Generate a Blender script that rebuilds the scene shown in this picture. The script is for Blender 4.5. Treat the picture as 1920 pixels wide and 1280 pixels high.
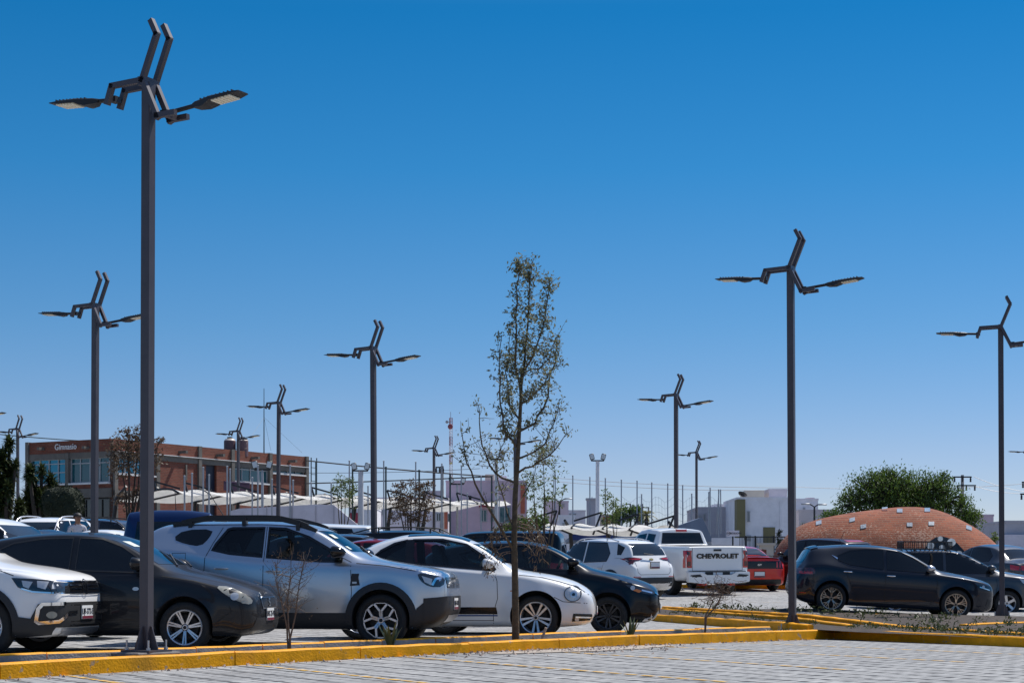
import bpy, bmesh, math, random
from mathutils import Vector, Matrix
from mathutils.bvhtree import BVHTree

for _o in list(bpy.data.objects):
    bpy.data.objects.remove(_o)
SC = bpy.context.scene
COL = SC.collection
R = math.radians
RNG = random.Random(7)

# ------------------------------------------------------------------ camera
FPX, CH, YH = 3400.0, 0.90, 1082.0        # focal length in photo pixels, eye height, horizon row
cam_d = bpy.data.cameras.new('camera')
cam = bpy.data.objects.new('camera', cam_d)
COL.objects.link(cam)
cam.location = (0, 0, CH)
cam.rotation_euler = (R(90), 0, 0)
cam_d.sensor_width = 36.0
cam_d.lens = FPX / 1920.0 * 36.0
cam_d.shift_y = (YH - 640.0) / 1920.0
cam_d.clip_start = 0.1
cam_d.clip_end = 9000
SC.camera = cam

# ------------------------------------------------------------------ sun and sky
SUN_AZ, SUN_EL = R(50), R(57)             # to the right of straight ahead, above the horizon
world = bpy.data.worlds.new('World')
SC.world = world
world.use_nodes = True
wn, wl = world.node_tree.nodes, world.node_tree.links
wn.clear()
w_out = wn.new('ShaderNodeOutputWorld')
w_bg = wn.new('ShaderNodeBackground')
w_sky = wn.new('ShaderNodeTexSky')
w_sky.sky_type = 'NISHITA'
w_sky.sun_disc = False
w_sky.sun_elevation = SUN_EL
w_sky.sun_rotation = SUN_AZ
w_sky.altitude = 2200
w_sky.air_density = 1.0
w_sky.dust_density = 0.2
w_sky.ozone_density = 3.0
w_tc = wn.new('ShaderNodeTexCoord')
w_sep = wn.new('ShaderNodeSeparateXYZ')
wl.new(w_tc.outputs['Generated'], w_sep.inputs[0])
w_ramp = wn.new('ShaderNodeValToRGB')      # the clear air deepens quickly with height
cr = w_ramp.color_ramp
cr.elements[0].position = 0.0
cr.elements[0].color = (0.5467, 0.48, 0.5333, 1)
cr.elements[1].position = 0.30
cr.elements[1].color = (0.0367, 0.4133, 0.6, 1)
e = cr.elements.new(0.066); e.color = (0.4533, 0.4667, 0.5533, 1)
e = cr.elements.new(0.135); e.color = (0.2733, 0.46, 0.5733, 1)
e = cr.elements.new(0.219); e.color = (0.11, 0.4467, 0.6067, 1)
e = cr.elements.new(0.50); e.color = (1.0, 1.0, 1.0, 1)
wl.new(w_sep.outputs['Z'], w_ramp.inputs['Fac'])
w_mul = wn.new('ShaderNodeMix')
w_mul.data_type = 'RGBA'
w_mul.blend_type = 'MULTIPLY'
w_mul.inputs['Factor'].default_value = 1.0
wl.new(w_sky.outputs['Color'], w_mul.inputs['A'])
wl.new(w_ramp.outputs['Color'], w_mul.inputs['B'])
wl.new(w_mul.outputs['Result'], w_bg.inputs['Color'])
w_bg.inputs['Strength'].default_value = 0.15
wl.new(w_bg.outputs[0], w_out.inputs[0])

sun_d = bpy.data.lights.new('sun', 'SUN')
sun_d.energy = 5.0
sun_d.angle = R(0.53)
sun_d.color = (1.0, 0.955, 0.89)
sun = bpy.data.objects.new('sun', sun_d)
COL.objects.link(sun)
SUN_DIR = Vector((math.sin(SUN_AZ) * math.cos(SUN_EL), math.cos(SUN_AZ) * math.cos(SUN_EL), math.sin(SUN_EL)))
sun.rotation_euler = SUN_DIR.to_track_quat('Z', 'Y').to_euler()
sun.location = (20, 30, 40)

SC.view_settings.view_transform = 'Standard'
SC.view_settings.look = 'None'
SC.view_settings.gamma = 1.0
SC.view_settings.exposure = 0.15
SC.render.engine = 'CYCLES'
SC.cycles.max_bounces = 8
SC.cycles.transparent_max_bounces = 16

# ------------------------------------------------------------------ places
def sm(a, b, x):
    t = min(1.0, max(0.0, (x - a) / (b - a)))
    return t * t * (3 - 2 * t)

def ground(X, Y):
    """the lot is level near the beds, then climbs gently away; it stands higher on the left"""
    z = 0.026 * max(0.0, min(Y, 125.0) - 37.0)
    z += 0.5 * sm(-5.0, -11.0, X) * sm(33.0, 45.0, Y)
    z += 0.05 * min(4.5, max(0.0, 9.4 - X)) * sm(4.6, 6.4, X) * sm(34.0, 37.0, Y) * (1 - sm(41.0, 49.0, Y))
    return z

def PX(px, d):
    return (px - 960.0) * d / FPX

def PZ(py, d):
    return CH + (YH - py) * d / FPX

def P(px, py, d):
    return Vector((PX(px, d), d, PZ(py, d)))

def PS(px, py, s):
    return P(px, py, FPX / s)

# ------------------------------------------------------------------ materials
MATS = {}
def mat(name, col, rough=0.6, metal=0.0, coat=0.0, noise=None, bump=None, spec=0.5, emit=None, alpha=None, trans=0.0):
    """plain procedural material; noise=(scale, amount) mottles the colour, bump=(scale, strength)"""
    if name in MATS:
        return MATS[name]
    m = bpy.data.materials.new(name)
    m.use_nodes = True
    nt = m.node_tree
    b = nt.nodes['Principled BSDF']
    b.inputs['Base Color'].default_value = (*col, 1)
    b.inputs['Roughness'].default_value = rough
    b.inputs['Metallic'].default_value = metal
    b.inputs['Specular IOR Level'].default_value = spec
    if coat:
        b.inputs['Coat Weight'].default_value = coat
        b.inputs['Coat Roughness'].default_value = 0.03
    if trans:
        b.inputs['Subsurface Weight'].default_value = 0.0
    tc = None
    if noise or bump:
        tc = nt.nodes.new('ShaderNodeTexCoord')
    if noise:
        n = nt.nodes.new('ShaderNodeTexNoise')
        n.inputs['Scale'].default_value = noise[0]
        n.inputs['Detail'].default_value = 6
        n.inputs['Roughness'].default_value = 0.65
        nt.links.new(tc.outputs['Object'], n.inputs['Vector'])
        r = nt.nodes.new('ShaderNodeValToRGB')
        a = noise[1]
        r.color_ramp.elements[0].position = 0.3
        r.color_ramp.elements[1].position = 0.7
        r.color_ramp.elements[0].color = (*[c * (1 - a) for c in col], 1)
        r.color_ramp.elements[1].color = (*[min(1, c * (1 + a)) for c in col], 1)
        nt.links.new(n.outputs['Fac'], r.inputs['Fac'])
        nt.links.new(r.outputs['Color'], b.inputs['Base Color'])
    if bump:
        n2 = nt.nodes.new('ShaderNodeTexNoise')
        n2.inputs['Scale'].default_value = bump[0]
        n2.inputs['Detail'].default_value = 5
        nt.links.new(tc.outputs['Object'], n2.inputs['Vector'])
        bp = nt.nodes.new('ShaderNodeBump')
        bp.inputs['Strength'].default_value = bump[1]
        bp.inputs['Distance'].default_value = 0.02
        nt.links.new(n2.outputs['Fac'], bp.inputs['Height'])
        nt.links.new(bp.outputs['Normal'], b.inputs['Normal'])
    if emit:
        b.inputs['Emission Color'].default_value = (*emit[0], 1)
        b.inputs['Emission Strength'].default_value = emit[1]
    MATS[name] = m
    return m

def paint(name, col, metal=0.0, rough=0.35, dust=0.0, dirt=0.22, coat=0.9):
    """clear-coated car paint with a trace of dust in the lacquer and flake in the base"""
    if name in MATS:
        return MATS[name]
    m = mat(name, col, rough, metal, coat, spec=0.15)
    nt = m.node_tree
    b = nt.nodes['Principled BSDF']
    tc = nt.nodes.new('ShaderNodeTexCoord')
    n = nt.nodes.new('ShaderNodeTexNoise')
    n.inputs['Scale'].default_value = 5
    n.inputs['Detail'].default_value = 8
    nt.links.new(tc.outputs['Object'], n.inputs['Vector'])
    mr = nt.nodes.new('ShaderNodeMapRange')
    mr.inputs['From Min'].default_value = 0.35
    mr.inputs['From Max'].default_value = 0.75
    mr.inputs['To Min'].default_value = 0.02
    mr.inputs['To Max'].default_value = 0.05 + dust
    nt.links.new(n.outputs['Fac'], mr.inputs['Value'])
    nt.links.new(mr.outputs['Result'], b.inputs['Coat Roughness'])
    # faint road dust low on the panels
    sp = nt.nodes.new('ShaderNodeSeparateXYZ')
    nt.links.new(tc.outputs['Object'], sp.inputs[0])
    md = nt.nodes.new('ShaderNodeMapRange')
    md.inputs['From Min'].default_value = 0.75
    md.inputs['From Max'].default_value = 0.2
    md.inputs['To Min'].default_value = 0.0
    md.inputs['To Max'].default_value = dirt
    nt.links.new(sp.outputs['Z'], md.inputs['Value'])
    mm = nt.nodes.new('ShaderNodeMath'); mm.operation = 'MULTIPLY'
    nt.links.new(md.outputs['Result'], mm.inputs[0])
    nt.links.new(n.outputs['Fac'], mm.inputs[1])
    mx = nt.nodes.new('ShaderNodeMix'); mx.data_type = 'RGBA'
    mx.inputs['A'].default_value = (*col, 1)
    mx.inputs['B'].default_value = (0.30, 0.27, 0.23, 1)
    nt.links.new(mm.outputs[0], mx.inputs['Factor'])
    nt.links.new(mx.outputs['Result'], b.inputs['Base Color'])
    return m

def glass(name, tint, refl=1.0):
    """clear pane: sky mirrored by Fresnel, the rest let through and tinted"""
    if name in MATS:
        return MATS[name]
    m = bpy.data.materials.new(name)
    m.use_nodes = True
    nt = m.node_tree
    nt.nodes.clear()
    o = nt.nodes.new('ShaderNodeOutputMaterial')
    g = nt.nodes.new('ShaderNodeBsdfGlossy'); g.inputs['Roughness'].default_value = 0.015
    t = nt.nodes.new('ShaderNodeBsdfTransparent'); t.inputs['Color'].default_value = (*tint, 1)
    f = nt.nodes.new('ShaderNodeFresnel'); f.inputs['IOR'].default_value = 1.52
    mx = nt.nodes.new('ShaderNodeMixShader')
    nt.links.new(f.outputs[0], mx.inputs['Fac'])
    nt.links.new(t.outputs[0], mx.inputs[1])
    nt.links.new(g.outputs[0], mx.inputs[2])
    nt.links.new(mx.outputs[0], o.inputs['Surface'])
    MATS[name] = m
    return m

def brick_mat(name, c1, c2, mortar, bw, bh, ms, axis='xz', rough=0.85, rot=0.0, bump=0.4, noise=0.25, speck=0.0, jit=0.0, dash=None):
    if name in MATS:
        return MATS[name]
    m = bpy.data.materials.new(name)
    m.use_nodes = True
    nt = m.node_tree
    b = nt.nodes['Principled BSDF']
    b.inputs['Roughness'].default_value = rough
    tc = nt.nodes.new('ShaderNodeTexCoord')
    src = tc.outputs['Object']
    if axis == 'xz':
        sp = nt.nodes.new('ShaderNodeSeparateXYZ')
        nt.links.new(src, sp.inputs[0])
        cb = nt.nodes.new('ShaderNodeCombineXYZ')
        nt.links.new(sp.outputs['X'], cb.inputs['X'])
        nt.links.new(sp.outputs['Z'], cb.inputs['Y'])
        src = cb.outputs[0]
    mp = nt.nodes.new('ShaderNodeMapping')
    mp.inputs['Rotation'].default_value = (0, 0, rot)
    nt.links.new(src, mp.inputs['Vector'])
    vec = mp.outputs[0]
    if jit:
        nj = nt.nodes.new('ShaderNodeTexNoise')
        nj.inputs['Scale'].default_value = 1.2
        nt.links.new(vec, nj.inputs['Vector'])
        ad = nt.nodes.new('ShaderNodeVectorMath'); ad.operation = 'MULTIPLY_ADD'
        ad.inputs[1].default_value = (jit, jit, 0)
        nt.links.new(nj.outputs['Color'], ad.inputs[0])
        nt.links.new(vec, ad.inputs[2])
        vec = ad.outputs[0]
    br = nt.nodes.new('ShaderNodeTexBrick')
    br.inputs['Color1'].default_value = (*c1, 1)
    br.inputs['Color2'].default_value = (*c2, 1)
    br.inputs['Mortar'].default_value = (*mortar, 1)
    br.inputs['Scale'].default_value = 1.0
    br.inputs['Mortar Size'].default_value = ms
    br.inputs['Mortar Smooth'].default_value = 0.2
    br.inputs['Brick Width'].default_value = bw
    br.inputs['Row Height'].default_value = bh
    nt.links.new(vec, br.inputs['Vector'])
    n = nt.nodes.new('ShaderNodeTexNoise')
    n.inputs['Scale'].default_value = 0.9
    n.inputs['Detail'].default_value = 9
    n.inputs['Roughness'].default_value = 0.7
    nt.links.new(tc.outputs['Object'], n.inputs['Vector'])
    r = nt.nodes.new('ShaderNodeValToRGB')
    r.color_ramp.elements[0].position = 0.3
    r.color_ramp.elements[1].position = 0.7
    lo, hi = 1 - noise, 1 + noise
    r.color_ramp.elements[0].color = (lo, lo, lo, 1)
    r.color_ramp.elements[1].color = (hi, hi * 0.99, hi * 0.97, 1)
    nt.links.new(n.outputs['Fac'], r.inputs['Fac'])
    mx = nt.nodes.new('ShaderNodeMix'); mx.data_type = 'RGBA'; mx.blend_type = 'MULTIPLY'
    mx.inputs['Factor'].default_value = 1.0
    nt.links.new(br.outputs['Color'], mx.inputs['A'])
    nt.links.new(r.outputs['Color'], mx.inputs['B'])
    last = mx.outputs['Result']
    if speck:                                       # pale lime flecks left on the bricks
        v = nt.nodes.new('ShaderNodeTexNoise')
        v.inputs['Scale'].default_value = 16.0
        v.inputs['Detail'].default_value = 3
        nt.links.new(tc.outputs['Object'], v.inputs['Vector'])
        v2 = nt.nodes.new('ShaderNodeTexNoise')
        v2.inputs['Scale'].default_value = 0.55
        nt.links.new(tc.outputs['Object'], v2.inputs['Vector'])
        sm_ = nt.nodes.new('ShaderNodeMath'); sm_.operation = 'MULTIPLY'
        nt.links.new(v.outputs['Fac'], sm_.inputs[0]); nt.links.new(v2.outputs['Fac'], sm_.inputs[1])
        rr = nt.nodes.new('ShaderNodeMapRange')
        rr.inputs['From Min'].default_value = 0.33
        rr.inputs['From Max'].default_value = 0.37
        rr.inputs['To Max'].default_value = speck
        nt.links.new(sm_.outputs[0], rr.inputs['Value'])
        m2 = nt.nodes.new('ShaderNodeMix'); m2.data_type = 'RGBA'
        m2.inputs['B'].default_value = (0.50, 0.36, 0.27, 1)
        nt.links.new(rr.outputs['Result'], m2.inputs['Factor'])
        nt.links.new(last, m2.inputs['A'])
        last = m2.outputs['Result']
    if dash:                                        # open joints between the blocks: staggered dark dashes along the courses
        pu, pv, amt = dash
        def math_(op, a, bb=None, cc=None):
            n_ = nt.nodes.new('ShaderNodeMath'); n_.operation = op
            for i_, q in enumerate((a, bb, cc)):
                if q is None: continue
                if isinstance(q, (int, float)): n_.inputs[i_].default_value = q
                else: nt.links.new(q, n_.inputs[i_])
            return n_.outputs[0]
        jn = nt.nodes.new('ShaderNodeTexNoise'); jn.inputs['Scale'].default_value = 2.3; jn.inputs['Detail'].default_value = 3
        nt.links.new(tc.outputs['Object'], jn.inputs['Vector'])
        ja = nt.nodes.new('ShaderNodeVectorMath'); ja.operation = 'MULTIPLY_ADD'; ja.inputs[1].default_value = (.22, .22, 0)
        nt.links.new(jn.outputs['Color'], ja.inputs[0]); nt.links.new(mp.outputs[0], ja.inputs[2])
        sx = nt.nodes.new('ShaderNodeSeparateXYZ'); nt.links.new(ja.outputs[0], sx.inputs[0])
        v_ = math_('DIVIDE', sx.outputs['Y'], pv)
        u_ = math_('ADD', math_('DIVIDE', sx.outputs['X'], pu), math_('MULTIPLY', math_('FLOOR', v_), 0.5))
        fv, fu = math_('FRACT', v_), math_('FRACT', u_)
        dv = math_('SMOOTH_MIN', math_('MULTIPLY', fv, 14.0), math_('MULTIPLY', math_('SUBTRACT', 0.36, fv), 14.0), 0.2)
        du = math_('SMOOTH_MIN', math_('MULTIPLY', fu, 7.0), math_('MULTIPLY', math_('SUBTRACT', 0.72, fu), 7.0), 0.2)
        cl = lambda q: math_('MINIMUM', math_('MAXIMUM', q, 0.0), 1.0)
        D_ = math_('MULTIPLY', cl(dv), cl(du))
        bn = nt.nodes.new('ShaderNodeTexNoise'); bn.inputs['Scale'].default_value = 5.0; bn.inputs['Detail'].default_value = 4
        nt.links.new(tc.outputs['Object'], bn.inputs['Vector'])
        k_ = cl(math_('MULTIPLY', math_('SUBTRACT', bn.outputs['Fac'], 0.26), 5.0))
        D_ = math_('MULTIPLY', math_('MULTIPLY', D_, k_), amt)
        m3 = nt.nodes.new('ShaderNodeMix'); m3.data_type = 'RGBA'
        m3.inputs['B'].default_value = (.02, .02, .021, 1)
        nt.links.new(D_, m3.inputs['Factor']); nt.links.new(last, m3.inputs['A'])
        last = m3.outputs['Result']
        for sc_, lo_, hi_, amt_ in ((.55, .56, .70, .30), (2.6, .66, .72, .45)):   # oil spots and dusty drifts
            on = nt.nodes.new('ShaderNodeTexNoise'); on.inputs['Scale'].default_value = sc_; on.inputs['Detail'].default_value = 5
            nt.links.new(tc.outputs['Object'], on.inputs['Vector'])
            om = nt.nodes.new('ShaderNodeMapRange'); om.inputs['From Min'].default_value = lo_; om.inputs['From Max'].default_value = hi_; om.inputs['To Max'].default_value = amt_
            nt.links.new(on.outputs['Fac'], om.inputs['Value'])
            o3 = nt.nodes.new('ShaderNodeMix'); o3.data_type = 'RGBA'; o3.inputs['B'].default_value = (.12, .11, .10, 1)
            nt.links.new(om.outputs['Result'], o3.inputs['Factor']); nt.links.new(last, o3.inputs['A'])
            last = o3.outputs['Result']
    nt.links.new(last, b.inputs['Base Color'])
    bp = nt.nodes.new('ShaderNodeBump')
    bp.inputs['Strength'].default_value = bump
    bp.inputs['Distance'].default_value = 0.012
    bp.invert = True
    nt.links.new(br.outputs['Fac'], bp.inputs['Height'])
    nt.links.new(bp.outputs['Normal'], b.inputs['Normal'])
    MATS[name] = m
    return m

# ------------------------------------------------------------------ objects
def link(name, me, m=None, parent=None, smooth=None, loc=None, rot=None):
    o = bpy.data.objects.new(name, me)
    COL.objects.link(o)
    if m is not None:
        for mm in (m if isinstance(m, (list, tuple)) else [m]):
            me.materials.append(mm)
    if parent is not None:
        o.parent = parent
    if smooth is not None and len(me.polygons):
        me.polygons.foreach_set('use_smooth', [True] * len(me.polygons))
        if smooth < 179:
            me.set_sharp_from_angle(angle=R(smooth))
    if loc is not None:
        o.location = loc
    if rot is not None:
        o.rotation_euler = rot
    return o

def mesh_of(name, bm):
    me = bpy.data.meshes.new(name)
    bm.to_mesh(me)
    bm.free()
    return me

def build(name, bm, m=None, parent=None, smooth=None, loc=None, rot=None, normals=True):
    if normals:
        bmesh.ops.recalc_face_normals(bm, faces=bm.faces[:])
    return link(name, mesh_of(name, bm), m, parent, smooth, loc, rot)

def tag(o, label=None, cat=None, group=None, kind=None):
    if label: o['label'] = label
    if cat: o['category'] = cat
    if group: o['group'] = group
    if kind: o['kind'] = kind
    return o

def thing(name, label, cat, loc=(0, 0, 0), rot=(0, 0, 0), group=None):
    o = bpy.data.objects.new(name, None)
    COL.objects.link(o)
    o.empty_display_size = 0.2
    o.location = loc
    o.rotation_euler = rot
    return tag(o, label, cat, group)

def copy_tree(o, parent=None):
    c = o.copy()
    COL.objects.link(c)
    if parent is not None:
        c.parent = parent
    for ch in list(o.children):
        copy_tree(ch, c)
    return c

# ---- bmesh bits
def box(bm, c, s, rot=None, mi=0):
    """box at centre c with full sizes s"""
    M = Matrix.Translation(Vector(c))
    if rot is not None:
        M = M @ rot.to_4x4()
    vs = [bm.verts.new(M @ Vector((sx * s[0] / 2, sy * s[1] / 2, sz * s[2] / 2)))
          for sx in (-1, 1) for sy in (-1, 1) for sz in (-1, 1)]
    for f in ((0, 1, 3, 2), (4, 6, 7, 5), (0, 4, 5, 1), (2, 3, 7, 6), (0, 2, 6, 4), (1, 5, 7, 3)):
        fc = bm.faces.new([vs[i] for i in f])
        fc.material_index = mi
    return vs

def bar(bm, a, b, w, h=None, up=(0, 0, 1), mi=0):
    """square-section bar from a to b"""
    a, b = Vector(a), Vector(b)
    h = h or w
    d = (b - a)
    L = d.length
    if L < 1e-6:
        return
    x = d / L
    u = Vector(up)
    y = u.cross(x)
    if y.length < 1e-4:
        y = Vector((0, 1, 0)).cross(x)
        if y.length < 1e-4:
            y = Vector((1, 0, 0)).cross(x)
    y.normalize()
    z = x.cross(y)
    rot = Matrix((x, y, z)).transposed()
    box(bm, (a + b) / 2, (L, w, h), rot, mi)

def tube(bm, pts, rad, seg=8, caps=True, mi=0):
    """round tube along a polyline; rad a number or list"""
    pts = [Vector(p) for p in pts]
    n = len(pts)
    if not isinstance(rad, (list, tuple)):
        rad = [rad] * n
    rings = []
    prev = None
    for i, p in enumerate(pts):
        if i == 0: t = pts[1] - p
        elif i == n - 1: t = p - pts[i - 1]
        else: t = pts[i + 1] - pts[i - 1]
        t.normalize()
        if prev is None:
            a = Vector((0, 0, 1)) if abs(t.z) < 0.9 else Vector((1, 0, 0))
            u = a.cross(t).normalized()
        else:
            u = prev - t * prev.dot(t)
            if u.length < 1e-5:
                u = Vector((1, 0, 0)).cross(t)
            u.normalize()
        prev = u
        v = t.cross(u)
        rings.append([bm.verts.new(p + (u * math.cos(2 * math.pi * k / seg) + v * math.sin(2 * math.pi * k / seg)) * rad[i]) for k in range(seg)])
    for i in range(n - 1):
        for k in range(seg):
            f = bm.faces.new((rings[i][k], rings[i][(k + 1) % seg], rings[i + 1][(k + 1) % seg], rings[i + 1][k]))
            f.material_index = mi
    if caps:
        f = bm.faces.new(rings[0][::-1]); f.material_index = mi
        f = bm.faces.new(rings[-1]); f.material_index = mi

def lathe(bm, prof, seg=32, axis='y', c=(0, 0, 0), close=False, mi=0):
    """revolve (radius, along) pairs"""
    rings = []
    for r, a in prof:
        ring = []
        for k in range(seg):
            t = 2 * math.pi * k / seg
            if axis == 'y': p = (r * math.cos(t), a, r * math.sin(t))
            elif axis == 'z': p = (r * math.cos(t), r * math.sin(t), a)
            else: p = (a, r * math.cos(t), r * math.sin(t))
            ring.append(bm.verts.new(Vector(c) + Vector(p)))
        rings.append(ring)
    n = len(rings)
    for i in range(n if close else n - 1):
        a, b = rings[i], rings[(i + 1) % n]
        for k in range(seg):
            f = bm.faces.new((a[k], a[(k + 1) % seg], b[(k + 1) % seg], b[k]))
            f.material_index = mi
    if not close:
        for ring in (rings[0], rings[-1]):
            try:
                f = bm.faces.new(ring); f.material_index = mi
            except ValueError:
                pass

def prism(bm, poly, z0, z1, fn=None, mi=0):
    """extrude a polygon of (a, b) between z0 and z1; fn maps (a, b, z) to a point"""
    fn = fn or (lambda a, b, z: (a, b, z))
    lo = [bm.verts.new(fn(a, b, z0)) for a, b in poly]
    hi = [bm.verts.new(fn(a, b, z1)) for a, b in poly]
    n = len(poly)
    fs = [bm.faces.new(lo[::-1]), bm.faces.new(hi)]
    for i in range(n):
        fs.append(bm.faces.new((lo[i], lo[(i + 1) % n], hi[(i + 1) % n], hi[i])))
    for f in fs:
        f.material_index = mi

def pchip(kn):
    kn = sorted(kn)
    xs = [k[0] for k in kn]; ys = [k[1] for k in kn]
    n = len(xs)
    if n == 1:
        return lambda x: ys[0]
    h = [xs[i + 1] - xs[i] for i in range(n - 1)]
    dl = [(ys[i + 1] - ys[i]) / h[i] for i in range(n - 1)]
    m = [0.0] * n
    m[0], m[-1] = dl[0], dl[-1]
    for i in range(1, n - 1):
        if dl[i - 1] * dl[i] <= 0:
            m[i] = 0
        else:
            w1, w2 = 2 * h[i] + h[i - 1], h[i] + 2 * h[i - 1]
            m[i] = (w1 + w2) / (w1 / dl[i - 1] + w2 / dl[i])
    def f(x):
        if x <= xs[0]: return ys[0]
        if x >= xs[-1]: return ys[-1]
        lo, hi = 0, n - 1
        while hi - lo > 1:
            mid = (lo + hi) // 2
            if xs[mid] <= x: lo = mid
            else: hi = mid
        t = (x - xs[lo]) / h[lo]
        return ((2 * t**3 - 3 * t**2 + 1) * ys[lo] + (t**3 - 2 * t**2 + t) * h[lo] * m[lo]
                + (-2 * t**3 + 3 * t**2) * ys[lo + 1] + (t**3 - t**2) * h[lo] * m[lo + 1])
    return f

def chaikin(pts, it=2, closed=False):
    for _ in range(it):
        out = []
        n = len(pts)
        if not closed: out.append(pts[0])
        for i in range(n if closed else n - 1):
            a, b = pts[i], pts[(i + 1) % n]
            out.append((a[0] * .75 + b[0] * .25, a[1] * .75 + b[1] * .25))
            out.append((a[0] * .25 + b[0] * .75, a[1] * .25 + b[1] * .75))
        if not closed: out.append(pts[-1])
        pts = out
    return pts

def text_mesh(s, size, extrude=0.004, bold=0.0, sx=1.0, spacing=1.0):
    cu = bpy.data.curves.new('lettering', 'FONT')
    cu.body = s
    cu.size = size
    cu.extrude = extrude
    cu.offset = bold
    cu.space_character = spacing
    cu.align_x = 'CENTER'
    cu.align_y = 'CENTER'
    cu.resolution_u = 3
    o = bpy.data.objects.new('lettering', cu)
    COL.objects.link(o)
    dg = bpy.context.evaluated_depsgraph_get()
    me = bpy.data.meshes.new_from_object(o.evaluated_get(dg))
    bpy.data.objects.remove(o)
    if sx != 1.0:
        me.transform(Matrix.Diagonal((sx, 1, 1, 1)))
    me.materials.clear()
    return me

def boolean(me, cut_bm, cut_mat_index=None, op='DIFFERENCE'):
    """subtract a bmesh from a mesh; returns the new mesh"""
    a = bpy.data.objects.new('a', me); COL.objects.link(a)
    cme = mesh_of('cut', cut_bm)
    c = bpy.data.objects.new('c', cme); COL.objects.link(c)
    md = a.modifiers.new('b', 'BOOLEAN')
    md.operation = op
    md.solver = 'EXACT'
    md.object = c
    dg = bpy.context.evaluated_depsgraph_get()
    out = bpy.data.meshes.new_from_object(a.evaluated_get(dg))
    bpy.data.objects.remove(a); bpy.data.objects.remove(c)
    return out

# =================================================================== vehicle kit
RUBBER = mat('rubber', (0.012, 0.012, 0.012), 0.75, noise=(14, 0.4))
PLASTIC = mat('black plastic', (0.018, 0.018, 0.019), 0.55, bump=(90, 0.15))
GLOSSBLACK = mat('gloss black trim', (0.008, 0.008, 0.009), 0.12)
CABIN = mat('cabin dark', (0.02, 0.02, 0.021), 0.85, noise=(8, 0.3))
SEATM = mat('seat cloth', (0.09, 0.09, 0.10), 0.9, noise=(30, 0.3))
CHROME = mat('chrome', (0.82, 0.82, 0.84), 0.12, 1.0)
ALLOY = mat('alloy silver', (0.62, 0.62, 0.64), 0.3, 0.85, noise=(20, 0.12))
ALLOYD = mat('alloy dark', (0.06, 0.06, 0.065), 0.35, 0.7, noise=(20, 0.12))
ALLOYC = mat('alloy copper', (0.50, 0.42, 0.34), 0.3, 0.85, noise=(20, 0.12))
BRAKE = mat('brake dark', (0.03, 0.028, 0.027), 0.6, 0.3)
DARKGLASS = mat('tinted glass', (0.006, 0.008, 0.010), 0.02, spec=0.5)
BLUEGLASS = mat('windscreen glass', (0.012, 0.02, 0.028), 0.02, spec=0.75)
GLASS = glass('clear glass', (0.70, 0.82, 0.82))
GLASSG = glass('green glass', (0.40, 0.62, 0.60))
GLASST = glass('smoked glass', (0.50, 0.60, 0.60))
LENS = mat('lamp lens', (0.52, 0.54, 0.55), 0.22, 0.25, 1.0)
LENSD = mat('smoked lens', (0.03, 0.032, 0.036), 0.05, 0.2, 1.0)
LENSY = mat('aged lens', (0.30, 0.29, 0.24), 0.25, 0.1, 1.0)
REDLENS = mat('red lens', (0.46, 0.012, 0.012), 0.15, 0.0, 1.0)
REDDARK = mat('dark red lens', (0.07, 0.008, 0.01), 0.08, 0.0, 1.0)
AMBER = mat('amber lens', (0.65, 0.20, 0.02), 0.1, 0.0, 1.0)
PLATEW = mat('plate white', (0.70, 0.71, 0.70), 0.5)
PLATER = mat('plate maroon', (0.16, 0.02, 0.04), 0.5)
INK = mat('plate ink', (0.02, 0.02, 0.03), 0.6)
SEAM = mat('panel gap', (0.006, 0.006, 0.006), 0.8)
WHITEINK = mat('white mark', (0.75, 0.75, 0.75), 0.5)
GOLD = mat('gold mark', (0.70, 0.48, 0.16), 0.25, 0.9)

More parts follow.
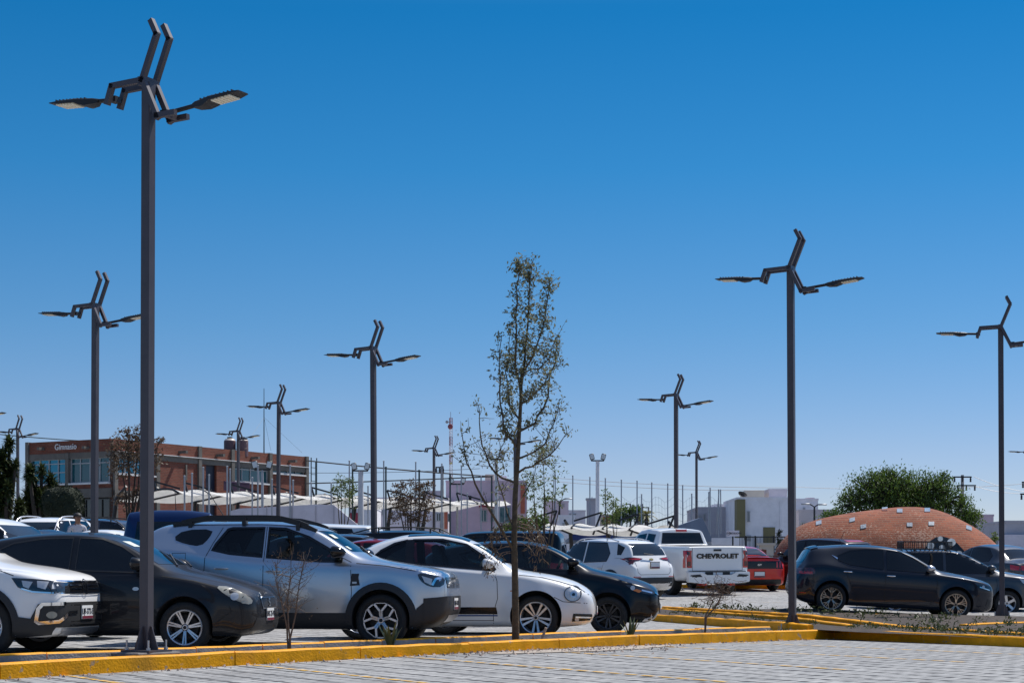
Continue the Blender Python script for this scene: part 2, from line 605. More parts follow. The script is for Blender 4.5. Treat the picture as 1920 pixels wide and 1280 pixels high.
class Body:
    """lofted car body; x forward, y left, z up, ground at z = 0, x = 0 midway between axles"""
    def __init__(s, sp):
        s.sp = sp
        f = lambda k: pchip(sp[k])
        s.zt, s.zb, s.hw, s.zs, s.yr = f('top'), f('bot'), f('hw'), f('belt'), f('rail')
        s.dr = f('drop') if 'drop' in sp else (lambda x: 0.05)
        s.ax = (sp['wb'] / 2, -sp['wb'] / 2)
        s.r = sp['r']
        s.fl = sp.get('flare', (0.014, 0.05, 0.05))

    def section(s, x):
        zt, zb, hw, zs, yr, dr = s.zt(x), s.zb(x), s.hw(x), s.zs(x), s.yr(x), s.dr(x)
        zs = min(zs, zt - 0.012)
        zr = max(zt - dr, zs + 0.006)
        yr = min(yr, hw - 0.05)
        h = zs - zb
        sh = s.sp.get('shoulder', 0.055)
        yb = hw - sh
        p = [(0, zb), (hw * 0.5, zb), (hw - 0.14, zb), (hw - 0.035, zb + 0.03), (hw - 0.012, zb + 0.2 * h),
             (hw, zb + 0.52 * h), (hw - 0.006, zb + 0.78 * h), (hw - 0.022, zs - 0.05 * min(1, h * 2)), (yb, zs),
             (yr + (yb - yr) * 0.62, zs + (zr - zs) * 0.38), (yr + (yb - yr) * 0.22, zs + (zr - zs) * 0.82), (yr, zr),
             (yr - 0.05, zr + dr * 0.30), (yr * 0.55, zt - dr * 0.16), (yr * 0.25, zt - dr * 0.02), (0, zt)]
        return chaikin(p, 2)

    def stations(s):
        xs = set()
        a, b = s.sp['top'][0][0], s.sp['top'][-1][0]
        lo, hi = min(a, b), max(a, b)
        n = int((hi - lo) / 0.045)
        for i in range(n + 1):
            xs.add(round(lo + (hi - lo) * i / n, 3))
        for e, d in ((hi, -1), (lo, 1)):
            for q in (0.008, 0.02, 0.035, 0.06):
                xs.add(round(e + d * q, 3))
        xs = sorted(xs)
        out = [xs[0]]
        for x in xs[1:]:
            if x - out[-1] > 0.006: out.append(x)
        return out

    def bulge(s, x, y, z):
        amp, gap, wid = s.fl
        if y < 0.5 or z > s.r + 0.62: return y
        for xa in s.ax:
            d = math.hypot(x - xa, z - s.r) - (s.r + gap)
            if z > s.r * 0.25:
                w = wid if d > 0 else wid * 1.5
                y += amp * math.exp(-(d / w) ** 2) * sm(0.5, 0.66, y)
        return y

    def mesh(s):
        bm = bmesh.new()
        rings = []
        for x in s.stations():
            h = s.section(x)
            ring = []
            for y, z in h:
                ring.append((x, s.bulge(x, y, z), z))
            for y, z in h[-2:0:-1]:
                ring.append((x, -s.bulge(x, y, z), z))
            rings.append([bm.verts.new(p) for p in ring])
        n = len(rings[0])
        for i in range(len(rings) - 1):
            a, b = rings[i], rings[i + 1]
            for k in range(n):
                bm.faces.new((a[k], a[(k + 1) % n], b[(k + 1) % n], b[k]))
        bm.faces.new(rings[0]); bm.faces.new(rings[-1])
        bmesh.ops.recalc_face_normals(bm, faces=bm.faces[:])
        return bm

    def cavity(s, xa, xb, z0):
        bm = bmesh.new()
        rings = []
        n = 24
        for i in range(n + 1):
            x = xb + (xa - xb) * i / n
            zt = s.zt(x) - 0.055
            hw, zs = s.hw(x), s.zs(x)
            zs = min(zs, zt - 0.06)
            zr = max(zt - s.dr(x) * 0.8, zs + 0.03)
            yb, yr = hw - 0.13, min(s.yr(x), hw - 0.05) - 0.055
            h = [(0, z0), (yb, z0), (yb, max(z0 + .02, zs)), (yr, max(z0 + .04, zr)), (yr - .1, max(z0 + .05, zt - .01)), (0, max(z0 + .06, zt))]
            ring = [(x, y, z) for y, z in h] + [(x, -y, z) for y, z in h[-2:0:-1]]
            rings.append([bm.verts.new(p) for p in ring])
        m = len(rings[0])
        for i in range(n):
            a, b = rings[i], rings[i + 1]
            for k in range(m):
                bm.faces.new((a[k], a[(k + 1) % m], b[(k + 1) % m], b[k]))
        bm.faces.new(rings[0]); bm.faces.new(rings[-1])
        for f in bm.faces: f.material_index = 1
        bmesh.ops.recalc_face_normals(bm, faces=bm.faces[:])
        return bm

VIEW = {'front': (Vector((-1, 0, 0))), 'rear': Vector((1, 0, 0)), 'top': Vector((0, 0, -1))}

def decal_bm(bvh, polys, view, off, step, side=1):
    """lay polygons on a surface: projected along the view, cut into a fine grid, lifted by off"""
    bm = bmesh.new()
    for poly in polys:
        vs = [bm.verts.new((a, b, 0)) for a, b in poly]
        bm.faces.new(vs)
    bmesh.ops.triangulate(bm, faces=bm.faces[:])
    xs = [v.co.x for v in bm.verts]; ys = [v.co.y for v in bm.verts]
    for ax, lo, hi in ((0, min(xs), max(xs)), (1, min(ys), max(ys))):
        k = math.floor(lo / step) + 1
        while k * step < hi:
            co = [0, 0, 0]; no = [0, 0, 0]
            co[ax] = k * step; no[ax] = 1
            g = bm.verts[:] + bm.edges[:] + bm.faces[:]
            bmesh.ops.bisect_plane(bm, geom=g, plane_co=co, plane_no=no, dist=1e-5)
            k += 1
    bmesh.ops.remove_doubles(bm, verts=bm.verts[:], dist=1e-5)
    for v in bm.verts:
        a, b = v.co.x, v.co.y
        if view == 'side':
            o, d = Vector((a, side * 4, b)), Vector((0, -side, 0))
        elif view == 'front':
            o, d = Vector((6, a, b)), VIEW['front']
        elif view == 'rear':
            o, d = Vector((-6, a, b)), VIEW['rear']
        elif view == 'top':
            o, d = Vector((a, b, 5)), VIEW['top']
        elif view == 'quarter':                      # seen from the front corner of this side
            d = Vector((-.7071, -side * .7071, 0))
            o = Vector((.7071 * a, -side * .7071 * a, b)) - d * 5
        hit = bvh.ray_cast(o, d)
        if hit[0] is None:
            q = bvh.find_nearest(o + d * (4 if view == 'side' else 5) * 0.8)
            hit = q
        n = hit[1]
        if n.dot(d) > 0: n = -n
        if n.dot(d) > -0.25:
            n = (n - d * 0.5).normalized()
        v.co = hit[0] + n * off
        v.normal = n
    d = {'quarter': Vector((-.7071, -side * .7071, 0)), 'side': Vector((0, -side, 0)), 'front': VIEW['front'], 'rear': VIEW['rear'], 'top': VIEW['top']}[view]
    for f in bm.faces:
        f.normal_update()
        if f.normal.dot(d) > 0:
            f.normal_flip()
    return bm

def strip(pts, w, closed=False):
    """polyline (2-D) to a list of quads of width w with mitred joints"""
    n = len(pts)
    offs = []
    for i in range(n):
        p = Vector(pts[i])
        a = Vector(pts[i - 1]) if (i > 0 or closed) else None
        b = Vector(pts[(i + 1) % n]) if (i < n - 1 or closed) else None
        d = Vector((0, 0))
        if a is not None: d += (p - a).normalized()
        if b is not None: d += (b - p).normalized()
        if d.length < 1e-6: d = Vector((1, 0))
        d.normalize()
        offs.append(Vector((-d.y, d.x)) * w / 2)
    out = []
    for i in range(n if closed else n - 1):
        j = (i + 1) % n
        p, q = Vector(pts[i]), Vector(pts[j])
        out.append([tuple(p + offs[i]), tuple(p - offs[i]), tuple(q - offs[j]), tuple(q + offs[j])])
    return out

def rnd(poly, it=2):
    return chaikin(poly, it, True)

def spoke(bm, a0, r0, a1, r1, w0, w1, y0, y1, th, mi=0):
    p0 = Vector((math.cos(a0) * r0, 0, math.sin(a0) * r0)); p1 = Vector((math.cos(a1) * r1, 0, math.sin(a1) * r1))
    d = (p1 - p0).normalized(); n = Vector((-d.z, 0, d.x))
    vs = []
    for p, w, y in ((p0, w0, y0), (p1, w1, y1)):
        for sg, dy in ((-1, 0), (1, 0), (1, th), (-1, th)):
            q = p + n * sg * w / 2 * (1.0 if dy == 0 else 1.25)
            vs.append(bm.verts.new((q.x, y + dy, q.z)))
    for f in ((0, 1, 2, 3), (7, 6, 5, 4), (0, 4, 5, 1), (1, 5, 6, 2), (2, 6, 7, 3), (3, 7, 4, 0)):
        fc = bm.faces.new([vs[i] for i in f]); fc.material_index = mi

WHEELS = {}
def wheel_meshes(r, rr, w, style):
    """tyre and rim meshes; the outer face looks to -y"""
    key = (r, rr, w, style)
    if key in WHEELS: return WHEELS[key]
    h = w / 2
    bm = bmesh.new()
    lathe(bm, [(rr, -h * .86), (rr + .02, -h), (r - .05, -h * 1.03), (r - .018, -h * .93), (r - .004, -h * .72), (r, -h * .4), (r, h * .4), (r - .004, h * .72),
               (r - .018, h * .93), (r - .05, h * 1.03), (rr + .02, h), (rr, h * .86)], 44, close=True)
    bmesh.ops.recalc_face_normals(bm, faces=bm.faces[:])
    tyre = mesh_of('tyre', bm); tyre.materials.append(RUBBER)
    bm = bmesh.new()
    main = {'dark': ALLOYD, 'copper': ALLOYC}.get(style.split('_')[-1], ALLOY)
    lathe(bm, [(rr + .004, -h * .84), (rr - .006, -h * .92), (rr - .018, -h * .86), (rr - .03, -h * .5), (rr - .035, h * .7), (rr, h * .8)], 44, close=True, mi=1 if style == 'loop5' else 0)
    # dark brake disc and back plate inside
    lathe(bm, [(0.001, h * .05), (rr * .68, h * .05), (rr * .68, h * .15), (0.001, h * .15)], 28, mi=1)
    lathe(bm, [(0.001, h * .45), (rr - .03, h * .45), (rr - .03, h * .5), (0.001, h * .5)], 28, mi=2)
    yo, yi = -h * .86, -h * .62
    kind = style.split('_')[0]
    T = 2 * math.pi
    if kind == 'double7':
        for k in range(7):
            a = T * k / 7 + .2
            for s in (-1, 1):
                spoke(bm, a + s * .16, rr * .2, a + s * .085, rr * .95, rr * .085, rr * .085, yi, yo, h * .25)
    elif kind == 'loop5':
        for k in range(5):
            a = T * k / 5 + math.pi / 2
            for s in (-1, 1):
                spoke(bm, a + s * .30, rr * .16, a + s * .10, rr * .52, rr * .09, rr * .08, yi, yo, h * .25)
                spoke(bm, a + s * .10, rr * .49, a + s * .40, rr * .93, rr * .10, rr * .11, yo, yo, h * .25)
            b = a + math.pi / 5
            spoke(bm, b - .26, rr * .93, b + .26, rr * .93, rr * .07, rr * .07, yo, yo, h * .2)
            spoke(bm, a - .38, rr * .95, a + .38, rr * .95, rr * .035, rr * .035, yo, yo, h * .2)
    elif kind == 'ten':
        for k in range(10):
            a = T * k / 10
            spoke(bm, a, rr * .18, a + (.12 if k % 2 else -.12), rr * .96, rr * .09, rr * .15, yi, yo, h * .25)
    elif kind == 'vee5':
        for k in range(5):
            a = T * k / 5 + .3
            for s in (-1, 1):
                spoke(bm, a, rr * .15, a + s * .14, rr * .55, rr * .09, rr * .07, yi, yo, h * .2)
                spoke(bm, a + s * .14, rr * .53, a + s * .10, rr * .96, rr * .06, rr * .06, yo, yo, h * .2)
                spoke(bm, a + s * .14, rr * .53, a + s * .42, rr * .96, rr * .06, rr * .06, yo, yo, h * .2)
    else:
        for k in range(5):
            a = T * k / 5 + .5
            spoke(bm, a, rr * .15, a, rr * .96, rr * .26, rr * .30, yi, yo, h * .25)
    lathe(bm, [(0.001, yi - .012), (rr * .14, yi - .012), (rr * .2, yi + .01), (rr * .2, h * .1), (0.001, h * .1)], 20)
    lathe(bm, [(0.001, yi - .02), (rr * .1, yi - .018), (rr * .105, yi - .005), (0.001, yi - .005)], 16, mi=2)
    bmesh.ops.recalc_face_normals(bm, faces=bm.faces[:])
    rim = mesh_of('rim', bm)
    for mm in (main, BRAKE, CABIN): rim.materials.append(mm)
    for me, ang in ((tyre, 40), (rim, 30)):
        me.polygons.foreach_set('use_smooth', [True] * len(me.polygons))
        me.set_sharp_from_angle(angle=R(ang))
    WHEELS[key] = (tyre, rim)
    return tyre, rim

def place(o, X, Y, yaw, sink=0.0, wb=2.5):
    """rest an object on the sloping lot; yaw of +x measured from world +x"""
    c, s = math.cos(yaw), math.sin(yaw)
    fx = ground(X + c * wb / 2, Y + s * wb / 2) - ground(X - c * wb / 2, Y - s * wb / 2)
    ly = ground(X - s * .8, Y + c * .8) - ground(X + s * .8, Y - c * .8)
    x = Vector((c * wb, s * wb, fx)).normalized()
    y = Vector((-s * 1.6, c * 1.6, ly)).normalized()
    z = x.cross(y).normalized()
    y = z.cross(x)
    o.rotation_euler = Matrix((x, y, z)).transposed().to_euler()
    zz = (ground(X + c * wb / 2, Y + s * wb / 2) + ground(X - c * wb / 2, Y - s * wb / 2)) / 2
    o.location = (X, Y, zz - sink)

def mirror_mesh(side, sc=1.0):
    bm = bmesh.new()
    prof = [(0.0, .06), (.03, .10), (.10, .115), (.16, .10), (.18, .05)]
    # a rounded shell: ellipsoid flattened at the back
    bmesh.ops.create_uvsphere(bm, u_segments=16, v_segments=10, radius=0.5)
    for v in bm.verts:
        x, y, z = v.co
        x = x * .24
        if x < 0: x *= .45
        zz = max(-.42, min(.42, z)) * .15 * (1 - .25 * (x > 0) * x / .12)
        v.co = Vector((x * sc, side * (y * .22 + .13) * sc, (zz + .035 + .02 * (y + .5)) * sc))
    return bm

def car_object(name, spec, label, cat, X, Y, yaw, group=None, sink=0.0):
    """assemble one vehicle from its spec; every part is a child mesh"""
    B = Body(spec)
    root = thing(name, label, cat, group=group)
    place(root, X, Y, yaw, sink, spec['wb'])
    bm = B.mesh()
    bvh = BVHTree.FromBMesh(bm)
    me = mesh_of('body', bm)
    pm = spec['paint']
    me.materials.append(pm); me.materials.append(CABIN)
    r = spec['r']
    def cut(me, cbm):
        cme_b = cbm
        a = boolean(me, cme_b)
        return a
    bm = bmesh.new()
    for xa in B.ax:
        hw = B.hw(xa)
        for sg in (-1, 1):
            lathe(bm, [(r + .045, sg * (hw - .34)), (r + .045, sg * (hw + .3))], 40, c=(xa, 0, r + spec.get('arch_up', .02)), mi=1)
    bmesh.ops.recalc_face_normals(bm, faces=bm.faces[:])
    for f in bm.faces: f.material_index = 1
    me = cut(me, bm)
    hollow = spec.get('hollow')
    if hollow:
        me = cut(me, B.cavity(*hollow['cavity']))
        bm = bmesh.new()
        for nm, poly in hollow['side']:
            for sg in (-1, 1):
                prism(bm, poly, .30 * sg, 1.3 * sg, lambda a, b, z: (a, z, b), 1)
        bmesh.ops.recalc_face_normals(bm, faces=bm.faces[:])
        me = cut(me, bm)
        if 'front' in hollow:
            bm = bmesh.new()
            prism(bm, hollow['front'], hollow['front_x'], 3.5, lambda a, b, z: (z, a, b), 1)
            bmesh.ops.recalc_face_normals(bm, faces=bm.faces[:])
            me = cut(me, bm)
        if 'rear' in hollow:
            bm = bmesh.new()
            prism(bm, hollow['rear'], -3.5, hollow['rear_x'], lambda a, b, z: (z, a, b), 1)
            bmesh.ops.recalc_face_normals(bm, faces=bm.faces[:])
            me = cut(me, bm)
    body = link('body', me, None, root, 32)
    # side windows
    def dec(nm, poly, view, m, off=.004, side=1, parent=body if False else root, step=.07, label=None):
        o = build(nm, decal_bm(bvh, poly if isinstance(poly[0], list) else [poly], view, off, step, side), m, parent, 60, normals=False)
        if label: o['label'] = label
        return o
    if hollow:
        for nm, poly in hollow['side']:
            for sg in (-1, 1):
                g = dec('side_window', poly, 'side', hollow.get('glass', GLASS), -.006, sg)
                dec('window_trim', strip(poly, .035, True), 'side', GLOSSBLACK, .003, sg, g)
        if 'front' in hollow:
            dec('windscreen', hollow['front'], 'front', hollow.get('fglass', GLASS), -.004)
        if 'rear' in hollow:
            dec('rear_window', hollow['rear'], 'rear', hollow.get('rglass', GLASS), -.004)
        for sx, sy in hollow.get('seats', ()):
            sb = bmesh.new()
            box(sb, (sx, sy, .92), (.14, .48, .62), Matrix.Rotation(-.22, 3, 'Y'))
            box(sb, (sx - .10, sy, 1.29), (.10, .26, .17), Matrix.Rotation(-.22, 3, 'Y'))
            box(sb, (sx - .08, sy, 1.20), (.03, .16, .12))
            bmesh.ops.bevel(sb, geom=sb.edges[:], offset=.03, segments=2, affect='EDGES', clamp_overlap=True)
            build('seat', sb, SEATM, root, 50)
        if 'wheel_at' in hollow:
            sb = bmesh.new()
            c = Vector(hollow['wheel_at'])
            ring = [c + Vector((math.sin(a) * .07, math.cos(a) * .18, math.sin(a) * .17)) for a in [2 * math.pi * k / 20 for k in range(21)]]
            tube(sb, ring, .016, 6)
            bar(sb, ring[0], ring[10], .03)
            bar(sb, c, c + Vector((.25, 0, -.1)), .05)
            build('steering_wheel', sb, CABIN, root, 50)
    for nm, poly, view, m, *rest in spec.get('decals', ()):
        opt = rest[0] if rest else {}
        sides = (-1, 1) if view in ('side', 'quarter') and not opt.get('one') else (opt.get('side', -1),)
        for sg in sides:
            o = dec(nm, poly, view, m, opt.get('off', .004), sg, root, opt.get('step', .07))
            for nm2, poly2, m2, off2 in opt.get('sub', ()):
                dec(nm2, poly2, view, m2, off2, sg, o, opt.get('step', .07))
            if opt.get('mirror'):
                pm2 = [[(-a, b) for a, b in q] for q in poly] if isinstance(poly[0], list) else [(-a, b) for a, b in poly]
                o2 = dec(nm, pm2, view, m, opt.get('off', .004), sg, root, opt.get('step', .07))
                for nm2, poly2, m2, off2 in opt.get('sub', ()):
                    q2 = [[(-a, b) for a, b in q] for q in poly2] if isinstance(poly2[0], list) else [(-a, b) for a, b in poly2]
                    dec(nm2, q2, view, m2, off2, sg, o2, opt.get('step', .07))
    seams = spec.get('seams', ())
    if seams:
        q = []
        for s_ in seams: q += strip(s_, spec.get('seam_w', .009))
        for sg in (-1, 1):
            dec('panel_gap', q, 'side', SEAM, .0015, sg)
    for hx, hz, hw_ in spec.get('handles', ()):
        for sg in (-1, 1):
            hb = bmesh.new()
            hit = bvh.ray_cast(Vector((hx, sg * 4, hz)), Vector((0, -sg, 0)))
            yy = hit[0].y
            pts = [Vector((hx - hw_ / 2, yy - sg * .005, hz)), Vector((hx - hw_ * .4, yy + sg * .03, hz)), Vector((hx + hw_ * .4, yy + sg * .03, hz)), Vector((hx + hw_ / 2, yy - sg * .005, hz))]
            tube(hb, pts, [.010, .014, .014, .010], 6)
            build('door_handle', hb, spec.get('handle_mat', pm), root, 60)
    # mirrors
    mi = spec.get('mirror')
    if mi:
        mx, mz, mm, msc = mi
        for sg in (-1, 1):
            hit = bvh.ray_cast(Vector((mx, sg * 4, mz)), Vector((0, -sg, 0)))
            yy = hit[0].y if hit[0] else sg * .75
            b2 = mirror_mesh(sg, msc)
            o = build('wing_mirror', b2, mm, root, 60, loc=(mx, yy, mz))
            b3 = bmesh.new()
            bar(b3, (0, -sg * .03, -.01), (.01, sg * .10, .0), .07, .035)
            build('mirror_arm', b3, GLOSSBLACK, o, 40)
    # wheels
    ty, rm = wheel_meshes(r, spec['rim'], spec.get('tw', .215), spec['wheel'])
    steer = spec.get('steer', 0.0)
    for k, xa in enumerate(B.ax):
        for sg in (-1, 1):
            hw = B.hw(xa)
            t = link('wheel', ty, None, root, None, (xa, sg * (hw - spec.get('tw', .215) / 2 - .012), r), (0, 0, (0 if sg < 0 else math.pi) + (steer if k == 0 else 0)))
            link('rim', rm, None, t)
    return root, bvh, B

def plate(root, c, normal_yaw, w=.30, h=.15, text=None, frame=True, tilt=0.0, band=True):
    """number plate with dark frame; faces local -y turned by normal_yaw"""
    bm = bmesh.new()
    box(bm, (0, .012, 0), (w + .03, .016, h + .03))
    fr = build('plate_frame', bm, PLASTIC, root, loc=c, rot=(tilt, 0, normal_yaw))
    bm = bmesh.new()
    box(bm, (0, 0, 0), (w, .01, h))
    p = build('number_plate', bm, PLATEW, root, loc=c, rot=(tilt, 0, normal_yaw))
    if band:
        bm = bmesh.new()
        box(bm, (0, -.007, -h * .38), (w - .01, .004, h * .2))
        build('plate_band', bm, PLATER, p)
    if text:
        tm = text_mesh(text, h * .62, .002, 0.0, .82)
        tm.transform(Matrix.Rotation(R(90), 4, 'X'))
        link('plate_lettering', tm, INK, p, loc=(0, -.008, h * .05))
    return p

# =================================================================== vehicle shapes
def ring_arc(xc, zc, r0, r1, a0, a1, n=16):
    pts = [(xc + r1 * math.cos(a0 + (a1 - a0) * k / n), zc + r1 * math.sin(a0 + (a1 - a0) * k / n)) for k in range(n + 1)]
    pts += [(xc + r0 * math.cos(a1 - (a1 - a0) * k / n), zc + r0 * math.sin(a1 - (a1 - a0) * k / n)) for k in range(n + 1)]
    return pts

def arc_quads(xc, zc, r0, r1, a0, a1, n=18):
    out = []
    for k in range(n):
        p, q = a0 + (a1 - a0) * k / n, a0 + (a1 - a0) * (k + 1) / n
        out.append([(xc + r0 * math.cos(p), zc + r0 * math.sin(p)), (xc + r1 * math.cos(p), zc + r1 * math.sin(p)),
                    (xc + r1 * math.cos(q), zc + r1 * math.sin(q)), (xc + r0 * math.cos(q), zc + r0 * math.sin(q))])
    return out

def disc(xc, zc, rx, rz=None, n=20):
    rz = rz or rx
    return [(xc + rx * math.cos(2 * math.pi * k / n), zc + rz * math.sin(2 * math.pi * k / n)) for k in range(n)]

def rect(a0, b0, a1, b1):
    return [(a0, b0), (a1, b0), (a1, b1), (a0, b1)]

def badge_vw(cy, cz, r):
    w = r * .16
    q = arc_quads(cy, cz, r * .86, r, 0, 2 * math.pi, 24)
    q += strip([(cy - r * .42, cz + r * .78), (cy, cz + r * .08), (cy + r * .42, cz + r * .78)], w)
    q += strip([(cy - r * .80, cz + r * .32), (cy - r * .36, cz - r * .74), (cy, cz - r * .06), (cy + r * .36, cz - r * .74), (cy + r * .80, cz + r * .32)], w)
    return q

def badge_s(cy, cz, r, flip=1):
    p = [(.6, .75), (-.55, .75), (-.62, .3), (-.5, .1), (.5, -.1), (.62, -.3), (.55, -.75), (-.6, -.75)]
    return strip([(cy + flip * a * r * .8, cz + b * r) for a, b in p], r * .3)

def badge_diamond(cy, cz, r):
    return strip([(cy, cz + r), (cy + r * .62, cz), (cy, cz - r), (cy - r * .62, cz)], r * .28, True)

def badge_bowtie(cy, cz, w):
    return [(cy - w, cz + w * .12), (cy - w * .85, cz + w * .28), (cy - w * .3, cz + w * .28), (cy - w * .3, cz + w * .42), (cy + w * .3, cz + w * .42), (cy + w * .3, cz + w * .28), (cy + w * .95, cz + w * .28),
            (cy + w, cz - w * .12), (cy + w * .85, cz - w * .28), (cy + w * .3, cz - w * .28), (cy + w * .3, cz - w * .42), (cy - w * .3, cz - w * .42), (cy - w * .3, cz - w * .28), (cy - w * .95, cz - w * .28)]

def badge_wing(cy, cz, r):
    q = arc_quads(cy, cz, r * .84, r, 0, 2 * math.pi, 20)
    q += strip([(cy - r * .85, cz + r * .35), (cy - r * .45, cz + r * .25), (cy, cz - r * .25), (cy + r * .45, cz + r * .25), (cy + r * .85, cz + r * .35)], r * .2)
    return q

P_SILVER = paint('silver paint', (0.50, 0.53, 0.57), 0.88, 0.30)
P_PEARL = paint('pearl white paint', (0.74, 0.745, 0.74), 0.1, 0.35)
P_WHITE = paint('white paint', (0.80, 0.80, 0.79), 0.0, 0.4)
P_GREY = paint('dark grey paint', (0.017, 0.0175, 0.020), 0.25, 0.4, 0.03, 0.02, 0.45)
P_BLACK = paint('black paint', (0.0035, 0.004, 0.007), 0.1, 0.3, 0, 0.01, 0.5)
P_NAVY = paint('slate navy paint', (0.013, 0.017, 0.027), 0.35, 0.35, 0, 0.02, 0.6)
P_MIDGREY = paint('mid grey paint', (0.055, 0.058, 0.066), 0.5, 0.35, 0, 0.05)
P_RED = paint('red paint', (0.58, 0.020, 0.012), 0.1, 0.35, 0, 0.05)
P_CRIMSON = paint('crimson paint', (0.24, 0.010, 0.025), 0.3, 0.35)
P_BLUE = paint('blue paint', (0.005, 0.022, 0.085), 0.3, 0.35, 0, .03, .4)
P_MAROON = paint('dark plum paint', (0.012, 0.006, 0.009), 0.2, 0.35, 0, 0.01, 0.4)
P_SLATE = paint('slate blue paint', (0.035, 0.04, 0.055), 0.4, 0.35, 0, 0.04)
ROOFBLACK = mat('glass roof', (0.010, 0.013, 0.018), 0.03, spec=0.6)

# ---- silver compact SUV
def spec_duster():
    wb, r = 2.673, .345
    xf = wb / 2
    s = dict(paint=P_SILVER, wb=wb, r=r, rim=.252, tw=.225, wheel='loop5', steer=R(-4),
        top=[(2.17, .60), (2.165, .74), (2.14, .90), (2.08, .975), (1.95, 1.02), (1.7, 1.065), (1.3, 1.13), (1.12, 1.17), (.98, 1.225), (.40, 1.56), (.15, 1.625), (-.4, 1.655), (-1.1, 1.655), (-1.65, 1.62), (-1.80, 1.57), (-1.90, 1.46), (-2.07, 1.10), (-2.12, .98), (-2.17, .78), (-2.175, .6)],
        bot=[(2.17, .46), (2.10, .36), (1.95, .27), (1.7, .22), (-1.75, .22), (-2.05, .34), (-2.175, .45)],
        hw=[(2.17, .46), (2.15, .58), (2.08, .70), (1.95, .79), (1.75, .85), (1.35, .885), (.6, .87), (-.6, .87), (-1.35, .885), (-1.8, .85), (-2.05, .78), (-2.175, .66)],
        belt=[(2.17, .58), (2.14, .85), (2.05, .93), (1.8, 1.0), (1.3, 1.07), (.8, 1.09), (-.2, 1.13), (-.9, 1.20), (-1.3, 1.27), (-1.7, 1.29), (-2.05, 1.08), (-2.175, .58)],
        rail=[(2.17, .40), (2.05, .58), (1.7, .66), (1.2, .69), (.98, .685), (.4, .60), (-.3, .615), (-1.4, .60), (-1.8, .58), (-2.05, .66), (-2.175, .56)],
        drop=[(2.17, .03), (1.2, .045), (.4, .055), (-1.7, .055), (-2.17, .04)], flare=(.028, .03, .10))
    win_r = [(-.94, 1.26), (-.90, 1.34), (-.80, 1.48), (-.76, 1.535), (-.70, 1.55), (-.27, 1.555), (-.27, 1.17), (-.7, 1.215)]
    win_f = [(-.20, 1.165), (-.20, 1.555), (.02, 1.54), (.33, 1.43), (.60, 1.28), (.80, 1.145), (.80, 1.105), (.5, 1.115)]
    quart = rnd([(-1.50, 1.41), (-1.36, 1.53), (-.96, 1.54), (-1.00, 1.42), (-1.10, 1.31), (-1.30, 1.34)], 1)
    s['hollow'] = dict(cavity=(.72, -1.75, .80), side=[('a', win_r), ('b', win_f)], front=[(-.58, 1.24), (.58, 1.24), (.53, 1.52), (-.53, 1.52)], front_x=.3,
        rear=[(-.52, 1.22), (.52, 1.22), (.47, 1.50), (-.47, 1.50)], rear_x=-1.6, glass=GLASST, fglass=GLASS, rglass=GLASST,
        seats=[(.02, .37), (.02, -.37), (-.85, .37), (-.85, -.37)], wheel_at=(.50, .37, 1.05))
    af = [(xf + .02, r)]
    def arch(xa):
        return arc_quads(xa, r + .02, r + .035, r + .125, R(-18), R(198), 22)
    s['decals'] = [
        ('quarter_window', quart, 'side', DARKGLASS, dict(off=.004)),
        ('arch_cladding', arch(xf), 'side', PLASTIC, dict(off=.012)),
        ('arch_cladding', arch(-xf), 'side', PLASTIC, dict(off=.012)),
        ('sill_cladding', [(-.93, .24), (-.95, .44), (.92, .44), (.98, .24)], 'side', PLASTIC, dict(off=.010)),
        ('fender_vent', [(.93, .79), (.95, .95), (1.05, .95), (1.04, .90), (1.06, .80)], 'side', PLASTIC, dict(off=.008, sub=[('vent_lamp', rect(.96, .82, 1.02, .845), LENS, .012)])),
        ('bumper_cladding', [(1.74, .23), (1.80, .50), (1.90, .585), (1.99, .63), (1.99, .23)], 'side', PLASTIC, dict(off=.012, step=.03)),
        ('bumper_corner', [(.76, .24), (.76, .63), (1.10, .655), (1.36, .655), (1.36, .24)], 'quarter', PLASTIC, dict(off=.016, step=.03)),
        ('headlight', rnd([(1.80, .965), (1.84, .86), (1.96, .775), (2.12, .775), (2.13, .90), (2.0, .93)], 1), 'side', LENSD, dict(off=.006, sub=[
            ('reflector', [(1.86, .92), (1.90, .84), (1.98, .80), (1.99, .88)], LENS, .009), ('light_strip', strip([(1.99, .80), (2.03, .88), (2.10, .90)], .03), CHROME, .010)])),
        ('bumper_mask', rect(-.52, .30, .52, .655), 'front', PLASTIC, dict(off=.012, step=.03)),
        ('grille', [(-.50, .76), (.50, .76), (.52, .90), (-.52, .90)], 'front', GLOSSBLACK, dict(off=.010, sub=[
            ('grille_bar', [rect(-.46, .80, -.12, .81), rect(.12, .80, .46, .81), rect(-.46, .85, -.12, .86), rect(.12, .85, .46, .86)], ALLOYD, .016), ('badge', badge_diamond(0, .845, .085), CHROME, .022)])),
        ('skid_plate', [(-.36, .33), (.36, .33), (.46, .42), (-.46, .42)], 'front', ALLOY, dict(off=.026, step=.03)),
        ('tail_light', rect(-.72, .85, -.60, 1.10), 'rear', REDLENS, dict(off=.006, mirror=True)),
        ('fuel_flap', strip([(-1.46, 1.06), (-1.28, 1.06), (-1.28, 1.22), (-1.46, 1.22)], .008, True), 'side', SEAM, dict(off=.002, one=True)),
    ]
    STK = mat('sticker', (.55, .62, .58), .6)
    s['decals'] += [('sticker', rect(-.44, 1.42, -.30, 1.47), 'front', STK, dict(off=.004)), ('sticker', rect(-.52, 1.27, -.44, 1.31), 'front', STK, dict(off=.004))]
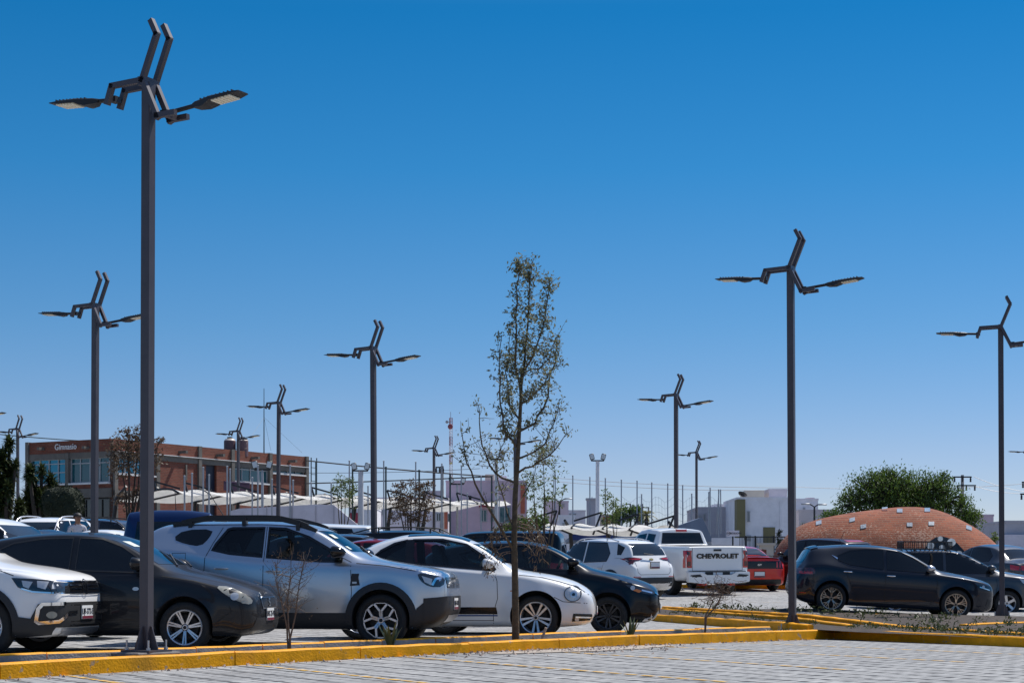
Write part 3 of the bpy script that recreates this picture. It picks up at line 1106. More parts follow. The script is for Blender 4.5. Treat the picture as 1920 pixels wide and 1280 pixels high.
    s['seams'] = [[(.93, .45), (.95, .7), (.93, 1.1), (.80, 1.16)], [(-.235, .45), (-.235, 1.15), (-.235, 1.57)], [(-.97, .72), (-1.03, .9), (-1.02, 1.15), (-.94, 1.35), (-.83, 1.56)], [(-.97, .72), (-.90, .45)], [(1.0, 1.085), (1.4, 1.05), (1.78, .985)]]
    s['handles'] = [(-.80, 1.02, .19), (-.10, .985, .19)]
    s['mirror'] = (.74, 1.17, GLOSSBLACK, 1.25)
    return s

# ---- pearl white round-backed coupe
def spec_beetle():
    wb, r = 2.54, .325
    xf = wb / 2
    s = dict(paint=P_PEARL, wb=wb, r=r, rim=.232, tw=.22, wheel='ten', steer=R(-3),
        top=[(2.11, .50), (2.10, .57), (2.05, .68), (1.93, .78), (1.75, .865), (1.5, .935), (1.2, .985), (1.0, 1.02), (.90, 1.065), (.75, 1.165), (.38, 1.405), (.12, 1.50), (-.25, 1.545), (-.6, 1.535), (-.95, 1.465), (-1.3, 1.325), (-1.6, 1.14), (-1.85, .96), (-2.02, .79), (-2.13, .6), (-2.14, .5)],
        bot=[(2.11, .36), (2.06, .26), (1.9, .21), (1.6, .19), (-1.7, .20), (-2.0, .30), (-2.14, .42)],
        hw=[(2.11, .44), (2.09, .54), (2.03, .66), (1.92, .76), (1.7, .83), (1.3, .865), (.75, .855), (-.6, .86), (-1.3, .875), (-1.75, .82), (-2.02, .68), (-2.14, .5)],
        belt=[(2.11, .48), (2.06, .62), (1.9, .72), (1.5, .86), (1.0, .945), (.6, .985), (-.3, 1.06), (-.9, 1.09), (-1.4, 1.04), (-1.8, .86), (-2.05, .68), (-2.14, .48)],
        rail=[(2.11, .36), (1.95, .50), (1.6, .60), (1.1, .68), (.9, .68), (.35, .575), (-.3, .56), (-1.0, .54), (-1.6, .52), (-2.0, .46), (-2.14, .36)],
        drop=[(2.11, .05), (1.5, .075), (1.0, .05), (.3, .055), (-.5, .06), (-1.5, .07), (-2.1, .06)], flare=(.062, -.02, .15), shoulder=.075)
    wf = [(-.52, 1.10), (-.52, 1.445), (-.1, 1.445), (.25, 1.37), (.50, 1.205), (.68, 1.02), (.66, 1.005), (.1, 1.05)]
    wr = [(-1.12, 1.185), (-.99, 1.29), (-.80, 1.39), (-.62, 1.44), (-.62, 1.115), (-.85, 1.135)]
    s['hollow'] = dict(cavity=(.58, -1.25, .78), side=[('a', wf), ('b', wr)], front=[(-.60, 1.11), (.60, 1.11), (.52, 1.39), (-.52, 1.39)], front_x=.2,
        rear=[(-.46, 1.13), (.46, 1.13), (.44, 1.36), (-.44, 1.36)], rear_x=-.9, glass=GLASST, fglass=GLASS, rglass=GLASST, seats=[(-.12, .36), (-.12, -.36)], wheel_at=(.34, .36, .98))
    s['decals'] = [
        ('pillar_trim', [(-.62, 1.10), (-.62, 1.445), (-.52, 1.45), (-.52, 1.09)], 'side', GLOSSBLACK, dict(off=.004)),
        ('glass_roof', [(.28, -.50), (.28, .50), (-.62, .50), (-.62, -.50)], 'top', ROOFBLACK, dict(off=.005)),
        ('door_stripe', [(-.80, .375), (-.80, .475), (.70, .475), (.72, .375)], 'side', GLOSSBLACK, dict(off=.004)),
        ('door_stripe', [(-.80, .345), (-.80, .365), (.72, .365), (.72, .345)], 'side', mat('blue stripe', (.02, .07, .22), .3), dict(off=.004)),
        ('headlight', disc(1.79, .665, .125, .115), 'side', LENS, dict(off=.014, sub=[('lamp_rim', strip(disc(1.79, .665, .118, .108), .010, True), ALLOYD, .018), ('projector', disc(1.80, .655, .05), ALLOY, .020), ('bulb', disc(1.80, .655, .022), LENSD, .024)])),
        ('lower_grille', [(1.78, .27), (1.80, .385), (2.06, .375), (2.085, .29)], 'side', GLOSSBLACK, dict(off=.006, sub=[('grille_blade', [(1.83, .325), (1.83, .345), (2.06, .335), (2.06, .315)], CHROME, .012), ('fog_light', disc(1.85, .30, .03), LENS, .012)])),
        ('lower_intake', rect(-.50, .26, .50, .37), 'front', GLOSSBLACK, dict(off=.006, sub=[('grille_blade', rect(-.5, .31, .5, .325), CHROME, .012)])),
        ('badge', badge_vw(0, .66, .055), 'front', CHROME, dict(off=.012)),
        ('tail_light', disc(-.60, .78, .10), 'rear', REDLENS, dict(off=.006, mirror=True)),
        ('side_lamp', rect(1.30 - .05 - .35, .70, .95, .715), 'side', AMBER, dict(off=.004)),
    ]
    s['decals'] += [('sticker', rect(-.44, 1.31, -.33, 1.36), 'front', mat('sticker', (.55, .62, .58), .6), dict(off=.004))]
    hood = [(1.02, .935), (1.35, .90), (1.6, .84), (1.85, .765), (2.02, .65)]
    s['seams'] = [[(.66, 1.0), (.71, .85), (.72, .6), (.66, .40), (.66, .24)], [(-.60, 1.1), (-.63, .8), (-.63, .5), (-.60, .24)], hood, [(-.62, .285), (.66, .285)], [(1.53, .62), (1.66, .555), (1.78, .545), (2.0, .53)]]
    s['handles'] = [(-.48, .88, .18)]
    s['mirror'] = (.56, 1.045, P_PEARL, 1.12)
    return s

# ---- dark grey three-door style hatchback
def spec_ibiza():
    wb, r = 2.47, .308
    xf = wb / 2
    s = dict(paint=P_GREY, wb=wb, r=r, rim=.215, tw=.215, wheel='double7', steer=R(4),
        top=[(2.06, .50), (2.055, .62), (2.02, .71), (1.92, .785), (1.7, .865), (1.4, .94), (1.1, 1.0), (1.0, 1.03), (.88, 1.09), (.30, 1.38), (.05, 1.44), (-.35, 1.46), (-.8, 1.44), (-1.3, 1.37), (-1.55, 1.30), (-1.72, 1.14), (-1.88, .96), (-1.96, .80), (-2.0, .6)],
        bot=[(2.06, .34), (2.0, .25), (1.85, .20), (-1.7, .22), (-1.95, .32), (-2.0, .42)],
        hw=[(2.06, .42), (2.04, .54), (1.97, .66), (1.82, .76), (1.6, .81), (1.235, .83), (.6, .825), (-.6, .83), (-1.235, .835), (-1.6, .80), (-1.88, .70), (-2.0, .56)],
        belt=[(2.06, .48), (2.03, .63), (1.9, .715), (1.6, .80), (1.2, .885), (.8, .925), (-.3, .965), (-1.0, 1.02), (-1.5, 1.04), (-1.8, .95), (-2.0, .58)],
        rail=[(2.06, .34), (1.9, .52), (1.5, .62), (1.0, .665), (.88, .66), (.30, .565), (-.4, .575), (-1.2, .55), (-1.6, .56), (-2.0, .46)],
        drop=[(2.06, .03), (1.4, .06), (.3, .055), (-1.2, .06), (-2, .04)], flare=(.022, .01, .07))
    wf = [(-.12, .985), (-.12, 1.375), (.15, 1.365), (.40, 1.275), (.62, 1.14), (.84, .97), (.80, .95)]
    wr = [(-.20, .99), (-.20, 1.375), (-.6, 1.365), (-.95, 1.31), (-1.16, 1.21), (-1.10, 1.12), (-.9, 1.06)]
    s['decals'] = [
        ('side_window', wf, 'side', DARKGLASS, dict(sub=[('window_trim', strip(wf, .02, True), PLASTIC, .007)])),
        ('side_window', wr, 'side', DARKGLASS, dict(sub=[('window_trim', strip(wr, .02, True), PLASTIC, .007)])),
        ('windscreen', [(-.60, 1.06), (.60, 1.06), (.51, 1.36), (-.51, 1.36)], 'front', BLUEGLASS, dict(off=.003, sub=[('sticker', rect(-.44, 1.27, -.30, 1.335), mat('sticker', (.55, .62, .58), .6), .006)])),
        ('rear_window', [(-.50, 1.02), (.50, 1.02), (.46, 1.28), (-.46, 1.28)], 'rear', DARKGLASS, dict(off=.003)),
        ('headlight', rnd([(1.60, .80), (1.72, .70), (1.90, .60), (2.0, .575), (2.01, .64), (1.90, .72), (1.75, .79)], 1), 'side', LENSY, dict(off=.006, sub=[('projector', disc(1.83, .675, .045), LENS, .010), ('turn_lamp', disc(1.93, .625, .035), LENSY, .010)])),
        ('side_repeater', disc(1.00 - .35, .765, .04, .022), 'side', LENS, dict(off=.008)),
        ('grille', [(-.30, .53), (.30, .53), (.36, .66), (-.36, .66)], 'front', GLOSSBLACK, dict(off=.006, sub=[('grille_frame', strip([(-.30, .53), (.30, .53), (.36, .66), (-.36, .66)], .014, True), CHROME, .012), ('badge', badge_s(0, .60, .055), CHROME, .016)])),
        ('lower_grille', [(-.60, .27), (.60, .27), (.52, .42), (-.52, .42)], 'front', PLASTIC, dict(off=.006)),
        ('tail_light', rect(-.62, .78, -.46, .96), 'rear', REDLENS, dict(off=.006, mirror=True)),
    ]
    s['seams'] = [[(.82, .95), (.86, .8), (.84, .5), (.74, .30)], [(-.16, .98), (-.16, .30)], [(-1.0, 1.05), (-.98, .8), (-.86, .60), (-.74, .34)], [(-.75, .29), (.74, .29)], [(.95, .915), (1.35, .86), (1.60, .79)], [(1.62, .36), (1.80, .50), (1.78, .56)]]
    s['handles'] = [(-.03, .80, .17), (-.90, .82, .17)]
    s['mirror'] = (.66, 1.01, P_GREY, 1.15)
    return s

# ---- black small hatchback
def spec_mazda():
    wb, r = 2.57, .303
    xf = wb / 2
    s = dict(paint=P_BLACK, wb=wb, r=r, rim=.208, tw=.20, wheel='ten_dark', steer=R(-3),
        top=[(2.08, .52), (2.075, .62), (2.05, .71), (1.95, .79), (1.75, .87), (1.45, .955), (1.1, 1.03), (1.0, 1.06), (.88, 1.12), (.28, 1.42), (.0, 1.475), (-.4, 1.49), (-.9, 1.46), (-1.4, 1.38), (-1.6, 1.28), (-1.8, 1.0), (-1.9, .88), (-1.98, .6)],
        bot=[(2.08, .36), (2.0, .25), (1.85, .19), (-1.7, .2), (-1.92, .3), (-1.98, .42)],
        hw=[(2.08, .42), (2.05, .56), (1.97, .68), (1.82, .77), (1.6, .82), (1.28, .84), (.6, .83), (-.6, .835), (-1.28, .84), (-1.6, .81), (-1.88, .70), (-1.98, .56)],
        belt=[(2.08, .5), (2.05, .63), (1.9, .73), (1.6, .82), (1.2, .92), (.8, .97), (-.3, 1.02), (-1.0, 1.08), (-1.5, 1.10), (-1.8, .96), (-1.98, .58)],
        rail=[(2.08, .34), (1.9, .52), (1.5, .62), (1.0, .665), (.88, .66), (.28, .565), (-.4, .575), (-1.2, .55), (-1.6, .55), (-1.98, .46)],
        drop=[(2.08, .03), (1.4, .06), (.3, .055), (-1.2, .06), (-2, .04)], flare=(.028, .01, .08))
    wf = [(-.20, 1.055), (-.20, 1.41), (.06, 1.41), (.38, 1.30), (.62, 1.16), (.80, 1.03), (.80, 1.005)]
    wr = [(-.28, 1.06), (-.28, 1.41), (-.7, 1.39), (-1.10, 1.27), (-1.0, 1.14)]
    s['hollow'] = dict(cavity=(.64, -1.4, .82), side=[('a', wf), ('b', wr)], front=[(-.59, 1.14), (.59, 1.14), (.51, 1.39), (-.51, 1.39)], front_x=.2,
        rear=[(-.46, 1.12), (.46, 1.12), (.42, 1.32), (-.42, 1.32)], rear_x=-1.2, glass=GLASST, fglass=GLASS, rglass=GLASST, seats=[(-.05, .36), (-.05, -.36)], wheel_at=(.42, .36, 1.0))
    s['decals'] = [
        ('headlight', rnd([(1.52, .80), (1.62, .73), (1.80, .65), (2.0, .63), (2.0, .68), (1.80, .75)], 1), 'side', LENSD, dict(off=.006, sub=[('projector', disc(1.66, .735, .035), LENS, .010), ('turn_lamp', [(1.66, .70), (1.76, .66), (1.80, .69), (1.72, .72)], AMBER, .010), ('light_strip', strip([(1.80, .70), (1.96, .66)], .022), CHROME, .010)])),
        ('grille', [(-.28, .36), (.28, .36), (.40, .62), (-.40, .62)], 'front', GLOSSBLACK, dict(off=.006, sub=[('grille_frame', strip([(-.60, .66), (-.42, .60), (-.28, .36), (.28, .36), (.42, .60), (.60, .66)], .022), CHROME, .012), ('badge', badge_wing(0, .62, .06), CHROME, .016)])),
        ('bumper_lip', [(1.80, .21), (1.85, .26), (2.05, .31), (2.05, .25)], 'side', ALLOY, dict(off=.006)),
        ('tail_light', rect(-.62, .80, -.44, .94), 'rear', REDLENS, dict(off=.006, mirror=True)),
    ]
    s['seams'] = [[(.82, 1.0), (.86, .8), (.84, .5), (.74, .28)], [(-.24, 1.05), (-.24, .28)], [(-1.0, .9), (-.86, .60), (-.74, .34)], [(1.0, .96), (1.35, .90), (1.55, .83)]]
    s['handles'] = [(-.10, .86, .17), (-.95, .90, .17)]
    s['mirror'] = (.70, 1.085, P_BLACK, 1.1)
    return s

# ---- white crossover, nose only in view
def spec_crossover():
    wb, r = 2.65, .345
    xf = wb / 2
    s = dict(paint=P_WHITE, wb=wb, r=r, rim=.22, tw=.225, wheel='vee5', steer=R(10),
        top=[(2.20, .56), (2.195, .70), (2.17, .84), (2.12, .915), (2.0, .965), (1.75, 1.02), (1.4, 1.07), (1.2, 1.11), (1.05, 1.17), (.45, 1.50), (.2, 1.57), (-.4, 1.60), (-1.2, 1.58), (-1.8, 1.50), (-2.0, 1.25), (-2.12, 1.0), (-2.2, .65)],
        bot=[(2.20, .36), (2.12, .26), (1.95, .22), (-1.75, .22), (-2.1, .34), (-2.2, .45)],
        hw=[(2.20, .52), (2.18, .64), (2.12, .74), (2.0, .82), (1.8, .87), (1.32, .895), (.6, .88), (-.6, .88), (-1.32, .895), (-1.8, .86), (-2.1, .76), (-2.2, .64)],
        belt=[(2.20, .54), (2.18, .78), (2.08, .86), (1.9, .92), (1.4, 1.0), (.8, 1.05), (-.5, 1.08), (-1.5, 1.13), (-2.0, 1.1), (-2.2, .6)],
        rail=[(2.20, .46), (2.05, .62), (1.7, .68), (1.2, .70), (1.05, .70), (.45, .60), (-1.5, .60), (-2.0, .64), (-2.2, .54)],
        drop=[(2.20, .03), (1.4, .06), (.4, .055), (-1.7, .055), (-2.2, .04)], flare=(.025, .03, .09))
    wf = [(-.15, 1.10), (-.15, 1.50), (.1, 1.49), (.45, 1.34), (.82, 1.09)]
    wr = [(-.22, 1.10), (-.22, 1.50), (-1.0, 1.49), (-1.4, 1.2), (-1.3, 1.15)]
    def arch(xa): return arc_quads(xa, r + .02, r + .035, r + .11, R(-18), R(198), 22)
    s['decals'] = [
        ('side_window', wf, 'side', DARKGLASS), ('side_window', wr, 'side', DARKGLASS),
        ('windscreen', [(-.62, 1.19), (.62, 1.19), (.54, 1.47), (-.54, 1.47)], 'front', BLUEGLASS, dict(off=.003)),
        ('rear_window', [(-.55, 1.12), (.55, 1.12), (.5, 1.45), (-.5, 1.45)], 'rear', DARKGLASS, dict(off=.003)),
        ('arch_cladding', arch(xf), 'side', PLASTIC, dict(off=.012)), ('arch_cladding', arch(-xf), 'side', PLASTIC, dict(off=.012)),
        ('sill_cladding', rect(-.95, .23, .95, .40), 'side', PLASTIC, dict(off=.010)),
        ('bumper_cladding', [(1.72, .23), (1.76, .46), (1.90, .44), (1.98, .60), (2.14, .62), (2.15, .36), (2.08, .26)], 'side', PLASTIC, dict(off=.012, step=.03)),
        ('headlight', [(1.68, .895), (1.76, .79), (1.90, .735), (2.12, .715), (2.165, .735), (2.165, .84), (2.05, .87), (1.9, .885)], 'side', LENSD, dict(off=.006, sub=[
            ('projector', [(1.80, .865), (1.82, .80), (1.88, .775), (1.92, .85)], LENS, .010), ('projector', [(1.96, .86), (1.97, .79), (2.05, .765), (2.07, .85)], LENS, .010), ('light_strip', strip([(1.80, .775), (1.92, .74), (2.12, .725)], .018), CHROME, .011)])),
        ('headlight_corner', [(-.70, .735), (-.40, .725), (-.40, .835), (-.70, .845)], 'front', LENSD, dict(off=.008, mirror=True)),
        ('grille', [(-.42, .725), (.42, .725), (.42, .86), (-.42, .86)], 'front', GLOSSBLACK, dict(off=.012, sub=[
            ('grille_bar', [rect(-.42, .765, -.10, .775), rect(.10, .765, .42, .775), rect(-.42, .805, -.10, .815), rect(.10, .805, .42, .815), rect(-.66, .845, .66, .86), rect(-.66, .715, .66, .728)], CHROME, .018), ('badge', badge_vw(0, .79, .085), CHROME, .024)])),
        ('bumper_mask', [(-.72, .34), (.72, .34), (.74, .62), (-.74, .62)], 'front', PLASTIC, dict(off=.014, step=.04)),
        ('bumper_bracket', strip([(1.14, .605), (.86, .60), (.82, .55), (.80, .41), (.83, .39), (1.04, .405), (1.14, .46), (1.20, .50), (1.36, .505)], .040), 'quarter', CHROME, dict(off=.024, step=.03)),
        ('fog_light', disc(.96, .48, .06, .04), 'quarter', LENSY, dict(off=.018, step=.04)),
        ('skid_plate', [(-.52, .245), (.52, .245), (.60, .325), (-.60, .325)], 'front', ALLOY, dict(off=.012)),
        ('intake_bar', [rect(-.45, .355, .45, .365), rect(-.45, .395, .45, .405), rect(-.45, .58, .45, .59)], 'front', GLOSSBLACK, dict(off=.014)),
        ('tail_light', rect(-.7, .9, -.5, 1.08), 'rear', REDLENS, dict(off=.006, mirror=True)),
    ]
    s['seams'] = [[(.90, .42), (.95, .8), (.90, 1.05)], [(1.1, 1.04), (1.5, .99), (1.70, .92)]]
    s['handles'] = [(-.05, .92, .18), (-.95, .95, .18)]
    s['mirror'] = (.72, 1.14, P_WHITE, 1.2)
    return s

# ---- slate navy hatchback seen from the side
def spec_leon():
    wb, r = 2.636, .32
    xf = wb / 2
    s = dict(paint=P_NAVY, wb=wb, r=r, rim=.235, tw=.22, wheel='vee5_copper', steer=R(-2),
        top=[(2.17, .50), (2.165, .66), (2.13, .765), (2.02, .835), (1.8, .895), (1.45, .96), (1.12, 1.01), (1.0, 1.035), (.88, 1.09), (.25, 1.395), (.0, 1.455), (-.4, 1.485), (-.9, 1.475), (-1.35, 1.43), (-1.72, 1.375), (-1.78, 1.33), (-1.90, 1.12), (-2.02, .96), (-2.09, .80), (-2.11, .6)],
        bot=[(2.17, .32), (2.1, .22), (1.9, .17), (-1.75, .19), (-2.0, .27), (-2.11, .40)],
        hw=[(2.17, .48), (2.14, .62), (2.04, .74), (1.88, .82), (1.65, .865), (1.32, .885), (.6, .875), (-.6, .88), (-1.32, .89), (-1.75, .85), (-2.0, .74), (-2.11, .60)],
        belt=[(2.17, .48), (2.13, .68), (2.0, .77), (1.7, .845), (1.2, .91), (.8, .935), (-.3, .965), (-1.0, 1.0), (-1.5, 1.05), (-1.85, 1.0), (-2.11, .58)],
        rail=[(2.17, .40), (2.0, .58), (1.6, .66), (1.05, .70), (.88, .69), (.25, .58), (-.4, .59), (-1.3, .56), (-1.72, .54), (-2.11, .5)],
        drop=[(2.17, .03), (1.4, .06), (.3, .055), (-1.3, .055), (-2, .04)], flare=(.024, .012, .07))
    wf = [(-.16, .99), (-.16, 1.39), (.12, 1.37), (.40, 1.25), (.70, 1.07), (.86, .965), (.5, .965)]
    wr = [(-.24, .99), (-.24, 1.39), (-.6, 1.39), (-.95, 1.345), (-1.22, 1.22), (-1.18, 1.13), (-.95, 1.055)]
    s['decals'] = [
        ('side_window', wf, 'side', DARKGLASS, dict(sub=[('window_trim', strip(wf, .02, True), GLOSSBLACK, .007)])),
        ('side_window', wr, 'side', DARKGLASS, dict(sub=[('window_trim', strip(wr, .02, True), GLOSSBLACK, .007)])),
        ('window_trim', [(-1.20, 1.185), (-1.34, 1.24), (-1.22, 1.15)], 'side', CHROME, dict(off=.005)),
        ('windscreen', [(-.62, 1.04), (.62, 1.04), (.53, 1.34), (-.53, 1.34)], 'front', BLUEGLASS, dict(off=.003)),
        ('rear_window', [(-.52, 1.04), (.52, 1.04), (.46, 1.30), (-.46, 1.30)], 'rear', DARKGLASS, dict(off=.003)),
        ('roof_spoiler', [(-1.60, -.52), (-1.60, .52), (-1.76, .50), (-1.76, -.50)], 'top', GLOSSBLACK, dict(off=.02)),
        ('headlight', rnd([(1.66, .80), (1.78, .715), (2.03, .64), (2.10, .67), (2.0, .745), (1.83, .79)], 1), 'side', LENSD, dict(off=.006, sub=[('projector', disc(1.88, .72, .03), LENS, .010), ('light_strip', strip([(1.80, .715), (2.03, .655)], .018), CHROME, .010)])),
        ('tail_light', rnd([(-1.68, .80), (-1.70, .94), (-1.80, .95), (-2.03, .92), (-2.03, .80)], 1), 'side', REDDARK, dict(off=.006, sub=[('tail_strip', strip([(-1.74, .84), (-2.0, .835)], .05), REDLENS, .010)])),
        ('tail_light', rect(-.66, .80, -.40, .93), 'rear', REDDARK, dict(off=.006, mirror=True)),
        ('bumper_intake', [(1.96, .32), (2.0, .46), (2.08, .44), (2.05, .34)], 'side', PLASTIC, dict(off=.006)),
        ('grille', [(-.36, .44), (.36, .44), (.30, .62), (-.30, .62)], 'front', GLOSSBLACK, dict(off=.006, sub=[('badge', badge_s(0, .54, .05), CHROME, .012)])),
        ('bumper_mask', rect(-.5, .28, .5, .44), 'rear', PLASTIC, dict(off=.006)),
        ('side_repeater', rect(-1.99, .40, -1.86, .42), 'side', REDLENS, dict(off=.006)),
    ]
    s['seams'] = [[(.86, .94), (.90, .75), (.86, .45), (.76, .27)], [(-.20, .975), (-.20, .27)], [(-1.05, 1.02), (-1.02, .85), (-.92, .62), (-.76, .32)], [(-.78, .265), (.76, .265)], [(1.0, .90), (1.4, .845), (1.68, .76)]]
    s['handles'] = [(-.08, .855, .18), (-1.0, .90, .18)]
    s['handle_mat'] = CHROME
    s['mirror'] = (.70, 1.0, ALLOY, 1.1)
    return s

# ---- generic shapes for the rest of the lot
def spec_gen(kind, paint_m, L, H, W, wb, r, wheel='five', glass=DARKGLASS, extra=None, rx_in=None):
    hw = W / 2
    fo = (L - wb) * .52
    xn, xr = wb / 2 + fo, -(wb / 2 + (L - wb - fo))
    gc = .19 if H < 1.6 else .24
    hz = (.66 if kind not in ('suv', 'jeep', 'van') else .68) * H if H < 1.6 else .62 * H
    cow = {'hatch': .34, 'sedan': .30, 'suv': .36, 'jeep': .30, 'van': .47, 'onebox': .44}[kind] * wb
    scr = {'hatch': .62, 'sedan': .68, 'suv': .52, 'jeep': .30, 'van': .55, 'onebox': .80}[kind]
    bz = hz * .94
    top = [(xn, .5), (xn - .008, hz * .72), (xn - .04, hz * .84), (xn - .15, hz * .9), (cow + .35, hz * .985), (cow + .08, hz * 1.03), (cow - scr, H * .94), (cow - scr - .25, H * .985), (0 - .3, H)]
    if kind == 'sedan':
        top += [(-.75, H * .98), (-1.05, H * .93), (xr + .62, hz * 1.07), (xr + .35, hz * 1.04), (xr + .06, hz * 1.0), (xr + .015, hz * .85), (xr, .5)]
        tail = (xr + .9)
    elif kind in ('jeep', 'van'):
        top += [(xr + .25, H * .995), (xr + .12, H * .96), (xr + .03, hz * 1.2), (xr + .01, .8), (xr, .5)]
    else:
        top += [(xr + .75, H * .975), (xr + .45, H * .93), (xr + .33, H * .87), (xr + .12, hz * 1.02), (xr + .05, hz * .9), (xr + .01, .7), (xr, .5)]
    s = dict(paint=paint_m, wb=wb, r=r, rim=r * .66, tw=.21, wheel=wheel,
        top=top,
        bot=[(xn, gc + .16), (xn - .08, gc + .05), (xn - .3, gc), (xr + .3, gc), (xr + .06, gc + .1), (xr, gc + .2)],
        hw=[(xn, hw * .55), (xn - .03, hw * .70), (xn - .12, hw * .83), (xn - .3, hw * .93), (xn - .6, hw * .985), (0, hw * .98), (xr + .6, hw * .985), (xr + .25, hw * .94), (xr + .06, hw * .84), (xr, hw * .7)],
        belt=[(xn, .48), (xn - .05, hz * .78), (xn - .3, hz * .86), (cow, bz * .98), (0, bz), (xr + .8, bz * 1.05), (xr + .25, bz * 1.03), (xr + .05, hz * .86), (xr, .48)],
        rail=[(xn, hw * .42), (xn - .2, hw * .7), (cow + .2, hw * .78), (cow, hw * .78), (cow - scr, hw * .67), (-.4, hw * .68), (xr + .5, hw * .64), (xr + .15, hw * .7), (xr, hw * .55)],
        drop=[(xn, .03), (cow, .05), (cow - scr, .05), (xr + .4, .055), (xr, .03)], flare=(.02, .012, .08))
    zt = H - .095
    b = bz + .035
    bx = -.10 if kind != 'sedan' else -.05
    f1 = cow - .12
    wf = [(bx, b), (bx, zt), (cow - scr - .10, zt - .005), (cow - scr * .62, zt - (zt - b) * .33), (f1, b + .03), (f1 - .05, b)]
    rx = {'sedan': -1.0, 'hatch': xr + .85, 'suv': xr + .62, 'jeep': xr + .35, 'van': xr + .35, 'onebox': xr + .75}[kind]
    if rx_in: rx = xr + rx_in
    wr = [(bx - .08, b), (bx - .08, zt), (rx + .22, zt - .015), (rx, b + (zt - b) * .45), (rx + .05, b + .04)]
    fz0, fz1 = hz * 1.05, H * .925
    s['decals'] = [
        ('side_window', wf, 'side', glass, dict(sub=[('window_trim', strip(wf, .022, True), GLOSSBLACK, .007)])),
        ('side_window', wr, 'side', glass, dict(sub=[('window_trim', strip(wr, .022, True), GLOSSBLACK, .007)])),
        ('windscreen', [(-hw * .69, fz0), (hw * .69, fz0), (hw * .60, fz1), (-hw * .60, fz1)], 'front', BLUEGLASS, dict(off=.004)),
        ('headlight', [(xn - .50, hz * .86), (xn - .42, hz * .76), (xn - .08, hz * .70), (xn - .08, hz * .78)], 'side', LENS, dict(off=.006)),
        ('tail_light', [(xr + .36, hz * .93), (xr + .34, hz * .78), (xr + .05, hz * .76), (xr + .05, hz * .88)], 'side', REDLENS, dict(off=.006)),
        ('tail_light', rect(-hw * .78, hz * .76, -hw * .48, hz * .90), 'rear', REDLENS, dict(off=.006, mirror=True)),
        ('grille', rect(-hw * .45, hz * .55, hw * .45, hz * .74), 'front', GLOSSBLACK, dict(off=.006)),
        ('bumper_mask', rect(-hw * .6, gc + .14, hw * .6, gc + .30), 'rear', PLASTIC, dict(off=.006)),
    ]
    if kind == 'sedan':
        s['decals'].append(('rear_window', [(xr + .72, -hw * .56), (xr + .72, hw * .56), (-1.12, hw * .50), (-1.12, -hw * .50)], 'top', DARKGLASS, dict(off=.004)))
    else:
        s['decals'].append(('rear_window', [(-hw * .60, hz * 1.07), (hw * .60, hz * 1.07), (hw * .54, H * .90), (-hw * .54, H * .90)], 'rear', DARKGLASS, dict(off=.004)))
    s['seams'] = [[(f1, b), (f1 + .04, hz * .7), (f1 - .05, gc + .08)], [(bx - .04, b), (bx - .04, gc + .08)], [(rx + .12, b), (rx + .25, hz * .6), (rx + .4, gc + .15)]]
    s['handles'] = [(bx + .1, bz * .88, .17), (bx - .75, bz * .90, .17)]
    s['mirror'] = (f1 - .12, b + .07, paint_m, 1.1)
    if extra: s['decals'] += extra
    s['_dims'] = (xn, xr, hw, hz, H)
    return s

def roof_rails(root, B, xa, xb, y, h=.06, m=None, r=.016):
    for sg in (-1, 1):
        bm = bmesh.new()
        pts = []
        for k in range(13):
            x = xa + (xb - xa) * k / 12
            z = B.zt(x) - B.dr(x) * .55 + h * min(1, 5 * min(k, 12 - k) / 12)
            pts.append((x, sg * y, z))
        tube(bm, pts, r, 6)
        for k in (3, 9):
            p = pts[k]
            bar(bm, p, (p[0], p[1], p[2] - h - .02), .03)
        build('roof_rail', bm, m or PLASTIC, root, 60)

def antenna(root, B, x, L=.35, lean=-.5, m=None):
    bm = bmesh.new()
    z = B.zt(x) - .01
    tube(bm, [(x, 0, z), (x + lean * L, 0, z + L * .85)], [.008, .004], 6)
    build('antenna', bm, m or PLASTIC, root, 60)

# =================================================================== the parked vehicles
YAW = R(-13)
def front_anchor(px, s, wb, hwid, yaw):
    """centre of a car whose near front wheel stands at photo column px, scale s"""
    d = FPX / s
    X = PX(px, d)
    c, sn = math.cos(yaw), math.sin(yaw)
    lx, ly = wb / 2, -hwid
    return X - (c * lx - sn * ly), d - (sn * lx + c * ly)

ROW = 'cars parked nose-in along the planted bed'
sp = spec_crossover()
YAW = R(-9)
X, Y = front_anchor(-30, 166, sp['wb'], .80, YAW)
root, bvh, B = car_object('crossover_car', sp, 'white crossover cut off by the left edge, chrome grille and plate facing right', 'car', X, Y, YAW, ROW)
plate(root, (2.225, 0, .50), R(90), .32, .155, 'UJF-372-E')

sp = spec_ibiza()
X, Y = front_anchor(346, 158, sp['wb'], .78, R(-7))
root, bvh, B = car_object('hatchback_car', sp, 'dark grey hatchback with silver double-spoke wheel behind the nearest lamp post', 'car', X, Y, R(-7), ROW)
plate(root, (2.075, 0, .455), R(90), .32, .15, 'UHC-25-98')
bm = bmesh.new()
for p in (((.98, -.25, 1.045), (.70, .35, 1.19)), ((.99, .30, 1.04), (.80, .62, 1.12))):
    tube(bm, [p[0], p[1]], .011, 6)
build('wiper', bm, PLASTIC, root, 60)

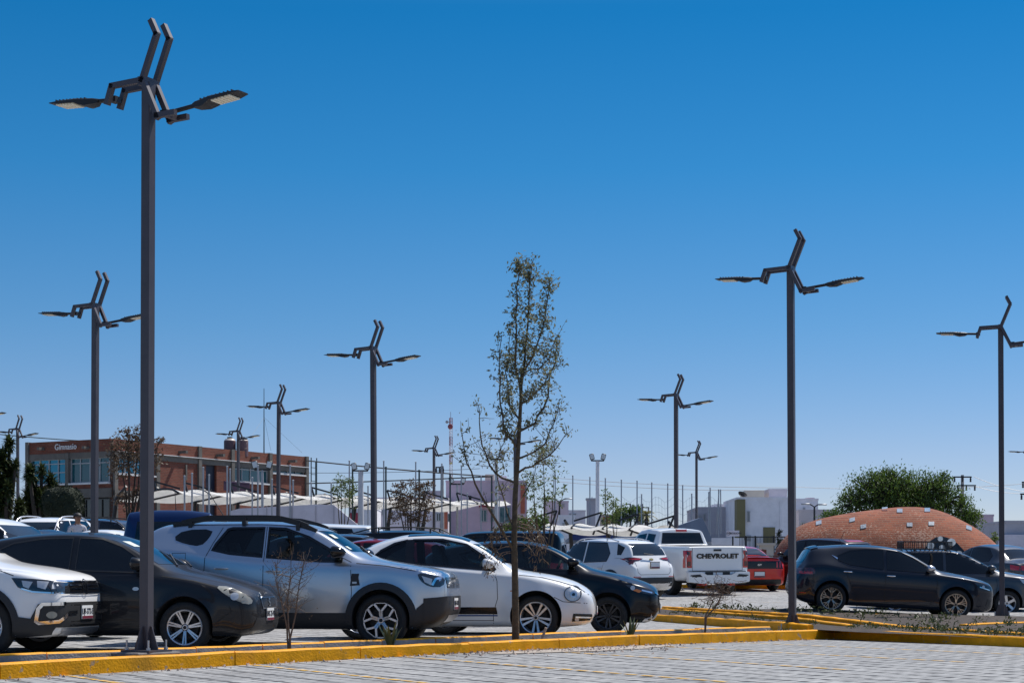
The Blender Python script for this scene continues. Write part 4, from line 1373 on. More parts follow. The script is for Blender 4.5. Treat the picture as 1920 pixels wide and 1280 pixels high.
sp = spec_duster()
X, Y = front_anchor(716, 144, sp['wb'], .80, R(-7))
root, bvh, B = car_object('compact_suv', sp, 'silver compact SUV with black roof rails and black wheel arch cladding', 'car', X, Y, R(-7), ROW)
plate(root, (2.19, 0, .55), R(90), .32, .15, 'UJT-48-10')
for sg in (-1, 1):
    bm = bmesh.new()
    pts = []
    for k in range(17):
        x = .42 - 1.95 * k / 16
        z = B.zt(x) - B.dr(x) * .75
        pts.append((x, sg * .575, z + .075 * min(1, 4 * min(k, 16 - k) / 16)))
    for k in range(16):
        w, h = .055, .075 if 0 < k < 15 else .05
        bar(bm, pts[k], pts[k + 1], w, h)
    for k in (2, 8, 14):
        bar(bm, pts[k], (pts[k][0], pts[k][1], pts[k][2] - .1), .05, .12)
    build('roof_rail', bm, PLASTIC, root, 40)
antenna(root, B, -.95, .52, -.55)
bm = bmesh.new()
tube(bm, [(1.07, -.15, 1.185), (.80, .45, 1.325)], .012, 6)
build('wiper', bm, PLASTIC, root, 60)

sp = spec_beetle()
X, Y = front_anchor(1005, 131, sp['wb'], .84, R(-4))
root, bvh, B = car_object('coupe_car', sp, 'pearl white rounded coupe with bulging wings and a black stripe on its door', 'car', X, Y, R(-4), ROW)
plate(root, (2.125, 0, .42), R(90), .30, .12, None)

sp = spec_mazda()
X, Y = front_anchor(1141, 120, sp['wb'], .79, R(-4))
root, bvh, B = car_object('hatchback_car', sp, 'black small hatchback with dark spoked wheel just beyond the pearl white coupe', 'car', X, Y, R(-4), ROW)
plate(root, (2.10, 0, .42), R(90), .30, .13, None)

# ---- across the beds on the right
sp = spec_leon()
X, Y = front_anchor(1791, 88.5, sp['wb'], .84, R(-1))
GR = 'cars parked behind the planted beds on the right'
root, bvh, B = car_object('hatchback_car', sp, 'navy five-door hatchback with copper spoked wheels parked in front of the brick dome', 'car', X, Y, R(-1), GR, .03)
antenna(root, B, -1.0, .16, -.6)

sp = spec_gen('onebox', P_MIDGREY, 4.0, 1.525, 1.70, 2.53, .30, 'five')
X, Y = front_anchor(1888, 82, sp['wb'], .80, R(-4))
root, bvh, B = car_object('hatchback_car', sp, 'grey one-box hatchback with a black roof basket standing behind the navy hatchback', 'car', X, Y, R(-4), GR, .11)
# roof basket rests on the roof rails: a thing of its own
bm = bmesh.new()
zr = B.zt(-.3) - .01
x0, x1, yy = -1.05, .05, .52
for z, t in ((zr, .014), (zr + .17, .014)):
    tube(bm, [(x0, -yy, z), (x1, -yy, z), (x1, yy, z), (x0, yy, z), (x0, -yy, z)], t, 6, False)
for k in range(12):
    x = x0 + (x1 - x0) * k / 11
    bar(bm, (x, -yy, zr), (x, yy, zr), .02, .02)
    for sg in (-1, 1):
        tube(bm, [(x, sg * yy, zr), (x, sg * yy, zr + .17)], .009, 5)
for k in range(9):
    y = -yy + 2 * yy * k / 8
    for x in (x0, x1):
        tube(bm, [(x, y, zr), (x, y, zr + .17)], .009, 5)
for x in (-.8, -.1):
    for sg in (-1, 1):
        bar(bm, (x, sg * yy * .9, zr), (x, sg * yy * .9, zr - .06), .04)
bsk = thing('roof_basket', 'black tubular luggage basket carried on the roof of the grey hatchback', 'roof rack', root.location, root.rotation_euler)
build('rack_frame', bm, PLASTIC, bsk, 40)

def rear_anchor(px, s, sp, a, zoff=0):
    """centre of a car whose tail centre is at photo column px; a = turn to the left of straight away"""
    d = FPX / s
    X = PX(px, d)
    yaw = R(90) + a
    back = sp['_back']
    return X + math.cos(yaw) * back, d + math.sin(yaw) * back, yaw

# white compact SUV, tail towards us
T = spec_gen('suv', P_WHITE, 4.27, 1.63, 1.79, 2.57, .345, 'five', glass=BLUEGLASS, rx_in=.98)
xn, xr, hw, hz, H = T['_dims']
T['_back'] = -xr
T['decals'] = [d for d in T['decals'] if d[0] not in ('tail_light', 'rear_window', 'bumper_mask')]
def tl(o):
    return [(-.84, 1.02), (-.82, 1.13), (-.60, 1.14), (-.30, 1.105), (-.46, 1.05), (-.62, 1.04), (-.70, .96)]
T['decals'] += [
    ('rear_window', [(-.60, 1.19), (.60, 1.19), (.52, 1.50), (-.52, 1.50)], 'rear', BLUEGLASS, dict(off=.004)),
    ('tail_light', tl(0), 'rear', REDDARK, dict(off=.008, mirror=True, sub=[('tail_strip', strip([(-.78, 1.09), (-.40, 1.095)], .03), REDLENS, .013)])),
    ('tail_light', [(xr + .10, 1.02), (xr + .09, 1.12), (xr + .26, 1.14), (xr + .42, 1.12), (xr + .26, 1.05), (xr + .18, .94)], 'side', REDDARK, dict(off=.008)),
    ('bumper_mask', rect(-.80, .36, .80, .60), 'rear', PLASTIC, dict(off=.008)),
    ('sill_cladding', rect(-.9, .24, .9, .42), 'side', PLASTIC, dict(off=.008)),
    ('bumper_cladding', [(xr + .03, .36), (xr + .03, .60), (xr + .45, .62), (xr + .38, .30)], 'side', PLASTIC, dict(off=.008)),
    ('skid_plate', [(-.50, .34), (.50, .34), (.60, .44), (-.60, .44)], 'rear', ALLOY, dict(off=.014)),
    ('pillar_trim', [(xr + .55, 1.20), (xr + .50, 1.40), (xr + .80, 1.50), (xr + .70, 1.2)], 'side', GLOSSBLACK, dict(off=.006)),
    ('badge', badge_bowtie(0, 1.08, .075), 'rear', GOLD, dict(off=.010)),
    ('reflector', rect(-.74, .61, -.52, .63), 'rear', REDLENS, dict(off=.010, mirror=True)),
    ('panel_gap', strip([(-.62, 1.02), (-.60, .74), (-.52, .68), (.52, .68), (.60, .74), (.62, 1.02)], .010), 'rear', SEAM, dict(off=.003)),
    ('arch_cladding', arc_quads(-T['wb'] / 2, .365, .385, .45, R(-15), R(195), 20), 'side', PLASTIC, dict(off=.010)),
]
X, Y, yw = rear_anchor(1228, 70, T, R(40))
GA = 'vehicles parked across the aisle with their tails towards the beds'
root, bvh, B = car_object('compact_suv', T, 'white compact SUV seen from behind with gold badge and dark tail lights', 'car', X, Y, yw, GA)
roof_rails(root, B, .55, -1.3, .56, .05, ALLOY)
plate(root, (xr - .012, 0, .93), R(-90), .32, .155, None)
bm = bmesh.new(); tube(bm, [(xr + .12, -.05, 1.20), (xr + .14, .28, 1.24)], .014, 6); build('wiper', bm, PLASTIC, root, 60)

# white pickup, tailgate towards us
wb = 3.745
PK = dict(paint=P_WHITE, wb=wb, r=.405, rim=.265, tw=.275, wheel='five', arch_up=.03,
    top=[(2.85, .70), (2.84, .95), (2.80, 1.12), (2.6, 1.20), (2.0, 1.26), (1.45, 1.30), (1.30, 1.34), (.62, 1.82), (.4, 1.90), (-.2, 1.925), (-.55, 1.91), (-.72, 1.88), (-.86, 1.46), (-.90, 1.425), (-1.5, 1.42), (-2.85, 1.42), (-2.94, 1.41), (-2.985, 1.38), (-2.99, 1.0)],
    bot=[(2.85, .55), (2.75, .42), (2.4, .36), (-2.7, .42), (-2.95, .50), (-2.99, .55)],
    hw=[(2.85, .72), (2.80, .86), (2.6, .96), (2.0, 1.02), (0, 1.0), (-2.4, 1.02), (-2.9, 1.0), (-2.97, .985), (-2.99, .96)],
    belt=[(2.85, .68), (2.8, 1.05), (2.4, 1.14), (1.4, 1.21), (0, 1.25), (-.85, 1.29), (-.95, 1.395), (-2.9, 1.395), (-2.99, 1.2)],
    rail=[(2.85, .6), (2.5, .8), (1.4, .86), (.62, .72), (-.2, .72), (-.72, .70), (-.86, .80), (-.95, .90), (-2.99, .90)],
    drop=[(2.85, .03), (1.4, .05), (.6, .055), (-.72, .055), (-.9, .01), (-2.99, .01)], flare=(.03, .02, .08))
PK['_back'] = 2.99
PK['decals'] = [
    ('side_window', [(-.05, 1.29), (-.05, 1.77), (.50, 1.72), (1.05, 1.36), (1.05, 1.30)], 'side', DARKGLASS),
    ('side_window', [(-.14, 1.29), (-.14, 1.77), (-.62, 1.74), (-.66, 1.34)], 'side', DARKGLASS),
    ('windscreen', [(-.74, 1.40), (.74, 1.40), (.64, 1.80), (-.64, 1.80)], 'front', BLUEGLASS),
    ('rear_window', [(-.70, 1.47), (.70, 1.47), (.62, 1.79), (-.62, 1.79)], 'rear', DARKGLASS, dict(off=.006)),
    ('high_brake_light', rect(-.18, 1.815, .18, 1.875), 'rear', REDLENS, dict(off=.03)),
    ('bed_cover', [(-.98, -.86), (-.98, .86), (-2.93, .86), (-2.93, -.86)], 'top', PLASTIC, dict(off=.012, step=.2)),
    ('bed_rail_cap', strip([(-.98, -.93), (-2.94, -.93)], .09), 'top', PLASTIC, dict(off=.012, step=.2, mirror=False)),
    ('panel_gap', strip([(-.80, 1.385), (-.80, .72), (.80, .72), (.80, 1.385)], .014), 'rear', SEAM, dict(off=.003)),
    ('panel_gap', strip([(-.98, .70), (.98, .70)], .018), 'rear', SEAM, dict(off=.003)),
    ('tail_light', [(-.975, .80), (-.975, 1.29), (-.82, 1.29), (-.83, 1.20), (-.86, 1.15), (-.86, 1.10), (-.82, 1.04), (-.82, .80)], 'rear', REDLENS, dict(off=.010, mirror=True, sub=[('tail_lamp_core', [rect(-.96, 1.16, -.88, 1.26), rect(-.96, .85, -.86, .98)], REDDARK, .016)])),
    ('tail_light', [(-2.95, .80), (-2.95, 1.29), (-2.80, 1.29), (-2.82, 1.15), (-2.86, 1.1), (-2.82, 1.02), (-2.80, .80)], 'side', REDLENS, dict(off=.008)),
    ('bumper_step', [(-.92, .46), (-.92, .60), (-.62, .62), (-.52, .52), (-.58, .46)], 'rear', PLASTIC, dict(off=.14, mirror=True)),
    ('grille', rect(-.7, .7, .7, 1.05), 'front', GLOSSBLACK),
    ('headlight', rect(2.5, .95, 2.78, 1.08), 'side', LENS),
]
PK['mirror'] = (.95, 1.40, P_WHITE, 1.5)
X, Y, yw = rear_anchor(1345, 66, PK, R(22))
root, bvh, B = car_object('pickup_truck', PK, 'white pickup truck with black lettering across its closed tailgate', 'pickup truck', X, Y, yw, GA)
bm = bmesh.new()                                    # white steel bumper with stepped corners
prism(bm, [(-.99, .40), (-.99, .685), (-.52, .685), (-.40, .58), (.40, .58), (.52, .685), (.99, .685), (.99, .40), (.60, .36), (-.60, .36)], -3.12, -2.97, lambda a, b, z: (z, a, b))
bmesh.ops.bevel(bm, geom=bm.edges[:], offset=.02, segments=2, affect='EDGES', clamp_overlap=True)
bmp = build('rear_bumper', bm, P_WHITE, root, 50)
bm = bmesh.new(); box(bm, (-2.985, 0, .60), (.06, .78, .17))
build('plate_recess', bm, PLASTIC, root, 40)
plate(root, (-3.02, 0, .60), R(-90), .30, .14, None, band=False)
tm = text_mesh('CHEVROLET', .178, .006, .009, 1.30, 1.06)
tm.transform(Matrix.Rotation(R(90), 4, 'X'))
link('tailgate_lettering', tm, GLOSSBLACK, root, None, (-2.998, 0, 1.125), (0, 0, R(-90)))
bm = bmesh.new(); box(bm, (-2.992, 0, 1.30), (.02, .24, .055)); build('tailgate_handle', bm, PLASTIC, root, 40)
bm = bmesh.new()                                    # red tow hooks and dark axle under the tail
box(bm, (-2.9, .45, .33), (.3, .16, .07)); box(bm, (-2.9, -.45, .33), (.3, .16, .07))
build('tow_hook', bm, P_RED, root, 40)
bm = bmesh.new(); tube(bm, [(-wb / 2, -.9, .40), (-wb / 2, .9, .40)], .06, 8); box(bm, (-1.9, 0, .55), (1.8, 1.3, .2))
build('underbody', bm, CABIN, root, 40)

# red coupe, tail towards us
M = spec_gen('sedan', P_RED, 4.78, 1.37, 1.92, 2.72, .345, 'five')
xn, xr, hw, hz, H = M['_dims']
M['_back'] = -xr
M['top'] = M['top'][:9] + [(-.6, 1.34), (-.9, 1.29), (-1.5, 1.12), (xr + .55, 1.06), (xr + .12, 1.05), (xr + .05, 1.02), (xr + .015, .9), (xr, .5)]
M['decals'] = [d for d in M['decals'] if d[0] not in ('tail_light', 'rear_window', 'bumper_mask')]
M['decals'] += [
    ('rear_window', [(-1.55, -.60), (-1.55, .60), (-.85, .50), (-.85, -.50)], 'top', DARKGLASS, dict(off=.006)),
    ('window_louvre', [rect(-1.50 + .13 * k, -.56, -1.44 + .13 * k, .56) for k in range(5)], 'top', ALLOYD, dict(off=.03)),
    ('rear_panel', [(-.78, .70), (.78, .70), (.84, .93), (-.84, .93)], 'rear', GLOSSBLACK, dict(off=.006, sub=[('tail_bar', rect(.545 + .10 * k, .73, .60 + .10 * k, .91), REDLENS, .012) for k in range(3)] + [('tail_bar', rect(-.80 + .10 * k, .73, -.745 + .10 * k, .91), REDLENS, .012) for k in range(3)])),
    ('diffuser', [(-.75, .22), (.75, .22), (.70, .38), (-.70, .38)], 'rear', PLASTIC, dict(off=.010)),
]
X, Y, yw = rear_anchor(1424, 62, M, R(14))
root, bvh, B = car_object('coupe_car', M, 'red sports coupe with black rear panel beside the white pickup', 'car', X, Y, yw, GA)
bm = bmesh.new()
prism(bm, [(-.86, 1.075), (-.84, 1.10), (.84, 1.10), (.86, 1.075)], xr - .02, xr + .20, lambda a, b, z: (z, a, b))
build('rear_spoiler', bm, GLOSSBLACK, root, 40)
plate(root, (xr - .012, 0, .53), R(-90), .32, .15, None)
tm = text_mesh('GT', .075, .004, .002, 1.3)
tm.transform(Matrix.Rotation(R(90), 4, 'X'))
link('badge', tm, CHROME, root, None, (xr - .012, 0, .815), (0, 0, R(-90)))

# dark hatch past the red coupe
D = spec_gen('suv', P_MAROON, 4.3, 1.62, 1.80, 2.6, .34, 'five')
xn, xr, hw, hz, H = D['_dims']; D['_back'] = -xr
D['decals'].append(('high_brake_light', rect(-.40, H * .925, .40, H * .955), 'rear', REDLENS, dict(off=.01)))
X, Y, yw = rear_anchor(1628, 61, D, R(38))
root, bvh, B = car_object('compact_suv', D, 'dark plum SUV with a red high brake light behind the navy hatchback', 'car', X, Y, yw, GA)
antenna(root, B, -1.0, .3, -.5)

G = spec_gen('sedan', P_MIDGREY, 4.5, 1.45, 1.78, 2.65, .32, 'five')
G['_back'] = -G['_dims'][1]
X, Y, yw = rear_anchor(1952, 66, G, R(28))
car_object('sedan_car', G, 'grey sedan cut off by the right edge with dark red tail light', 'car', X, Y, yw, GA)

# ---- roofs seen over the front row
OV = 'cars whose roofs show beyond the front row'
def far_car(name, sp, label, px, d, yaw, rails=None, ant=False, cat='car'):
    root, bvh, B = car_object(name, sp, label, cat, PX(px, d), d, yaw, OV)
    if rails: roof_rails(root, B, *rails)
    if ant: antenna(root, B, -.9, .45, -.6)
    return root, B
far_car('hatchback_car', spec_gen('onebox', P_CRIMSON, 3.9, 1.60, 1.68, 2.45, .30), 'crimson tall hatchback half hidden behind the white compact SUV', 1018, 56, R(-6))
far_car('off_road_vehicle', spec_gen('jeep', P_BLACK, 4.3, 1.84, 1.85, 2.75, .38), 'black boxy off-roader showing its squared roof behind the tall young tree', 908, 47, R(172))
far_car('suv', spec_gen('suv', P_BLACK, 4.75, 1.86, 1.90, 2.85, .37), 'black SUV with roof rails showing above the pearl white coupe', 792, 42, R(-8), (.9, -1.5, .60, .10))
far_car('hatchback_car', spec_gen('hatch', P_CRIMSON, 4.0, 1.60, 1.72, 2.5, .31), 'crimson hatchback between the silver SUV bonnet and the white coupe', 678, 33, R(172))
far_car('suv', spec_gen('suv', P_SLATE, 4.6, 1.78, 1.86, 2.75, .35), 'dark slate SUV roof behind the crimson hatchback', 665, 41, R(-6))
far_car('van', spec_gen('van', P_WHITE, 4.4, 2.0, 1.80, 2.8, .33), 'white van with its squared tail showing above the silver SUV windscreen', 545, 43, R(170), cat='van')
far_car('off_road_vehicle', spec_gen('jeep', P_BLUE, 4.7, 2.0, 1.90, 2.95, .40), 'bright blue tall off-roader right behind the silver SUV', 338, 31.5, R(96), None, True)
far_car('suv', spec_gen('suv', P_WHITE, 4.4, 1.80, 1.82, 2.65, .34), 'white SUV roof with whip antenna behind the dark grey hatchback', -20, 27, R(-12), None, True)
far_car('sedan_car', spec_gen('sedan', P_CRIMSON, 4.5, 1.48, 1.78, 2.65, .32), 'crimson sedan roof showing beside the white SUV roof with whip antenna', 84, 38.5, R(-10))
far_car('suv', spec_gen('suv', P_WHITE, 4.4, 1.70, 1.80, 2.65, .34), 'white SUV with roof rails in front of the trimmed dark green shrub', 84, 47.5, R(-100), (.7, -1.4, .58, .06, ALLOY))
far_car('sedan_car', spec_gen('sedan', P_NAVY, 4.5, 1.46, 1.78, 2.65, .32), 'dark blue sedan roof right in front of the person in grey', 108, 42.5, R(-12))
far_car('suv', spec_gen('suv', P_WHITE, 4.2, 1.66, 1.78, 2.6, .33), 'white SUV roof partly hidden by the person in grey', 158, 52, R(-15))
far_car('suv', spec_gen('suv', P_SLATE, 4.4, 1.70, 1.82, 2.65, .34), 'slate grey SUV roof between the two left lamp posts', 214, 50, R(-15), (.7, -1.4, .58, .05))
far_car('sedan_car', spec_gen('sedan', P_WHITE, 4.4, 1.46, 1.75, 2.6, .32), 'white sedan roof low between the two left lamp posts', 232, 44.5, R(-12))
far_car('sedan_car', spec_gen('sedan', P_NAVY, 4.6, 1.50, 1.80, 2.7, .32), 'dark sedan with sloping windscreen behind the dark grey hatchback roof', 190, 35.5, R(-13))

# =================================================================== ground, paving, beds, kerbs
U = Vector((.636, .772)).normalized()          # along the long near kerb, away to the right
N = Vector((-U.y, U.x))                        # across the bed, towards the parked cars
A0 = Vector((-4.954, 17.545))
def onA(t, n=0.0):
    return A0 + U * t + N * n

NEAR_PTS = [(-30, -.085), (0, -.085), (3.02, -.065), (6.94, -.05), (10.64, -.062), (16.27, -.118), (40, -.118)]
def near_z(x, y):
    t = (x - A0.x) * U.x + (y - A0.y) * U.y
    for (a, za), (b, zb) in zip(NEAR_PTS, NEAR_PTS[1:]):
        if t <= b: return za + (zb - za) * max(0, t - a) / (b - a)
    return NEAR_PTS[-1][1]

PAVE = brick_mat('pale paving blocks', (.25, .25, .248), (.345, .345, .34), (.13, .13, .13), .24, .20, .014, axis='xy', rough=.9, rot=R(58), bump=.5, noise=.20, jit=.04, dash=(.24, .40, 1.0))
PAVE2 = brick_mat('lot paving blocks', (.29, .286, .28), (.385, .38, .375), (.14, .14, .135), .24, .20, .014, axis='xy', rough=.9, rot=R(58), bump=.6, noise=.2, jit=.04, dash=(.24, .40, .85))
EARTH = mat('dry earth', (.17, .135, .105), .95, noise=(5, .45), bump=(24, 1.0))
SOIL = mat('bed soil', (.15, .115, .092), .95, noise=(9, .5), bump=(30, 1.0))
DARKSOIL = mat('dark planter soil', (.048, .035, .026), .95, noise=(7, .55), bump=(30, 1.0))
YELLOW = mat('yellow kerb paint', (.80, .345, .002), .6, spec=.2, noise=(4.5, .18), bump=(40, .35))
CONCRETE = mat('raw concrete', (.30, .285, .27), .9, noise=(4, .3), bump=(40, .4))

def cut_grid(bm, xs, ys):
    for x in xs:
        bmesh.ops.bisect_plane(bm, geom=bm.verts[:] + bm.edges[:] + bm.faces[:], plane_co=(x, 0, 0), plane_no=(1, 0, 0), dist=1e-5)
    for y in ys:
        bmesh.ops.bisect_plane(bm, geom=bm.verts[:] + bm.edges[:] + bm.faces[:], plane_co=(0, y, 0), plane_no=(0, 1, 0), dist=1e-5)

def sheet(name, poly, m, zf, xs=(), ys=(), kind='structure', skirt=0.0):
    bm = bmesh.new()
    bm.faces.new([bm.verts.new((x, y, 0)) for x, y in poly])
    bmesh.ops.triangulate(bm, faces=bm.faces[:])
    cut_grid(bm, xs, ys)
    for v in bm.verts:
        v.co.z = zf(v.co.x, v.co.y)
    for f in bm.faces:
        f.normal_update()
        if f.normal.z < 0: f.normal_flip()
    if skirt:
        be = [e_ for e_ in bm.edges if len(e_.link_faces) == 1]
        r_ = bmesh.ops.extrude_edge_only(bm, edges=be)
        for v in r_['geom']:
            if isinstance(v, bmesh.types.BMVert): v.co.z -= skirt
    return tag(build(name, bm, m, None, 40, normals=False), kind=kind)

sheet('ground', [(-2500, -400), (2500, -400), (2500, 4000), (-2500, 4000)], EARTH,
      lambda x, y: -.8 if y < 95 else ground(x, y) - .06, xs=(-90, -11, -9, -7, -5, 70), ys=(94, 96, 110, 125))
bm = bmesh.new()                                   # strips across the kerb line, so the sheet can follow its gentle roll
rows = []
for t in (-140, -30, 0, 1.5, 3.02, 5, 6.94, 8.8, 10.64, 13.5, 16.27, 40, 140):
    rows.append([bm.verts.new((*onA(t, n), near_z(*onA(t, n)))) for n in (-120, -20, 0, 12, 60)])
for a_, b_ in zip(rows, rows[1:]):
    for k in range(4): bm.faces.new((a_[k], b_[k], b_[k + 1], a_[k + 1]))
bmesh.ops.recalc_face_normals(bm, faces=bm.faces[:])
for f in bm.faces:
    f.normal_update()
    if f.normal.z < 0: f.normal_flip()
tag(build('near_pavement', bm, PAVE, None, 60, normals=False), kind='structure')

C_L, C_R = Vector((2.92, 37.4)), Vector((4.57, 30.15))
D_PTS = [(3.37, 41.5, .20), (5.18, 34.0, .18), (5.85, 30.9, .10)]
E_PTS = [(3.44, 41.6, .24), (5.51, 34.7, .205), (6.56, 30.4, .085), (7.74, 27.4, .065), (8.9, 22.7, .05)]
G_PTS = [(3.6, 42.3, .10), (5.2, 39.4, .07), (7.5, 37.6, .02), (9.3, 36.6, .02), (12, 34.5, .02), (16, 31, 0)]
bl, br_ = onA(-32, .66), onA(15.1, .66)
lot = [tuple(bl), tuple(br_), tuple(C_R + Vector((-.05, .03))), tuple(C_L), (3.37, 41.5)] + [(x, y) for x, y, z in G_PTS] + [(80, 30), (80, 128), (-95, 128), (-95, -6)]
sheet('car_park_pavement', lot, PAVE2, lambda x, y: ground(x, y), xs=[-11 + k for k in range(22)], ys=[28 + k for k in range(20)] + [60, 80, 100, 125])

# soil of the beds
def soil_z(x, y):
    return .03 + .02 * math.sin(x * 3.1) * math.sin(y * 2.7) + .012 * math.sin(x * 7.3 + y * 5)
sheet('bed_soil', [tuple(onA(-32, .13)), tuple(onA(16.0, .13)), tuple(onA(16.0, .64)), tuple(onA(-32, .64))], SOIL, soil_z,
      xs=[-12 + .35 * k for k in range(54)], ys=[])
sheet('planter_soil', [tuple(C_R + Vector((.08, .02))), tuple(onA(16.1, .08)), (5.46, 30.1), (7.42, 26.0), (9.6, 22.0), (8.87, 22.6), (7.71, 27.35), (6.53, 30.35), (5.48, 34.65), (3.41, 41.5), (3.2, 41.3), tuple(C_L + Vector((.08, .02)))], DARKSOIL,
      lambda x, y: 0.005 + .012 * max(0, y - 26) + .010 * math.sin(x * 5) * math.sin(y * 3), ys=[24 + .7 * k for k in range(26)], skirt=.4)
sheet('planter_soil', [(3.52, 41.62), (5.59, 34.72), (6.64, 30.43), (7.82, 27.43), (8.98, 22.73), (15, 24), (16, 31), (12, 34.5), (9.3, 36.6), (7.5, 37.6), (5.2, 39.4), (3.6, 42.3)], DARKSOIL,
      lambda x, y: max(.012 + .012 * max(0, y - 26), ground(x, y) + .02) + .012 * math.sin(x * 4) * math.sin(y * 2.4), ys=[24 + .7 * k for k in range(27)], skirt=.4)

_nt = YELLOW.node_tree                            # tyre scuffs and chips down to the concrete
_b = _nt.nodes['Principled BSDF']
_src = _b.inputs['Base Color'].links[0].from_socket
_tc = _nt.nodes.new('ShaderNodeTexCoord')
for _sc, _lo, _hi, _am, _c in ((9.0, .63, .68, .75, (.30, .26, .21, 1)), (2.2, .58, .72, .40, (.20, .12, .03, 1))):
    _n = _nt.nodes.new('ShaderNodeTexNoise'); _n.inputs['Scale'].default_value = _sc; _n.inputs['Detail'].default_value = 6
    _nt.links.new(_tc.outputs['Object'], _n.inputs['Vector'])
    _m = _nt.nodes.new('ShaderNodeMapRange'); _m.inputs['From Min'].default_value = _lo; _m.inputs['From Max'].default_value = _hi; _m.inputs['To Max'].default_value = _am
    _nt.links.new(_n.outputs['Fac'], _m.inputs['Value'])
    _x = _nt.nodes.new('ShaderNodeMix'); _x.data_type = 'RGBA'; _x.inputs['B'].default_value = _c
    _nt.links.new(_m.outputs['Result'], _x.inputs['Factor']); _nt.links.new(_src, _x.inputs['A'])
    _src = _x.outputs['Result']
_nt.links.new(_src, _b.inputs['Base Color'])

def kerb(name, pts, w, h, side=1, seg=2.0, mats=(None,), top_only=False, gap=.006):
    """kerb stones along a polyline (x, y, top z); side: which way the width goes"""
    bm = bmesh.new()
    n = len(pts)
    for i in range(n - 1):
        a, b = Vector(pts[i]), Vector(pts[i + 1])
        L = (b - a).length
        k = max(1, int(round(L / seg)))
        d = (b - a) / L
        q = Vector((-d.y, d.x, 0)) * side
        for j in range(k):
            p0 = a + d * (L * j / k + (gap if j or i else 0))
            p1 = a + d * (L * (j + 1) / k - gap)
            m_ = max(2, int(seg / .35))
            rows = []
            for t in range(m_ + 1):
                p = p0 + (p1 - p0) * t / m_
                jz, jn = RNG.uniform(-.006, .006), RNG.uniform(-.005, .005)
                e = .016
                prof = [(0 + jn, -h), (0 + jn, -e + jz), (e + jn, jz), (w - e + jn, jz), (w + jn, -e + jz), (w + jn, -h)]
                rows.append([bm.verts.new(p + q * o + Vector((0, 0, z))) for o, z in prof])
            for t in range(m_):
                for c in range(5):
                    f = bm.faces.new((rows[t][c], rows[t + 1][c], rows[t + 1][c + 1], rows[t][c + 1]))
                    if top_only and c not in (1, 2, 3): f.material_index = 1
            bm.faces.new(rows[0]); bm.faces.new(rows[-1][::-1])
    return tag(build(name, bm, list(mats), None, 35), kind='structure')

pA = [(*onA(-32), .0725), (*onA(0), .0725), (*onA(3.02), .09), (*onA(6.94), .078), (*onA(10.64), .086), (*onA(16.2), .0425)]
kerb('kerb', pA, .15, .24, 1, 2.05, (YELLOW,))
kerb('edging_kerb', [(x, y, ground(x, y) + .035) for x, y, z in G_PTS], .10, .15, 1, 1.2, (YELLOW,))
kerb('kerb', [(5.325, 30.04, .045), (7.33, 25.95, .05), (9.6, 21.3, .05)], .15, .2, 1, 2.05, (YELLOW,))
kerb('edging_kerb', [(*onA(-32, .62), .12), (*onA(2, .62), .125), (*onA(10, .62), .13), (*onA(15.2, .62), .10)], .11, .24, 1, 1.0, (YELLOW, CONCRETE), True)
kerb('kerb', [(C_L.x, C_L.y, .14), (C_R.x, C_R.y, .15), (4.85, 29.75, .12)], .14, .20, 1, 2.0, (YELLOW,))
kerb('edging_kerb', D_PTS, .12, .2, -1, 1.4, (YELLOW,))
kerb('kerb', E_PTS, .14, .22, 1, 1.8, (YELLOW,))
kerb('edging_kerb', [(7.74, 30.9, .11), (9.14, 32.4, .11), (12, 35.4, .11)], .14, .14, 1, 1.6, (YELLOW,))
kerb('edging_kerb', [(C_L.x, C_L.y, .14), (3.37, 41.5, .17)], .13, .2, 1, 1.5, (YELLOW,))
# a kerb line far across the aisle
kerb('edging_kerb', [(1.0, 60.0, ground(1, 60) + .12), (16.0, 55.0, ground(16, 55) + .12)], .2, .2, 1, 2.0, (YELLOW,))

LINEY = mat('parking line paint', (.62, .36, .06), .8, noise=(12, .45))
def pline(start, dirv, L, z, w=.075, dash=.20, gap=.07):
    bm = bmesh.new()
    d = Vector(dirv).normalized()
    q = Vector((-d.y, d.x))
    t = 0
    while t < L:
        a = Vector(start) + d * t
        b = a + d * dash
        ww = w * RNG.uniform(.75, 1.1)
        vs = [bm.verts.new((*(p + q * s * ww / 2), z(p.x, p.y))) for p, s in ((a, -1), (b, -1), (b, 1), (a, 1))]
        bm.faces.new(vs)
        t += dash + gap * RNG.uniform(.6, 1.6)
    for f in bm.faces:
        f.normal_update()
        if f.normal.z < 0: f.normal_flip()
    return tag(build('parking_line', bm, LINEY, None, normals=False), kind='structure')

V = Vector((.535, -.845))
for k in range(-5, 2):
    st = Vector((2.15, 25.09)) + U * 2.45 * k - V * .85
    pline(st, V, 6.2, lambda x, y: near_z(x, y) + .006)
for x0, y0, ang in ((-5.0, 19.4, -15), (-2.75, 22.2, -15), (-.75, 24.6, -13), (.9, 26.7, -11), (2.2, 28.6, -10)):
    a = R(ang)
    pline((x0 + 1.2 * math.cos(a), y0 + 1.2 * math.sin(a)), (-math.cos(a), -math.sin(a)), 5.5, lambda x, y: ground(x, y) + .004)
for x0, y0 in ((4.6, 45.5), (7.0, 46.0), (9.0, 44.0)):
    pline((x0, y0), (.93, -.35), 4.5, lambda x, y: ground(x, y) + .004)

